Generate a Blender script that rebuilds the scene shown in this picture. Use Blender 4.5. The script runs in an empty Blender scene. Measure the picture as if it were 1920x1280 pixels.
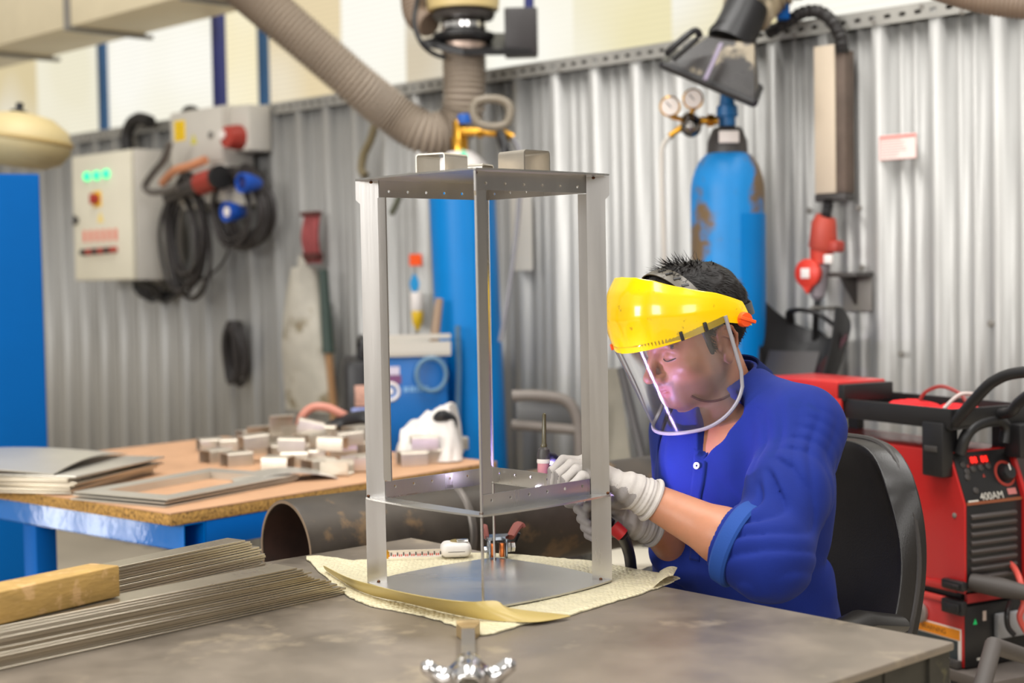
import bpy, bmesh, math, random
import numpy as np
from mathutils import Vector, Matrix, noise as mnoise

random.seed(11)
R = math.radians
PI = math.pi
scene = bpy.context.scene
C = scene.collection

# ---------------------------------------------------------------- camera
F = 2800.0                      # focal length in pixels of the 1920 x 1280 frame
CZ = 1.32
PITCH, ROLL = 0.0446, 0.018
CAM = Vector((0, 0, CZ))
FWD = Vector((0, math.cos(PITCH), -math.sin(PITCH)))
_U0 = Vector((0, math.sin(PITCH), math.cos(PITCH)))
_R0 = Vector((1, 0, 0))
RT = _R0 * math.cos(ROLL) - _U0 * math.sin(ROLL)
UP = _R0 * math.sin(ROLL) + _U0 * math.cos(ROLL)

def ray(px, py):
    return FWD + RT * ((px - 960) / F) + UP * ((640 - py) / F)

def at(px, py, d):                       # point seen at a pixel, d metres along the optical axis
    return CAM + ray(px, py) * d

def onz(px, py, z):                      # point seen at a pixel on the level z
    r = ray(px, py)
    return CAM + r * ((z - CZ) / r.z)

def onplane(px, py, p0, n):
    r = ray(px, py)
    return CAM + r * ((p0 - CAM).dot(n) / r.dot(n))

cd = bpy.data.cameras.new('camera')
cam = bpy.data.objects.new('camera', cd)
C.objects.link(cam)
cd.sensor_width = 36.0
cd.lens = 36.0 * F / 1920.0
cam.matrix_world = Matrix((
    (RT.x, UP.x, -FWD.x, CAM.x), (RT.y, UP.y, -FWD.y, CAM.y), (RT.z, UP.z, -FWD.z, CAM.z), (0, 0, 0, 1)))
cd.clip_start = 0.05
cd.clip_end = 100
cd.dof.use_dof = True
cd.dof.focus_distance = 2.56
cd.dof.aperture_fstop = 2.8
scene.camera = cam

# ---------------------------------------------------------------- materials
def lin(c):
    c = c / 255.0
    return c / 12.92 if c <= 0.04045 else ((c + 0.055) / 1.055) ** 2.4

def S(r, g, b):
    return (lin(r), lin(g), lin(b), 1.0)

def mat(name, rgb, rough=0.5, metal=0.0, var=0.0, vscale=6.0, stretch=(1, 1, 1), bump=0.0, bscale=80.0, rvar=0.0,
        coat=0.0, spec=0.5, emit=0.0, dirt=None, dirt_amt=0.0, dscale=9.0, bstretch=None, aniso=0.0, sheen=0.0, sss=0.0):
    m = bpy.data.materials.new(name)
    m.use_nodes = True
    nt = m.node_tree
    N, L = nt.nodes, nt.links
    p = N['Principled BSDF']
    col = S(*rgb)
    p.inputs['Base Color'].default_value = col
    p.inputs['Roughness'].default_value = rough
    p.inputs['Metallic'].default_value = metal
    p.inputs['Specular IOR Level'].default_value = spec
    p.inputs['Coat Weight'].default_value = coat
    p.inputs['Coat Roughness'].default_value = 0.08
    p.inputs['Anisotropic'].default_value = aniso
    if sheen:
        p.inputs['Sheen Weight'].default_value = sheen
    if sss:
        p.inputs['Subsurface Weight'].default_value = sss
        p.inputs['Subsurface Radius'].default_value = (0.012, 0.005, 0.003)
        p.inputs['Subsurface Scale'].default_value = 1.0
    if emit:
        p.inputs['Emission Color'].default_value = col
        p.inputs['Emission Strength'].default_value = emit
    tc = N.new('ShaderNodeTexCoord')
    def noise_node(scale, st, detail=4.0):
        mp = N.new('ShaderNodeMapping')
        mp.inputs['Scale'].default_value = st
        L.new(tc.outputs['Object'], mp.inputs['Vector'])
        n = N.new('ShaderNodeTexNoise')
        n.inputs['Scale'].default_value = scale
        n.inputs['Detail'].default_value = detail
        n.inputs['Roughness'].default_value = 0.6
        L.new(mp.outputs['Vector'], n.inputs['Vector'])
        return n
    cur = None
    if var or rvar:
        n = noise_node(vscale, stretch)
        rp = N.new('ShaderNodeMapRange')
        rp.inputs['From Min'].default_value = 0.3
        rp.inputs['From Max'].default_value = 0.7
        L.new(n.outputs['Fac'], rp.inputs['Value'])
        if var:
            mx = N.new('ShaderNodeMix'); mx.data_type = 'RGBA'
            mx.inputs['A'].default_value = tuple(c * (1 - var) for c in col[:3]) + (1,)
            mx.inputs['B'].default_value = tuple(min(1, c * (1 + var)) for c in col[:3]) + (1,)
            L.new(rp.outputs['Result'], mx.inputs['Factor'])
            cur = mx.outputs['Result']
        if rvar:
            r2 = N.new('ShaderNodeMapRange')
            r2.inputs['To Min'].default_value = max(0.02, rough - rvar)
            r2.inputs['To Max'].default_value = min(1, rough + rvar)
            L.new(rp.outputs['Result'], r2.inputs['Value'])
            L.new(r2.outputs['Result'], p.inputs['Roughness'])
    if dirt:
        n = noise_node(dscale, (1, 1, 1), 8.0)
        rp = N.new('ShaderNodeMapRange')
        rp.inputs['From Min'].default_value = 1.0 - dirt_amt
        rp.inputs['From Max'].default_value = 1.0 - dirt_amt + 0.08
        L.new(n.outputs['Fac'], rp.inputs['Value'])
        mx = N.new('ShaderNodeMix'); mx.data_type = 'RGBA'
        if cur: L.new(cur, mx.inputs['A'])
        else: mx.inputs['A'].default_value = col
        mx.inputs['B'].default_value = S(*dirt)
        L.new(rp.outputs['Result'], mx.inputs['Factor'])
        cur = mx.outputs['Result']
    if cur:
        L.new(cur, p.inputs['Base Color'])
    if bump:
        n = noise_node(bscale, bstretch or stretch, 3.0)
        b = N.new('ShaderNodeBump')
        b.inputs['Strength'].default_value = bump
        b.inputs['Distance'].default_value = 0.002
        L.new(n.outputs['Fac'], b.inputs['Height'])
        L.new(b.outputs['Normal'], p.inputs['Normal'])
    return m

# ---------------------------------------------------------------- mesh builder
def spline(pts, n=8, closed=False):
    P = [Vector(p) for p in pts]
    out = []
    m = len(P)
    rng = range(m) if closed else range(m - 1)
    for i in rng:
        if closed:
            a, b, c, d = P[(i - 1) % m], P[i], P[(i + 1) % m], P[(i + 2) % m]
        else:
            a, b, c, d = P[max(i - 1, 0)], P[i], P[i + 1], P[min(i + 2, m - 1)]
        for k in range(n):
            t = k / n
            out.append(0.5 * ((2 * b) + (c - a) * t + (2 * a - 5 * b + 4 * c - d) * t * t + (3 * b - a - 3 * c + d) * t ** 3))
    if not closed:
        out.append(P[-1])
    return out

class B:
    def __init__(self):
        self.bm = bmesh.new()

    def box(self, c, s, M=None, bev=0.0, seg=2):
        c = Vector(c)
        r = bmesh.ops.create_cube(self.bm, size=1.0)
        vs = r['verts']
        for v in vs:
            v.co = Vector((v.co.x * s[0], v.co.y * s[1], v.co.z * s[2]))
        if bev:
            es = list({e for v in vs for e in v.link_edges})
            rb = bmesh.ops.bevel(self.bm, geom=es, offset=bev, segments=seg, profile=0.5, affect='EDGES')
            vs = list({v for f in rb['faces'] for v in f.verts} | {v for v in vs if v.is_valid})
        T = Matrix.Translation(c)
        if M is not None:
            T = T @ M.to_4x4()
        for v in vs:
            v.co = T @ v.co
        return self

    def box2(self, lo, hi, bev=0.0, seg=2):
        lo, hi = Vector(lo), Vector(hi)
        return self.box((lo + hi) / 2, tuple(abs(x) for x in (hi - lo)), None, bev, seg)

    def tube(self, pts, r, n=10, closed=False, caps=True, squash=None):
        P = [Vector(p) for p in pts]
        m = len(P)
        rr = r if isinstance(r, (list, tuple)) else [r] * m
        rings = []
        t0 = (P[1] - P[0]).normalized()
        ref = Vector((0, 0, 1)) if abs(t0.z) < 0.9 else Vector((1, 0, 0))
        u = t0.cross(ref).normalized()
        for i in range(m):
            if closed:
                t = (P[(i + 1) % m] - P[(i - 1) % m]).normalized()
            else:
                t = (P[min(i + 1, m - 1)] - P[max(i - 1, 0)]).normalized()
            u = (u - t * u.dot(t))
            u = u.normalized() if u.length > 1e-6 else t.orthogonal().normalized()
            w = t.cross(u)
            ring = []
            for k in range(n):
                a = 2 * PI * k / n
                ring.append(self.bm.verts.new(P[i] + (u * math.cos(a) + w * math.sin(a) * (squash or 1.0)) * rr[i]))
            rings.append(ring)
        last = m if closed else m - 1
        for i in range(last):
            a, b = rings[i], rings[(i + 1) % m]
            for k in range(n):
                self.bm.faces.new((a[k], a[(k + 1) % n], b[(k + 1) % n], b[k]))
        if caps and not closed:
            self.bm.faces.new(list(reversed(rings[0])))
            self.bm.faces.new(rings[-1])
        return self

    def lathe(self, prof, M=None, n=32):
        M = (M if M is not None else Matrix.Identity(4)).to_4x4()
        rings = []
        for (r, z) in prof:
            if r < 1e-6:
                rings.append([self.bm.verts.new(M @ Vector((0, 0, z)))])
            else:
                rings.append([self.bm.verts.new(M @ Vector((r * math.cos(2 * PI * k / n), r * math.sin(2 * PI * k / n), z))) for k in range(n)])
        for a, b in zip(rings[:-1], rings[1:]):
            if len(a) == 1 and len(b) == 1:
                continue
            for k in range(n):
                k2 = (k + 1) % n
                if len(a) == 1:
                    self.bm.faces.new((a[0], b[k2], b[k]))
                elif len(b) == 1:
                    self.bm.faces.new((a[k], a[k2], b[0]))
                else:
                    self.bm.faces.new((a[k], a[k2], b[k2], b[k]))
        return self

    def cyl(self, a, b, r, n=20, r2=None):
        a, b = Vector(a), Vector(b)
        d = b - a
        M = Matrix.Translation(a) @ d.to_track_quat('Z', 'Y').to_matrix().to_4x4()
        r2 = r if r2 is None else r2
        return self.lathe([(0, 0), (r, 0), (r2, d.length), (0, d.length)], M, n)

    def ball(self, c, r, sc=(1, 1, 1), M=None, n=16):
        prof = [(math.sin(PI * i / (n // 2)) * r, -math.cos(PI * i / (n // 2)) * r) for i in range(n // 2 + 1)]
        prof[0] = (0, -r); prof[-1] = (0, r)
        T = Matrix.Translation(Vector(c)) @ (M.to_4x4() if M is not None else Matrix.Identity(4)) @ Matrix.Diagonal((sc[0], sc[1], sc[2], 1))
        return self.lathe(prof, T, n)

    def prism(self, poly, h, M=None, z0=0.0):
        M = (M if M is not None else Matrix.Identity(4)).to_4x4()
        lo = [self.bm.verts.new(M @ Vector((x, y, z0))) for x, y in poly]
        hi = [self.bm.verts.new(M @ Vector((x, y, z0 + h))) for x, y in poly]
        self.bm.faces.new(list(reversed(lo)))
        self.bm.faces.new(hi)
        n = len(poly)
        for i in range(n):
            j = (i + 1) % n
            self.bm.faces.new((lo[i], lo[j], hi[j], hi[i]))
        return self

    def strip(self, path, w, t, M=None):
        """thin sheet: open 2-D path (x,y) thickened by t, extruded w along z"""
        P = [Vector((x, y)) for x, y in path]
        m = len(P)
        offs = []
        for i in range(m):
            d = (P[min(i + 1, m - 1)] - P[max(i - 1, 0)])
            d.normalize()
            offs.append(Vector((-d.y, d.x)))
        poly = [(p.x, p.y) for p in P] + [(P[i].x + offs[i].x * t, P[i].y + offs[i].y * t) for i in reversed(range(m))]
        M = (M if M is not None else Matrix.Identity(4)).to_4x4()
        lo = [self.bm.verts.new(M @ Vector((x, y, 0))) for x, y in poly]
        hi = [self.bm.verts.new(M @ Vector((x, y, w))) for x, y in poly]
        n = len(poly)
        for i in range(n):
            j = (i + 1) % n
            self.bm.faces.new((lo[i], lo[j], hi[j], hi[i]))
        for i in range(m - 1):
            a, b, c, d = i, i + 1, n - 2 - i, n - 1 - i
            self.bm.faces.new((lo[d], lo[c], lo[b], lo[a]))
            self.bm.faces.new((hi[a], hi[b], hi[c], hi[d]))
        return self

    def hexa(self, p):
        """p: 4 bottom corners then 4 top corners"""
        v = [self.bm.verts.new(Vector(q)) for q in p]
        for f in ((3, 2, 1, 0), (4, 5, 6, 7), (0, 1, 5, 4), (1, 2, 6, 5), (2, 3, 7, 6), (3, 0, 4, 7)):
            self.bm.faces.new([v[i] for i in f])
        return self

    def grid(self, fn, nu, nv, t=0.0):
        """surface fn(u,v)->Vector, optional thickness along the normal"""
        P = [[Vector(fn(i / nu, j / nv)) for j in range(nv + 1)] for i in range(nu + 1)]
        V = [[self.bm.verts.new(p) for p in row] for row in P]
        for i in range(nu):
            for j in range(nv):
                self.bm.faces.new((V[i][j], V[i + 1][j], V[i + 1][j + 1], V[i][j + 1]))
        if t:
            Q = []
            for i in range(nu + 1):
                row = []
                for j in range(nv + 1):
                    du = P[min(i + 1, nu)][j] - P[max(i - 1, 0)][j]
                    dv = P[i][min(j + 1, nv)] - P[i][max(j - 1, 0)]
                    nn = du.cross(dv)
                    nn = nn.normalized() if nn.length > 1e-12 else Vector((0, 0, 1))
                    row.append(self.bm.verts.new(P[i][j] - nn * t))
                Q.append(row)
            for i in range(nu):
                for j in range(nv):
                    self.bm.faces.new((Q[i][j + 1], Q[i + 1][j + 1], Q[i + 1][j], Q[i][j]))
            for i in range(nu):
                self.bm.faces.new((V[i + 1][0], V[i][0], Q[i][0], Q[i + 1][0]))
                self.bm.faces.new((V[i][nv], V[i + 1][nv], Q[i + 1][nv], Q[i][nv]))
            for j in range(nv):
                self.bm.faces.new((V[0][j], V[0][j + 1], Q[0][j + 1], Q[0][j]))
                self.bm.faces.new((V[nu][j + 1], V[nu][j], Q[nu][j], Q[nu][j + 1]))
        return self

    def holed(self, length, height, t, holes, M, sq=False):
        """plate in the local x-z plane (thickness along y) with through holes [(x, z, rx, rz)] sorted by x, one per cell"""
        xs = [0.0] + [(holes[i][0] + holes[i + 1][0]) / 2 for i in range(len(holes) - 1)] + [length]
        n = 16
        for ci, (hx, hz, rx, rz) in enumerate(holes):
            x0, x1 = xs[ci], xs[ci + 1]
            outer, inner = [], []
            for k in range(n):
                a = 2 * PI * (k + 0.5) / n
                ca, sa = math.cos(a), math.sin(a)
                tx = ((x1 - hx) if ca > 0 else (hx - x0)) / max(abs(ca), 1e-9)
                tz = ((height - hz) if sa > 0 else hz) / max(abs(sa), 1e-9)
                q = min(tx, tz)
                outer.append((hx + ca * q, hz + sa * q))
                e = 1.0
                if sq:
                    e = (abs(ca) ** 6 + abs(sa) ** 6) ** (-1 / 6)
                inner.append((hx + ca * rx * e, hz + sa * rz * e))
            # exact corners
            for cx, cz in ((x0, 0), (x1, 0), (x1, height), (x0, height)):
                k = min(range(n), key=lambda i: (outer[i][0] - cx) ** 2 + (outer[i][1] - cz) ** 2)
                outer[k] = (cx, cz)
            vo = [[self.bm.verts.new(M @ Vector((x, y, z))) for x, z in outer] for y in (0, t)]
            vi = [[self.bm.verts.new(M @ Vector((x, y, z))) for x, z in inner] for y in (0, t)]
            for k in range(n):
                j = (k + 1) % n
                self.bm.faces.new((vo[0][k], vo[0][j], vi[0][j], vi[0][k]))
                self.bm.faces.new((vo[1][j], vo[1][k], vi[1][k], vi[1][j]))
                self.bm.faces.new((vi[0][k], vi[0][j], vi[1][j], vi[1][k]))
                self.bm.faces.new((vo[0][j], vo[0][k], vo[1][k], vo[1][j]))
        return self

WORLD_OF = {}

def _finish(name, bm, m, angle=35):
    me = bpy.data.meshes.new(name)
    bmesh.ops.recalc_face_normals(bm, faces=bm.faces)
    bm.to_mesh(me)
    bm.free()
    for p in me.polygons:
        p.use_smooth = True
    me.set_sharp_from_angle(angle=R(angle))
    for mm in (m if isinstance(m, (list, tuple)) else [m]):
        me.materials.append(mm)
    return me

def thing(name, label, cat, loc=(0, 0, 0), M=None, group=None):
    """an Empty at the thing's base that parents its parts"""
    o = bpy.data.objects.new(name, None)
    o.empty_display_size = 0.05
    C.objects.link(o)
    W = M.copy() if M is not None else Matrix.Translation(Vector(loc))
    o.matrix_world = W
    WORLD_OF[o] = W
    o['label'] = label
    o['category'] = cat
    if group:
        o['group'] = group
    return o

def part(name, b, m, parent, world=False, angle=35, label=None):
    """a part under its thing (or a sub-part under its part); world=True when the shape is in world coordinates"""
    W = WORLD_OF[parent]
    if world:
        b.bm.transform(W.inverted())
    o = bpy.data.objects.new(name, _finish(name, b.bm, m, angle))
    C.objects.link(o)
    o.parent = parent
    WORLD_OF[o] = W
    if label:
        o['label'] = label
    return o

def solo(name, b, m, label=None, cat=None, group=None, kind=None, M=None, angle=35, world=True):
    """a thing that is one mesh; M places its origin"""
    W = M.copy() if M is not None else Matrix.Identity(4)
    if world and M is not None:
        b.bm.transform(W.inverted())
    o = bpy.data.objects.new(name, _finish(name, b.bm, m, angle))
    C.objects.link(o)
    o.matrix_world = W
    WORLD_OF[o] = W
    if label: o['label'] = label
    if cat: o['category'] = cat
    if group: o['group'] = group
    if kind: o['kind'] = kind
    return o

def dup(root, M, label=None, group=None):
    r = root.copy(); C.objects.link(r)
    r.matrix_world = M
    WORLD_OF[r] = M
    if label: r['label'] = label
    if group: r['group'] = group
    for ch in list(root.children):
        c = ch.copy(); C.objects.link(c); c.parent = r
        for g in list(ch.children):
            d = g.copy(); C.objects.link(d); d.parent = c
    return r

def frame(o, x, z=(0, 0, 1)):
    """matrix with origin o, local x along x, local z near z"""
    x = Vector(x).normalized(); z = Vector(z)
    y = z.cross(x).normalized(); z = x.cross(y)
    return Matrix(((x.x, y.x, z.x, o[0]), (x.y, y.y, z.y, o[1]), (x.z, y.z, z.z, o[2]), (0, 0, 0, 1)))

def text(name, s, size, m, parent, T, depth=0.0004):
    """lettering: a flat text mesh in local x-y, placed by T in the parent's frame"""
    cu = bpy.data.curves.new(name, 'FONT')
    cu.body = s; cu.size = size; cu.align_x = 'CENTER'; cu.align_y = 'CENTER'; cu.extrude = depth
    tmp = bpy.data.objects.new('tmp', cu)
    me = bpy.data.meshes.new_from_object(tmp)
    bpy.data.objects.remove(tmp); bpy.data.curves.remove(cu)
    me.name = name
    me.transform(T)
    me.materials.clear(); me.materials.append(m)
    o = bpy.data.objects.new(name, me)
    C.objects.link(o); o.parent = parent
    WORLD_OF[o] = WORLD_OF[parent]
    return o

# ---------------------------------------------------------------- smooth solids on a grid (for bodies and cloth)
class Field:
    def __init__(self, lo, hi, h):
        self.lo = np.array(lo, np.float32); self.h = np.float32(h)
        self.n = np.ceil((np.array(hi) - np.array(lo)) / h).astype(int) + 1
        self.g = np.full(tuple(self.n), 0.1, np.float32)
        self.ax = [self.lo[i] + self.h * np.arange(self.n[i], dtype=np.float32) for i in range(3)]

    def _sub(self, lo, hi):
        a = np.clip(np.floor((np.array(lo) - self.lo) / self.h).astype(int), 0, self.n)
        b = np.clip(np.ceil((np.array(hi) - self.lo) / self.h).astype(int) + 1, 0, self.n)
        sl = tuple(slice(int(a[i]), int(b[i])) for i in range(3))
        X = self.ax[0][sl[0]][:, None, None]; Y = self.ax[1][sl[1]][None, :, None]; Z = self.ax[2][sl[2]][None, None, :]
        return sl, X, Y, Z

    def _mix(self, sl, d, k, op):
        g = self.g[sl]
        if g.size == 0:
            return
        if op == 'sub':
            d = -d
            hh = np.clip(0.5 - 0.5 * (d - g) / k, 0, 1)     # smooth max
            # smax(g, -d)
            self.g[sl] = g * hh + d * (1 - hh) + k * hh * (1 - hh)
        else:
            hh = np.clip(0.5 + 0.5 * (d - g) / k, 0, 1)
            self.g[sl] = d * (1 - hh) + g * hh - k * hh * (1 - hh)

    def capsule(self, a, b, ra, rb=None, k=0.02, op='add'):
        a, b = np.array(a, np.float32), np.array(b, np.float32)
        rb = ra if rb is None else rb
        m = max(ra, rb) + k + 0.02
        sl, X, Y, Z = self._sub(np.minimum(a, b) - m, np.maximum(a, b) + m)
        ba = b - a; L2 = float(ba @ ba) + 1e-12
        t = np.clip(((X - a[0]) * ba[0] + (Y - a[1]) * ba[1] + (Z - a[2]) * ba[2]) / L2, 0, 1)
        d = np.sqrt((X - a[0] - t * ba[0]) ** 2 + (Y - a[1] - t * ba[1]) ** 2 + (Z - a[2] - t * ba[2]) ** 2) - (ra + (rb - ra) * t)
        self._mix(sl, d.astype(np.float32), k, op)
        return self

    def ell(self, c, r, M=None, k=0.02, op='add'):
        """ellipsoid, M: 3x3 whose columns are its axes"""
        c = np.array(c, np.float32); r = np.array(r, np.float32)
        A = np.array(M, np.float32) if M is not None else np.eye(3, dtype=np.float32)
        m = float(r.max()) + k + 0.02
        sl, X, Y, Z = self._sub(c - m, c + m)
        dx, dy, dz = X - c[0], Y - c[1], Z - c[2]
        q = [dx * A[0, i] + dy * A[1, i] + dz * A[2, i] for i in range(3)]
        k0 = np.sqrt(sum((q[i] / r[i]) ** 2 for i in range(3)))
        k1 = np.sqrt(sum((q[i] / r[i] ** 2) ** 2 for i in range(3))) + 1e-9
        d = k0 * (k0 - 1) / k1
        self._mix(sl, d.astype(np.float32), k, op)
        return self

    def half(self, p, n, k=0.004, lo=None, hi=None):
        """cut away everything on the +n side of p (optionally only inside the box lo-hi)"""
        if lo is None:
            lo = self.lo; hi = self.lo + self.n * self.h
        sl, X, Y, Z = self._sub(lo, hi)
        d = (X - p[0]) * n[0] + (Y - p[1]) * n[1] + (Z - p[2]) * n[2]
        self._mix(sl, (-d).astype(np.float32), k, 'sub')
        return self

    def displace(self, fn, band=0.03):
        idx = np.argwhere(np.abs(self.g) < band)
        P = self.lo + idx * self.h
        self.g[idx[:, 0], idx[:, 1], idx[:, 2]] += fn(P).astype(np.float32)
        return self

    def mesh(self, relax=1):
        g = self.g
        g[0], g[-1] = np.maximum(g[0], 0.01), np.maximum(g[-1], 0.01)
        g[:, 0], g[:, -1] = np.maximum(g[:, 0], 0.01), np.maximum(g[:, -1], 0.01)
        g[:, :, 0], g[:, :, -1] = np.maximum(g[:, :, 0], 0.01), np.maximum(g[:, :, -1], 0.01)
        s = g < 0
        cnt = np.zeros(tuple(np.array(g.shape) - 1), np.int8)
        for dx in (0, 1):
            for dy in (0, 1):
                for dz in (0, 1):
                    cnt += s[dx:g.shape[0] - 1 + dx, dy:g.shape[1] - 1 + dy, dz:g.shape[2] - 1 + dz]
        cells = np.argwhere((cnt > 0) & (cnt < 8))
        del cnt
        ids = np.full(g.shape, -1, np.int32)
        ids[cells[:, 0], cells[:, 1], cells[:, 2]] = np.arange(len(cells))
        acc = np.zeros((len(cells), 3), np.float64); num = np.zeros(len(cells))
        cor = [(0, 0, 0), (1, 0, 0), (0, 1, 0), (1, 1, 0), (0, 0, 1), (1, 0, 1), (0, 1, 1), (1, 1, 1)]
        for a in range(8):
            for b in range(a + 1, 8):
                ca, cb = np.array(cor[a]), np.array(cor[b])
                if abs(ca - cb).sum() != 1:
                    continue
                ia, ib = cells + ca, cells + cb
                va = g[ia[:, 0], ia[:, 1], ia[:, 2]]; vb = g[ib[:, 0], ib[:, 1], ib[:, 2]]
                x = (va < 0) != (vb < 0)
                t = np.where(x, va / np.where(x, va - vb, 1), 0)
                acc += np.where(x[:, None], ca + (cb - ca) * t[:, None], 0)
                num += x
        V = self.lo + (cells + acc / num[:, None]) * self.h
        quads = []
        for axis in range(3):
            e = [0, 0, 0]; e[axis] = 1
            sh = g.shape
            A = s[:sh[0] - e[0], :sh[1] - e[1], :sh[2] - e[2]]
            Bq = s[e[0]:, e[1]:, e[2]:]
            P = np.argwhere(A != Bq)
            P = P[(P[:, (axis + 1) % 3] > 0) & (P[:, (axis + 2) % 3] > 0)]
            fl = s[P[:, 0], P[:, 1], P[:, 2]]
            u = np.zeros(3, int); u[(axis + 1) % 3] = 1
            w = np.zeros(3, int); w[(axis + 2) % 3] = 1
            q = []
            for o in (np.zeros(3, int), -u, -u - w, -w):
                c = P + o
                q.append(ids[c[:, 0], c[:, 1], c[:, 2]])
            q = np.stack(q, 1)
            q[~fl] = q[~fl][:, ::-1]
            quads.append(q)
        Q = np.concatenate(quads)
        Q = Q[(Q >= 0).all(1)]
        for _ in range(relax):
            sm = np.zeros_like(V); nn = np.zeros(len(V))
            for i in range(4):
                a, b = Q[:, i], Q[:, (i + 1) % 4]
                np.add.at(sm, a, V[b]); np.add.at(nn, a, 1)
                np.add.at(sm, b, V[a]); np.add.at(nn, b, 1)
            V = V * 0.45 + (sm / np.maximum(nn, 1)[:, None]) * 0.55
        return V, Q

def mesh_from(name, V, Q, parent, mats, world=True, face_mat=None, smooth=True):
    me = bpy.data.meshes.new(name)
    if world and parent is not None:
        Wi = np.array(WORLD_OF[parent].inverted())
        V = V @ Wi[:3, :3].T + Wi[:3, 3]
    me.vertices.add(len(V)); me.vertices.foreach_set('co', np.ascontiguousarray(V, np.float32).ravel())
    nl = Q.shape[1]
    me.loops.add(Q.size); me.loops.foreach_set('vertex_index', np.ascontiguousarray(Q, np.int32).ravel())
    me.polygons.add(len(Q)); me.polygons.foreach_set('loop_start', np.arange(0, Q.size, nl, dtype=np.int32))
    me.update(calc_edges=True); me.validate()
    me.polygons.foreach_set('use_smooth', np.full(len(me.polygons), smooth))
    for m in (mats if isinstance(mats, (list, tuple)) else [mats]):
        me.materials.append(m)
    if face_mat is not None and len(face_mat) == len(me.polygons):
        me.polygons.foreach_set('material_index', face_mat.astype(np.int32))
    o = bpy.data.objects.new(name, me)
    C.objects.link(o)
    if parent is not None:
        o.parent = parent
        WORLD_OF[o] = WORLD_OF[parent]
    else:
        WORLD_OF[o] = Matrix.Identity(4)
    return o
# ================================================================ materials
M_galv = mat('galvanised_sheet', (174, 173, 170), rough=0.46, metal=0.36, var=0.05, vscale=2.5, stretch=(1, 1, 0.5), rvar=0.05)
M_rail = mat('zinc_rail', (172, 170, 164), rough=0.45, metal=0.5, var=0.15)
M_floor = mat('concrete_floor', (190, 178, 158), rough=0.55, var=0.12, vscale=2.5, bump=0.1)
M_steel = mat('brushed_steel', (200, 197, 194), rough=0.30, metal=1.0, var=0.05, vscale=14, stretch=(1, 1, 0.08), bump=0.06, bscale=160, bstretch=(1, 1, 0.03), rvar=0.06)
M_steelh = mat('brushed_steel_plate', (196, 194, 190), rough=0.30, metal=.92, var=0.05, vscale=10, stretch=(0.08, 1, 1), bump=0.05, bscale=140, bstretch=(0.03, 1, 1), rvar=0.05)
M_clip = mat('bent_steel', (205, 196, 182), rough=0.32, metal=0.95, var=0.08, vscale=10)
M_clipd = mat('dull_bent_steel', (212, 202, 186), rough=0.36, metal=0.75, var=0.12, vscale=10)
M_heat = mat('heat_tint', (96, 62, 40), rough=0.4, metal=0.8, var=0.3, vscale=40)
M_tabletop = mat('worn_steel_tabletop', (134, 123, 110), rough=0.40, metal=0.35, var=0.26, vscale=4.5, rvar=0.13, bump=0.12, bscale=25, dirt=(164, 150, 130), dirt_amt=0.43, dscale=7)
M_tabledark = mat('dark_table_edge', (58, 56, 50), rough=0.5, metal=0.4, var=0.3, vscale=15, dirt=(112, 108, 78), dirt_amt=0.42, dscale=14)
M_blackpipe = mat('mill_scale_pipe', (64, 57, 49), rough=0.48, metal=0.35, var=0.35, vscale=9, rvar=0.14, dirt=(112, 90, 64), dirt_amt=0.42, dscale=10, bump=0.15, bscale=30)
M_pipein = mat('rusty_bore', (52, 30, 20), rough=0.8, var=0.4, vscale=14)
M_pipecut = mat('cut_pipe_rim', (128, 108, 88), rough=0.45, metal=0.5, var=0.2)
M_blue = mat('blue_paint', (0, 88, 168), rough=0.45, var=0.06, vscale=5, spec=.15)
M_bluegloss = mat('glossy_blue_paint', (0, 104, 190), rough=0.07, var=0.05, vscale=6, spec=.5, bump=0.16, bscale=26)
M_navy = mat('navy_paint', (30, 38, 104), rough=0.4, var=0.05)
M_teal = mat('blue_steel_paint', (34, 82, 128), rough=0.4, var=0.05)
M_cream = mat('cream_enamel', (222, 216, 196), rough=0.4, var=0.03)
M_creamd = mat('cream_duct', (214, 202, 172), rough=0.45, var=0.04)
M_greybox = mat('light_grey_plastic', (205, 200, 190), rough=0.45, var=0.03)
M_beige = mat('beige_hood', (194, 176, 128), rough=0.5, var=0.08, vscale=4)
M_black = mat('black_plastic', (30, 29, 30), rough=0.42, var=0.12, vscale=14)
M_rubber = mat('black_rubber', (34, 31, 30), rough=0.55, var=0.15, vscale=20)
M_dgrey = mat('dark_grey_plastic', (66, 62, 60), rough=0.45, var=0.1)
M_grey = mat('mid_grey', (128, 124, 118), rough=0.5, var=0.08)
M_red = mat('red_enamel', (196, 38, 36), rough=0.34, var=0.05, vscale=3, coat=0.25)
M_redd = mat('dark_red_plastic', (168, 58, 46), rough=0.45, var=0.12)
M_redcloth = mat('red_cloth', (222, 24, 30), rough=0.85, var=0.15, vscale=30)
M_orange = mat('orange_plastic', (255, 92, 30), rough=0.4)
M_yellow = mat('yellow_plastic', (252, 208, 0), rough=0.2, var=0.03, coat=0.4, dirt=(196, 156, 20), dirt_amt=0.37, dscale=60)
M_white = mat('white_label', (236, 228, 222), rough=0.5)
M_chrome = mat('chrome', (215, 213, 212), rough=0.13, metal=1.0)
M_brass = mat('brass', (204, 152, 58), rough=0.28, metal=1.0, var=0.08)
M_copper = mat('copper', (206, 116, 62), rough=0.28, metal=1.0, var=0.1)
M_hose = mat('grey_flexible_hose', (150, 137, 122), rough=0.6, var=0.1, vscale=5)
M_hosed = mat('brown_grey_flexible_hose', (132, 114, 98), rough=0.6, var=0.1, vscale=5)
M_cable = mat('dark_cable', (52, 47, 45), rough=0.5, var=0.12)
M_wood = mat('fibreboard_top', (192, 148, 112), rough=0.6, var=0.12, vscale=7)
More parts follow.
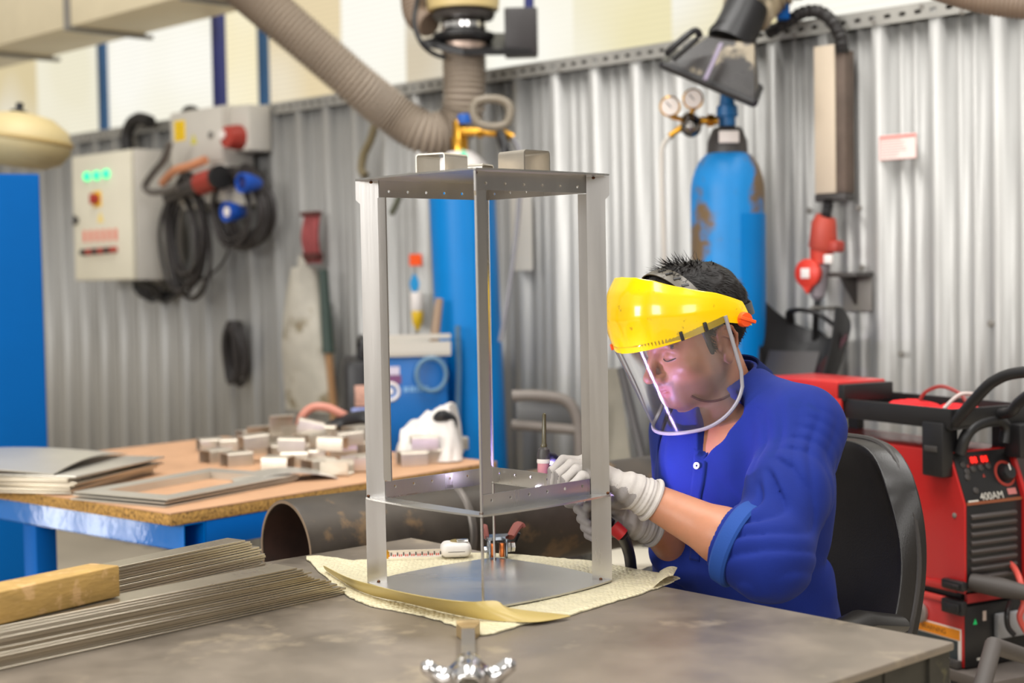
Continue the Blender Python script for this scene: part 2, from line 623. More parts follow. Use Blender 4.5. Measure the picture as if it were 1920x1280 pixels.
M_sheet = mat('bright_sheet', (206, 201, 190), rough=0.36, metal=0.7, var=0.06, vscale=6)
M_chip = mat('chipboard_edge', (168, 128, 66), rough=0.85, var=0.45, vscale=110, dirt=(84, 58, 30), dirt_amt=0.47, dscale=120, bump=0.4, bscale=120)
M_timber = mat('sawn_pine', (182, 146, 82), rough=0.75, var=0.2, vscale=12, stretch=(1, 1, 4), dirt=(206, 166, 112), dirt_amt=0.47, dscale=34, bump=0.5, bscale=60)
M_bar = mat('rolled_flat_bar', (190, 180, 162), rough=0.30, metal=0.9, var=0.06, vscale=6, rvar=0.05)
M_leather = mat('black_leather', (34, 31, 29), rough=0.33, var=0.12, vscale=12, bump=0.12, bscale=300)
M_dirtcloth = mat('dusty_canvas', (196, 190, 176), rough=0.9, var=0.15, vscale=8, dirt=(140, 126, 98), dirt_amt=0.45, dscale=7)

def M_lamp(name, rgb, e):
    return mat(name, rgb, rough=0.4, emit=e)

# ================================================================ partition wall frame
H_OVER = 0.765
PA = CAM + ray(190, 245) * (H_OVER / ray(190, 245).z)
PB = CAM + ray(1740, 5) * (H_OVER / ray(1740, 5).z)
WT = (PB - PA); WT.z = 0; WT.normalize()                    # along the wall, towards the right of the photo
WN = Vector((WT.y, -WT.x, 0))
if WN.y > 0: WN = -WN                                       # out of the wall, towards the camera
W0 = Vector((PA.x, PA.y, 0))
ZTOP = CZ + H_OVER
RIB = 0.030                                                 # how far the ribs stand out of the sheet

def wpt(s, o, z):
    return W0 + WT * s + WN * o + Vector((0, 0, z))

def wuv(px, py, o=0.0):
    """(s, z) on the plane o metres in front of the wall, seen at a pixel"""
    p = onplane(px, py, W0 + WN * o, WN)
    return (p - W0).dot(WT), p.z

def wdepth(px, py, o=0.0):
    return (onplane(px, py, W0 + WN * o, WN) - CAM).dot(FWD)

def wframe(s, o, z):
    """local x out of the wall, y along it to the right, z up"""
    p = wpt(s, o, z)
    return Matrix(((WN.x, WT.x, 0, p.x), (WN.y, WT.y, 0, p.y), (0, 0, 1, p.z), (0, 0, 0, 1)))

# local z out of the wall, x along it, y up (for labels and round things facing out)
FACE_OUT = Matrix(((0, 0, 1, 0), (1, 0, 0, 0), (0, 1, 0, 0), (0, 0, 0, 1)))

# corrugated sheet
b = B()
pitch = 0.188
s0, _ = wuv(1740, 300)
prof = [(0.0, 0), (0.020, 0), (0.032, RIB), (0.062, RIB), (0.074, 0), (0.104, 0), (0.109, 0.006), (0.118, 0.006), (0.123, 0),
        (0.150, 0), (0.155, 0.006), (0.164, 0.006), (0.169, 0)]
pts = []
smin, smax = -2.6, 6.6
k0 = int(math.floor((smin - s0) / pitch))
s = s0 + k0 * pitch - 0.026
while s < smax:
    for (ds, o) in prof:
        pts.append((s + ds, o))
    s += pitch
loz = [b.bm.verts.new(wpt(p[0], p[1] - RIB, 0)) for p in pts]
hiz = [b.bm.verts.new(wpt(p[0], p[1] - RIB, ZTOP - 0.004)) for p in pts]
for i in range(len(pts) - 1):
    b.bm.faces.new((loz[i], loz[i + 1], hiz[i + 1], hiz[i]))
wall = solo('wall_back', b, M_galv, kind='structure', angle=12)
wall['label'] = 'corrugated galvanised sheet partition behind the workbenches'
sm = wall.modifiers.new('thickness', 'SOLIDIFY'); sm.thickness = 0.0015; sm.offset = 0

# perforated angle along the top of the partition
b = B()
T = Matrix(((WT.x, WN.x, 0, 0), (WT.y, WN.y, 0, 0), (0, 0, 1, 0), (0, 0, 0, 1)))
T.translation = wpt(smin, 0.002, ZTOP - 0.045)
n_sl = int((smax - smin) / 0.05)
b.holed((smax - smin), 0.045, 0.003, [(0.025 + 0.05 * i, 0.023, 0.011, 0.006) for i in range(n_sl)], T, sq=True)
b.hexa([wpt(smin, -0.04, ZTOP), wpt(smax, -0.04, ZTOP), wpt(smax, 0.005, ZTOP), wpt(smin, 0.005, ZTOP),
        wpt(smin, -0.04, ZTOP + 0.003), wpt(smax, -0.04, ZTOP + 0.003), wpt(smax, 0.005, ZTOP + 0.003), wpt(smin, 0.005, ZTOP + 0.003)])
solo('trim_1', b, M_rail, kind='structure')['label'] = 'slotted steel angle along the top of the partition'

# screws of the sheet
for (px, py) in ((1640, 42), (1490, 66), (1052, 130), (1805, 22), (970, 140), (1730, 12), (1611, 390), (1518, 395), (1616, 502), (1690, 663), (1858, 606), (1450, 66)):
    s, z = wuv(px, py, 0.0)
    b = B()
    b.lathe([(0.011, 0), (0.011, 0.003), (0.007, 0.004), (0.007, 0.009), (0, 0.010)], wframe(s, 0.0, z) @ FACE_OUT, 10)
    o = part('screw', b, M_grey, wall, world=True)

# floor
b = B()
b.box2((-14, -6, -0.1), (14, 22, 0))
solo('floor', b, M_floor, kind='structure')

# translucent sheet wall with daylight behind it, above and behind the partition
def m_window(name, warm, seed, strength, bright=None):
    m = bpy.data.materials.new(name); m.use_nodes = True
    nt = m.node_tree; N, L = nt.nodes, nt.links
    p = N['Principled BSDF']
    p.inputs['Base Color'].default_value = S(70, 68, 60)
    p.inputs['Roughness'].default_value = 0.35
    tc = N.new('ShaderNodeTexCoord')
    mp = N.new('ShaderNodeMapping'); mp.inputs['Location'].default_value = (seed, seed * 2, 0)
    L.new(tc.outputs['Object'], mp.inputs['Vector'])
    n = N.new('ShaderNodeTexNoise'); n.inputs['Scale'].default_value = 0.9; n.inputs['Detail'].default_value = 1.0
    L.new(mp.outputs['Vector'], n.inputs['Vector'])
    r = N.new('ShaderNodeMapRange'); r.inputs['From Min'].default_value = 0.42; r.inputs['From Max'].default_value = 0.66
    L.new(n.outputs['Fac'], r.inputs['Value'])
    mx = N.new('ShaderNodeMix'); mx.data_type = 'RGBA'
    mx.inputs['A'].default_value = S(*warm)
    mx.inputs['B'].default_value = S(*(bright or (252, 250, 240)))
    L.new(r.outputs['Result'], mx.inputs['Factor'])
    w = N.new('ShaderNodeTexWave'); w.bands_direction = 'Z'; w.inputs['Scale'].default_value = 11; w.inputs['Distortion'].default_value = 0
    L.new(tc.outputs['Object'], w.inputs['Vector'])
    r2 = N.new('ShaderNodeMapRange'); r2.inputs['To Min'].default_value = strength * 0.86; r2.inputs['To Max'].default_value = strength * 1.0
    L.new(w.outputs['Fac'], r2.inputs['Value'])
    L.new(mx.outputs['Result'], p.inputs['Emission Color'])
    L.new(r2.outputs['Result'], p.inputs['Emission Strength'])
    return m

WO = -1.3
edges = [(-420, (232, 214, 168), 0.80), (66, (238, 232, 206), 0.92), (190, (240, 236, 214), 0.95), (408, (246, 234, 196), 0.95), (495, (238, 218, 176), 0.86),
         (640, (244, 240, 222), 0.95), (760, (226, 212, 186), 0.78), (880, (240, 234, 208), 0.95), (1075, (238, 228, 184), 0.90), (1260, (236, 224, 176), 0.88),
         (1480, (246, 244, 234), 1.0), (1760, (238, 226, 186), 0.9), (2300, None, 0)]
for i in range(len(edges) - 1):
    sa, _ = wuv(edges[i][0], 60, WO); sb, _ = wuv(edges[i + 1][0], 60, WO)
    b = B()
    b.hexa([wpt(sa, WO - .01, 1.2), wpt(sb, WO - .01, 1.2), wpt(sb, WO, 1.2), wpt(sa, WO, 1.2), wpt(sa, WO - .01, 4.6), wpt(sb, WO - .01, 4.6), wpt(sb, WO, 4.6), wpt(sa, WO, 4.6)])
    o = solo('window_%d' % (i + 1), b, m_window('daylit_sheet_%d' % i, edges[i][1], i * 3.7, edges[i][2]), kind='structure')
    o['label'] = 'translucent ribbed daylight sheet above the partition'

# blue steel posts behind the partition
def post(px, o, w, m, label, ztop=4.6):
    s, _ = wuv(px, 120, o)
    p = wpt(s, o, 0)
    t = thing('steel_post', label, 'post', M=wframe(s, o, 0), group=None)
    b = B(); b.box2((-w * .5, -w / 2, 0), (w * .5, w / 2, ztop), bev=0.004)
    part('shaft', b, m, t)
    b = B(); b.box2((-w, -w, 0), (w, w, 0.015))
    part('base_plate', b, m, t)
    return t
post(192, -1.18, 0.052, M_teal, 'teal blue steel post behind the partition above the white control cabinet')
post(494, -1.18, 0.05, M_teal, 'teal blue steel post behind the partition, half hidden by the slanting hose')
tp = post(411, -0.25, 0.052, M_navy, 'dark navy steel post with a side arm at its top, above the grey socket box', ztop=2.71)
b = B(); b.box2((-0.03, -0.42, 2.61), (0.03, 0.03, 2.71), bev=0.004)
part('side_arm', b, M_navy, tp)

# ---------------------------------------------------------------- rectangular air duct, top left
def duct_edge(px, py, z):
    return onz(px, py, z)
zd = 2.5
p1 = onz(130, 50, zd); p2 = onz(317, 0, zd)
u = (p2 - p1); u.normalize()
nrm = Vector((-u.y, u.x, 0))
if nrm.y < 0: nrm = -nrm
Md = frame(p1, u)
t = thing('air_duct', 'cream rectangular sheet metal air duct running overhead at the top left', 'duct', M=Md)
b = B(); b.box2((-3.0, 0, 0), (1.9, 0.37, 0.42), bev=0.004)
part('duct_body', b, M_creamd, t)
for x in (0.0, -0.92, 0.98):
    b = B()
    b.box2((x - 0.018, -0.016, -0.018), (x + 0.018, 0.43, -0.001))
    b.box2((x - 0.018, -0.018, -0.018), (x + 0.018, -0.001, 0.44))
    b.box2((x - 0.018, 0.371, -0.018), (x + 0.018, 0.388, 0.44))
    part('flange', b, M_grey, t)

# ================================================================ light
w = bpy.data.worlds.new('hall_daylight'); scene.world = w; w.use_nodes = True
nt = w.node_tree; N, L = nt.nodes, nt.links
bg = N['Background']
tc = N.new('ShaderNodeTexCoord')
sp = N.new('ShaderNodeSeparateXYZ'); L.new(tc.outputs['Generated'], sp.inputs['Vector'])
rp = N.new('ShaderNodeValToRGB')
e = rp.color_ramp.elements
e[0].position = 0.45; e[0].color = (0.30, 0.27, 0.24, 1)
e[1].position = 0.75; e[1].color = (1.0, 0.965, 0.90, 1)
x = rp.color_ramp.elements.new(0.55); x.color = (0.42, 0.395, 0.36, 1)
mr = N.new('ShaderNodeMapRange'); mr.inputs['From Min'].default_value = -1; mr.inputs['From Max'].default_value = 1
L.new(sp.outputs['Z'], mr.inputs['Value']); L.new(mr.outputs['Result'], rp.inputs['Fac'])
mx_ = N.new('ShaderNodeMapRange'); mx_.inputs['From Min'].default_value = -1; mx_.inputs['From Max'].default_value = 1
mx_.inputs['To Min'].default_value = 1.30; mx_.inputs['To Max'].default_value = 0.52
L.new(sp.outputs['X'], mx_.inputs['Value'])
mul = N.new('ShaderNodeVectorMath'); mul.operation = 'SCALE'
L.new(rp.outputs['Color'], mul.inputs[0]); L.new(mx_.outputs['Result'], mul.inputs['Scale'])
L.new(mul.outputs['Vector'], bg.inputs['Color'])
bg.inputs['Strength'].default_value = 0.58

def area(name, loc, target, sx, sy, power, rgb):
    ld = bpy.data.lights.new(name, 'AREA'); ld.shape = 'RECTANGLE'; ld.size = sx; ld.size_y = sy
    ld.energy = power; ld.color = rgb
    o = bpy.data.objects.new(name, ld); C.objects.link(o)
    o.location = loc
    o.rotation_euler = (Vector(target) - Vector(loc)).to_track_quat('-Z', 'Y').to_euler()
    return o
# rows of roof lights and the windows in the hall wall behind the camera
area('roof_light', (-1.0, 2.0, 6.2), (-1.0, 2.2, 0), 1.2, 7.0, 300, (1, .98, .95))
area('roof_light', (2.4, 2.0, 6.2), (2.4, 2.2, 0), 1.2, 7.0, 230, (1, .98, .95))
area('hall_window', (-6.5, -2.5, 2.9), (-1.5, 5, 1.0), 2.6, 1.6, 290, (1, .985, .96))
area('hall_window', (-3.0, -4.6, 3.1), (0, 4, 1.0), 2.2, 1.6, 150, (1, .985, .96))
area('hall_window', (3.0, -4.6, 3.1), (0.5, 4, 1.0), 2.2, 1.6, 90, (1, .985, .96))

for y_, w_p in ((4.34, .13), (4.14, .12), (3.97, .06)):  # narrow unseen area lights, added to mirror as panes in the glossy bench rail
    area('rail_reflection_light', (-5.0, y_, .32), (0, y_, .32), w_p, .62, 3.0 * w_p / .15, (1, .98, .95))

vs = scene.view_settings
vs.view_transform = 'Standard'
vs.look = 'None'
vs.exposure = 0.12
vs.gamma = 1.0
vs.use_curve_mapping = False
scene.cycles.use_denoising = True
scene.cycles.max_bounces = 7
scene.cycles.transparent_max_bounces = 12
scene.cycles.sample_clamp_indirect = 6.0
scene.cycles.caustics_reflective = False
scene.cycles.caustics_refractive = False
# ================================================================ things on and by the partition
def wall_box(name, label, cat, px0, px1, pyt, pyb, depth, group=None):
    """Empty at the lower left front corner region; returns thing, width along the wall, height"""
    s0, zt = wuv(px0, pyt, depth)
    s1, _ = wuv(px1, pyt, depth)
    _, zb = wuv(px0, pyb, depth)
    t = thing(name, label, cat, M=wframe(s0, RIB * 0 + 0.002, zb), group=group)
    return t, s1 - s0, zt - zb

def facing(x, y, z):                      # local frame on a wall thing: x out, y along -> label plane facing out
    return Matrix.Translation(Vector((x, y, z))) @ FACE_OUT

def pxm(px, py, o):                       # pixels per metre (upright) at that spot of the wall
    return F / wdepth(px, py, o)

# ---- white control cabinet with three green lamps
D = 0.27
t, w, h = wall_box('control_cabinet', 'light grey wall cabinet with three lit green lamps and a red switch', 'electrical cabinet', 134, 245, 293, 527, D)
b = B(); b.box2((0, 0, 0), (D - 0.022, w, h), bev=0.004)
part('body', b, M_greybox, t)
b = B(); b.box2((D - 0.02, 0.004, 0.004), (D, w - 0.004, h - 0.004), bev=0.004)
door = part('door', b, M_cream, t)
def dpos(px, py):
    s, z = wuv(px, py, D)
    T = WORLD_OF[t]
    q = T.inverted() @ wpt(s, D, z)
    return q.y, q.z
M_green = M_lamp('lit_green_lamp', (40, 240, 150), 1.1)
for px, py in ((166, 331), (184, 329), (202, 326)):
    y, z = dpos(px, py)
    b = B(); b.lathe([(0.021, 0), (0.021, 0.012), (0.017, 0.014), (0.015, 0.020), (0, 0.022)], facing(D, y, z), 20)
    part('lamp', b, M_green, door)
y, z = dpos(183, 373)
b = B(); b.box((D + .001, y, z), (0.002, 0.075, 0.075), bev=0.0005)
part('switch_plate', b, mat('switch_yellow', (240, 190, 30), 0.5), door)
b = B(); b.lathe([(0.026, 0), (0.026, 0.02), (0.02, 0.024), (0, 0.024)], facing(D + .002, y, z), 20); b.box((D + .03, y, z), (0.02, 0.012, 0.05), bev=0.003)
part('switch_knob', b, M_redd, door)
y, z = dpos(189, 407)
b = B(); b.prism([(-0.028, -0.024), (0.028, -0.024), (0, 0.028)], 0.001, facing(D, y, z))
part('warning_triangle', b, mat('pale_yellow', (236, 208, 110), 0.5), door)
y, z = dpos(145, 413)
b = B(); b.lathe([(0.017, 0), (0.017, 0.012), (0, 0.014)], facing(D, y, z), 16); b.box((D + .016, y, z), (0.01, 0.012, 0.05), bev=0.003)
part('lock', b, M_dgrey, door)
m_lr = mat('red_print', (222, 128, 110), 0.6)
for k in range(6):
    y, z = dpos(160 + 11.5 * k, 443 - 0.7 * k)
    b = B(); b.box((D + .001, y, z), (0.002, 0.03, 0.055))
    part('red_print', b, m_lr, door)
for k in range(6):
    y, z = dpos(163 + 11 * k, 473 - 1.0 * k)
    b = B(); b.lathe([(0.015, 0), (0.015, 0.03), (0, 0.032)], facing(D, y, z), 14)
    part('push_button', b, M_redd if k % 2 else M_black, door)
b = B()
for k in range(6):
    b.tube(spline([(0.08 + .02 * k, w * (.45 + .07 * k), 0.0), (0.1, w * (.5 + .07 * k), -0.04), (0.07, w * (.55 + .06 * k), -0.08 - .01 * (k % 3)), (0.03, w * (.6 + .08 * k), -0.06)], 5), 0.012, 8)
part('cable_glands', b, M_black, t)

# ---- socket box to its right
D2 = 0.16
t2, w2, h2 = wall_box('socket_box', 'pale grey wall box with a yellow sticker and a red socket on its side', 'electrical box', 318, 418, 212, 385, D2)
b = B(); b.box2((0, 0, 0), (D2 - 0.012, w2, h2), bev=0.004)
body2 = part('body', b, M_greybox, t2)
b = B(); b.box2((D2 - 0.01, 0.006, h2 * .42), (D2, w2 - 0.006, h2 - 0.006), bev=0.003)
lid2 = part('upper_lid', b, M_greybox, t2)
b = B(); b.box2((D2 - 0.01, 0.006, 0.02), (D2, w2 - 0.006, h2 * .40), bev=0.003)
part('lower_lid', b, M_greybox, t2)
def bpos(px, py, d=D2):
    s, z = wuv(px, py, d)
    q = WORLD_OF[t2].inverted() @ wpt(s, d, z)
    return q.y, q.z
y, z = bpos(338, 245)
b = B(); b.box((D2 + .001, y, z), (0.002, 0.085, 0.09))
st = part('yellow_sticker', b, mat('sticker_yellow', (248, 208, 20), 0.5), lid2)
b = B()
for k in range(3): b.box((D2 + .0025, y, z + .025 - .025 * k), (0.001, 0.06, 0.006))
part('sticker_print', b, mat('ochre_print', (190, 140, 20), 0.5), lid2)
y, z = bpos(364, 261)
b = B(); b.prism([(-0.026, -0.022), (0.026, -0.022), (0, 0.026)], 0.001, facing(D2, y, z))
part('warning_triangle', b, mat('lime_yellow', (216, 206, 70), 0.5), lid2)
y, z = bpos(397, 253)
b = B(); b.lathe([(0.016, 0), (0.016, 0.008), (0.008, 0.008), (0.008, 0.012), (0, 0.012)], facing(D2, y, z), 16)
part('lock', b, M_grey, lid2)
# red socket and its tail on the side
sy = w2 + 0.11
_, zs = bpos(440, 260, 0.12)
b = B(); b.box2((0.01, w2 + 0.002, zs - 0.06), (0.13, w2 + 0.15, zs + 0.14), bev=0.01)
part('side_housing', b, M_greybox, t2)
b = B(); b.lathe([(0.052, 0), (0.056, 0.03), (0.05, 0.07), (0.046, 0.09), (0.0, 0.092)], facing(0.11, w2 + 0.08, zs), 24)
sk = part('red_socket', b, M_redd, t2)
b = B(); b.lathe([(0.02, 0.0), (0.02, 0.012), (0, 0.012)], facing(0.2, w2 + 0.06, zs + .01), 16)
part('socket_lid_badge', b, M_white, sk)
b = B(); b.box2((0.0, -0.08, -0.02), (0.12, w2 + .1, 0.06), bev=0.006)
part('shelf', b, M_greybox, t2)

# ---- hanging cables: each coil a thing
def coil(name, label, cat, px, py, rx, rz, n, rad, o, m, cat_group=None, jitter=0.012, seed=1, tail=None, lean=0.0):
    rnd = random.Random(seed)
    s, z = wuv(px, py, o)
    t = thing(name, label, cat, M=wframe(s, o, z), group=cat_group)
    b = B()
    P = []
    for k in range(n):
        ax = rx * rnd.uniform(.78, 1.05); az = rz * rnd.uniform(.86, 1.05)
        dx = rnd.uniform(-.6, .6) * jitter; dy = rnd.uniform(-1, 1) * jitter * 1.2; dz = rz - az + rnd.uniform(-1, 1) * jitter
        for i in range(18):
            a = 2 * PI * i / 18 + PI / 2
            pinch = 1 - .35 * max(0, math.sin(a)) ** 2
            P.append(Vector((dx + (k - n / 2) * rad * .9 + .004 * math.sin(3 * a), ax * math.cos(a) * pinch + dy + lean * az * math.sin(a), az * math.sin(a) + dz)))
    b.tube(spline(P, 3), rad, 7)
    part('cable_loops', b, m, t)
    return t

# coil of black cable under the orange plug
c = coil('cable_coil', 'tangled black cable coil hanging in long loops below the orange plug', 'cable coil', 348, 440, 0.16, 0.245, 9, 0.0095, 0.14, M_cable, seed=4, jitter=0.06)
c = coil('cable_coil', 'round dark cable coil carrying two blue plugs, right of the socket box', 'cable coil', 452, 388, 0.17, 0.165, 10, 0.010, 0.13, M_cable, seed=9, jitter=0.02)
tq = c
for px, py in ((461, 343), (432, 397)):
    s, z = wuv(px, py, 0.22)
    q = WORLD_OF[tq].inverted() @ wpt(s, 0.22, z)
    b = B(); b.lathe([(0.022, -0.07), (0.030, -0.05), (0.040, -0.02), (0.043, 0.0), (0.043, 0.025), (0.034, 0.025), (0.03, 0.0), (0, 0.0)], Matrix.Translation(q) @ FACE_OUT, 24)
    pl = part('blue_plug', b, mat('blue_plug', (24, 80, 178), 0.4), tq)
    b = B(); b.lathe([(0.022, 0), (0.022, 0.02), (0, 0.02)], Matrix.Translation(q) @ FACE_OUT, 12)
    part('plug_core', b, M_white if py > 380 else M_navy, pl)
# orange plug and grey lead
s, z = wuv(362, 345, 0.24)
t = thing('industrial_plug', 'orange and black industrial plug lying level on a shelf below the socket box', 'plug', M=wframe(s, 0.22, z))
b = B(); b.tube([(0, -0.24, -0.05), (0, -0.06, -0.012), (0, 0.03, 0.0)], [0.026, 0.034, 0.04], 14)
part('plug_grip', b, M_dgrey, t)
b = B(); b.tube([(0, 0.03, 0.0), (0, 0.16, 0.02)], [0.050, 0.046], 18)
part('plug_collar', b, M_redd, t)
b = B(); b.tube([(0, 0.16, 0.02), (0, 0.185, 0.022)], [0.054, 0.054], 18)
part('plug_flange', b, M_black, t)
b = B(); b.tube(spline([(0.01, -0.26, 0.02), (0.03, -0.13, 0.065), (0.03, 0.0, 0.08), (0.02, 0.10, 0.10)], 6), [0.019] * 19, 10)
part('plug_cover', b, mat('salmon_plastic', (216, 146, 106), 0.5), t)
# grey looped lead between the two boxes
def wpath(pts, o):
    out = []
    for q in pts:
        px, py = q[0], q[1]
        oo = q[2] if len(q) > 2 else o
        s, z = wuv(px, py, oo)
        out.append(wpt(s, oo, z))
    return out
b = B(); b.tube(spline(wpath([(318, 268), (306, 300), (286, 325), (272, 348), (282, 360), (310, 358), (330, 352)], 0.30), 6), 0.016, 10)
solo('power_lead', b, mat('grey_lead', (92, 86, 80), 0.5), 'grey looped power lead crossing between the control cabinet and the socket box', 'cable')
b = B(); b.tube(spline(wpath([(241, 285), (238, 255), (246, 232), (262, 222), (282, 228)], 0.06), 6), 0.03, 12)
solo('cable_hose', b, M_rubber, 'thick black cable bow rising from behind the control cabinet over the partition', 'cable')
b = B(); b.tube(spline(wpath([(345, 214), (352, 206), (362, 206), (372, 213)], 0.03), 5), 0.02, 10)
solo('cable_bow', b, M_rubber, 'small dark cable bow on top of the socket box', 'cable')
b = B(); b.tube(spline(wpath([(446, 235), (440, 215), (449, 203), (462, 208), (460, 235)], 0.10), 6), 0.013, 10)
solo('cable_bow', b, M_rubber, 'thin dark cable bow above the red socket', 'cable')
# thin lead hanging low
b = B(); b.tube(spline(wpath([(425, 430), (428, 470), (410, 502), (380, 522), (350, 520), (320, 500)], 0.08), 6), 0.006, 8)
solo('thin_lead', b, M_cable, 'single thin lead sagging below the two cable coils', 'cable')

# ---- narrow black coil on a nail
c = coil('cable_hank', 'narrow hank of black cable hung on a nail, by itself in mid wall', 'cable coil', 442, 663, 0.058, 0.13, 6, 0.012, 0.05, M_cable, seed=21, jitter=0.018)
b = B(); b.cyl((-0.05, 0, 0.11), (0.03, 0, 0.115), 0.005, 8)
part('nail', b, M_grey, c)

# ---- red brush grip with a dusty canvas bag and a long tool
s, z = wuv(588, 445, 0.06)
t = thing('red_rope_bundle', 'dark red rope bundle hung upright on the partition above the dusty canvas bag', 'rope', M=wframe(s, 0.06, z))
hh = 95 / pxm(588, 445, .06)
b = B()
for k in range(7):
    y = (k - 3) * 0.011
    b.tube(spline([(0.012 * (k % 2), y, -hh * .5), (0.02, y * 1.2, 0), (0.012 * (k % 2), y, hh * .5)], 6), 0.013, 8)
part('strands', b, mat('red_rope', (152, 72, 72), 0.8, var=.3, vscale=60), t)
m_bind = mat('dark_brown_binding', (86, 40, 34), 0.7)
b = B(); b.box((0.01, 0, -hh * .38), (0.05, 0.10, 0.035), bev=0.01)
part('binding', b, m_bind, t)
b = B(); b.box((0.01, 0, hh * .46), (0.05, 0.10, 0.02), bev=0.008)
part('binding', b, m_bind, t)
s, z0 = wuv(585, 770, 0.07)
_, z1 = wuv(590, 500, 0.07)
t = thing('canvas_bag', 'dusty off-white canvas bag hanging on the wall below a red rope bundle', 'bag', M=wframe(s, 0.03, z0))
H = z1 - z0
def bagf(u, v):
    a = 2 * PI * u
    wv = (0.035 + 0.12 * min(1, (1 - v) * 1.9) ** 0.8) * (1 + .06 * math.sin(5 * a + v * 9))
    d = 0.03 + 0.05 * math.sin(PI * min(1, .2 + (1 - v) * .8))
    return Vector((0.05 + d * math.sin(a) , wv * math.cos(a) - .02 * v, H * v))
b = B(); b.grid(bagf, 40, 30)
part('bag_body', b, M_dirtcloth, t)
b = B(); b.tube([(0.05, -.02, H * .97), (0.05, -.02, H + .05)], [0.03, 0.02], 12)
part('bag_neck', b, M_dirtcloth, t)
sa, za = wuv(606, 505, 0.10); sb, zb = wuv(616, 662, 0.10); sc_, zc = wuv(626, 770, 0.10)
t = thing('long_handled_tool', 'long dark green and wooden tool handle leaning on the wall beside the canvas bag', 'tool', loc=wpt(sc_, 0.10, 0))
b = B(); b.tube([wpt(sa, .10, za), wpt(sb, .10, zb)], [0.020, 0.026], 12)
part('grip', b, mat('dark_green_grip', (56, 72, 64), 0.5), t, world=True)
b = B(); b.tube([wpt(sb, .10, zb), wpt(sc_, .10, zc), wpt(sc_ + .05, .14, 0.01)], [0.016, 0.016, 0.016], 12)
part('shaft', b, mat('brown_wood_shaft', (158, 118, 78), 0.6), t, world=True)

# ---- strip of stickers on the wall
for (px, py, wpx, hpx, nm, m, lb) in ((779, 487, 24, 22, 'wall_sticker', M_orange, 'small orange square sticker on the wall above a blue one'),
                                      (777, 530, 22, 34, 'wall_sticker', mat('sky_blue', (30, 150, 214), .5), 'blue drop shaped sticker on the wall under an orange one')):
    s, z = wuv(px, py, 0.003); k = pxm(px, py, 0)
    b = B()
    if 'drop' in lb:
        b.prism([(math.cos(a) * wpx / k * .6 * (1 - .55 * max(0, math.sin(a))), math.sin(a) * hpx / k * .5) for a in [2 * PI * i / 24 for i in range(24)]], 0.003)
    else:
        b.box((0, 0, .0015), (wpx / k / .72, hpx / k, .003))
    b.bm.transform(wframe(s, 0.001, z) @ FACE_OUT)
    solo(nm, b, m, lb, 'sticker', M=wframe(s, 0.001, z))
s, z = wuv(777, 580, 0.06); k = pxm(777, 580, 0.06)
t = thing('glue_bottle', 'white bottle with a yellow lower end hanging nozzle down on the wall', 'bottle', M=wframe(s, 0.045, z))
b = B(); b.lathe([(0, 32 / k), (0.024, 32 / k), (0.026, 28 / k), (0.026, 2 / k), (0.022, -3 / k)], None, 20)
part('bottle_body', b, M_white, t)
b = B(); b.lathe([(0.022, -3 / k), (0.024, -6 / k), (0.02, -26 / k), (0.012, -32 / k), (0.006, -40 / k), (0, -40 / k)], None, 20)
part('bottle_cap', b, mat('amber_yellow', (228, 186, 30), .4), t)
# brown bent hook rods left of the frame
b = B(); b.tube(spline(wpath([(704, 232), (695, 262), (682, 290), (678, 318), (686, 330)], 0.08), 6), 0.017, 10)
solo('bent_rod', b, mat('olive_rod', (116, 104, 76), .5, var=.2), 'olive brown bent rod on the wall under the slanting hose', 'rod')
b = B(); b.tube(spline(wpath([(770, 330), (752, 362), (742, 385), (734, 400)], 0.08), 6), 0.013, 10)
solo('bent_rod', b, mat('grey_green_rod', (104, 106, 88), .5, var=.2), 'grey green bent rod seen through the steel frame below its top plate', 'rod')
# white paper sheet on the wall, right of the tall blue cylinder
s, z = wuv(977, 432, 0.004); k = pxm(977, 432, 0)
b = B(); b.box((0, 0, .001), (40 / k / .72, 150 / k, .002)); b.bm.transform(wframe(s, 0.001, z) @ FACE_OUT)
solo('paper_sheet', b, mat('paper', (228, 222, 210), .7), 'tall pale paper sheet on the wall seen through the steel frame', 'paper', M=wframe(s, 0.001, z))

# ---- printed wall label at the right
s, z = wuv(1683, 275, 0.004); k = pxm(1683, 275, 0)
ww, hh = 56 / k / .72, 47 / k
t = thing('wall_label', 'small white printed label with a red heading on the right of the metal wall', 'label', M=wframe(s, 0.001, z))
b = B(); b.box((0.001, 0, 0), (0.002, ww, hh))
part('card', b, M_white, t)
b = B(); b.box((0.0025, 0, hh * .41), (0.001, ww * .96, hh * .12))
for k2 in range(1): b.box((0.0025, 0, -hh * .48), (0.001, ww * .98, hh * .02))
for sy_ in (-1, 1): b.box((0.0025, sy_ * ww * .49, 0), (0.001, ww * .015, hh * .97))
part('red_print', b, mat('faded_red', (226, 140, 132), .5), t)
b = B()
rnd = random.Random(3)
for k2 in range(7):
    q = rnd.uniform(.5, .9)
    b.box((0.0025, -ww * (.46 - q * .46), hh * (.28 - .105 * k2)), (0.001, ww * .92 * q, hh * .03))
part('print_lines', b, mat('pale_print', (216, 176, 170), .5), t)

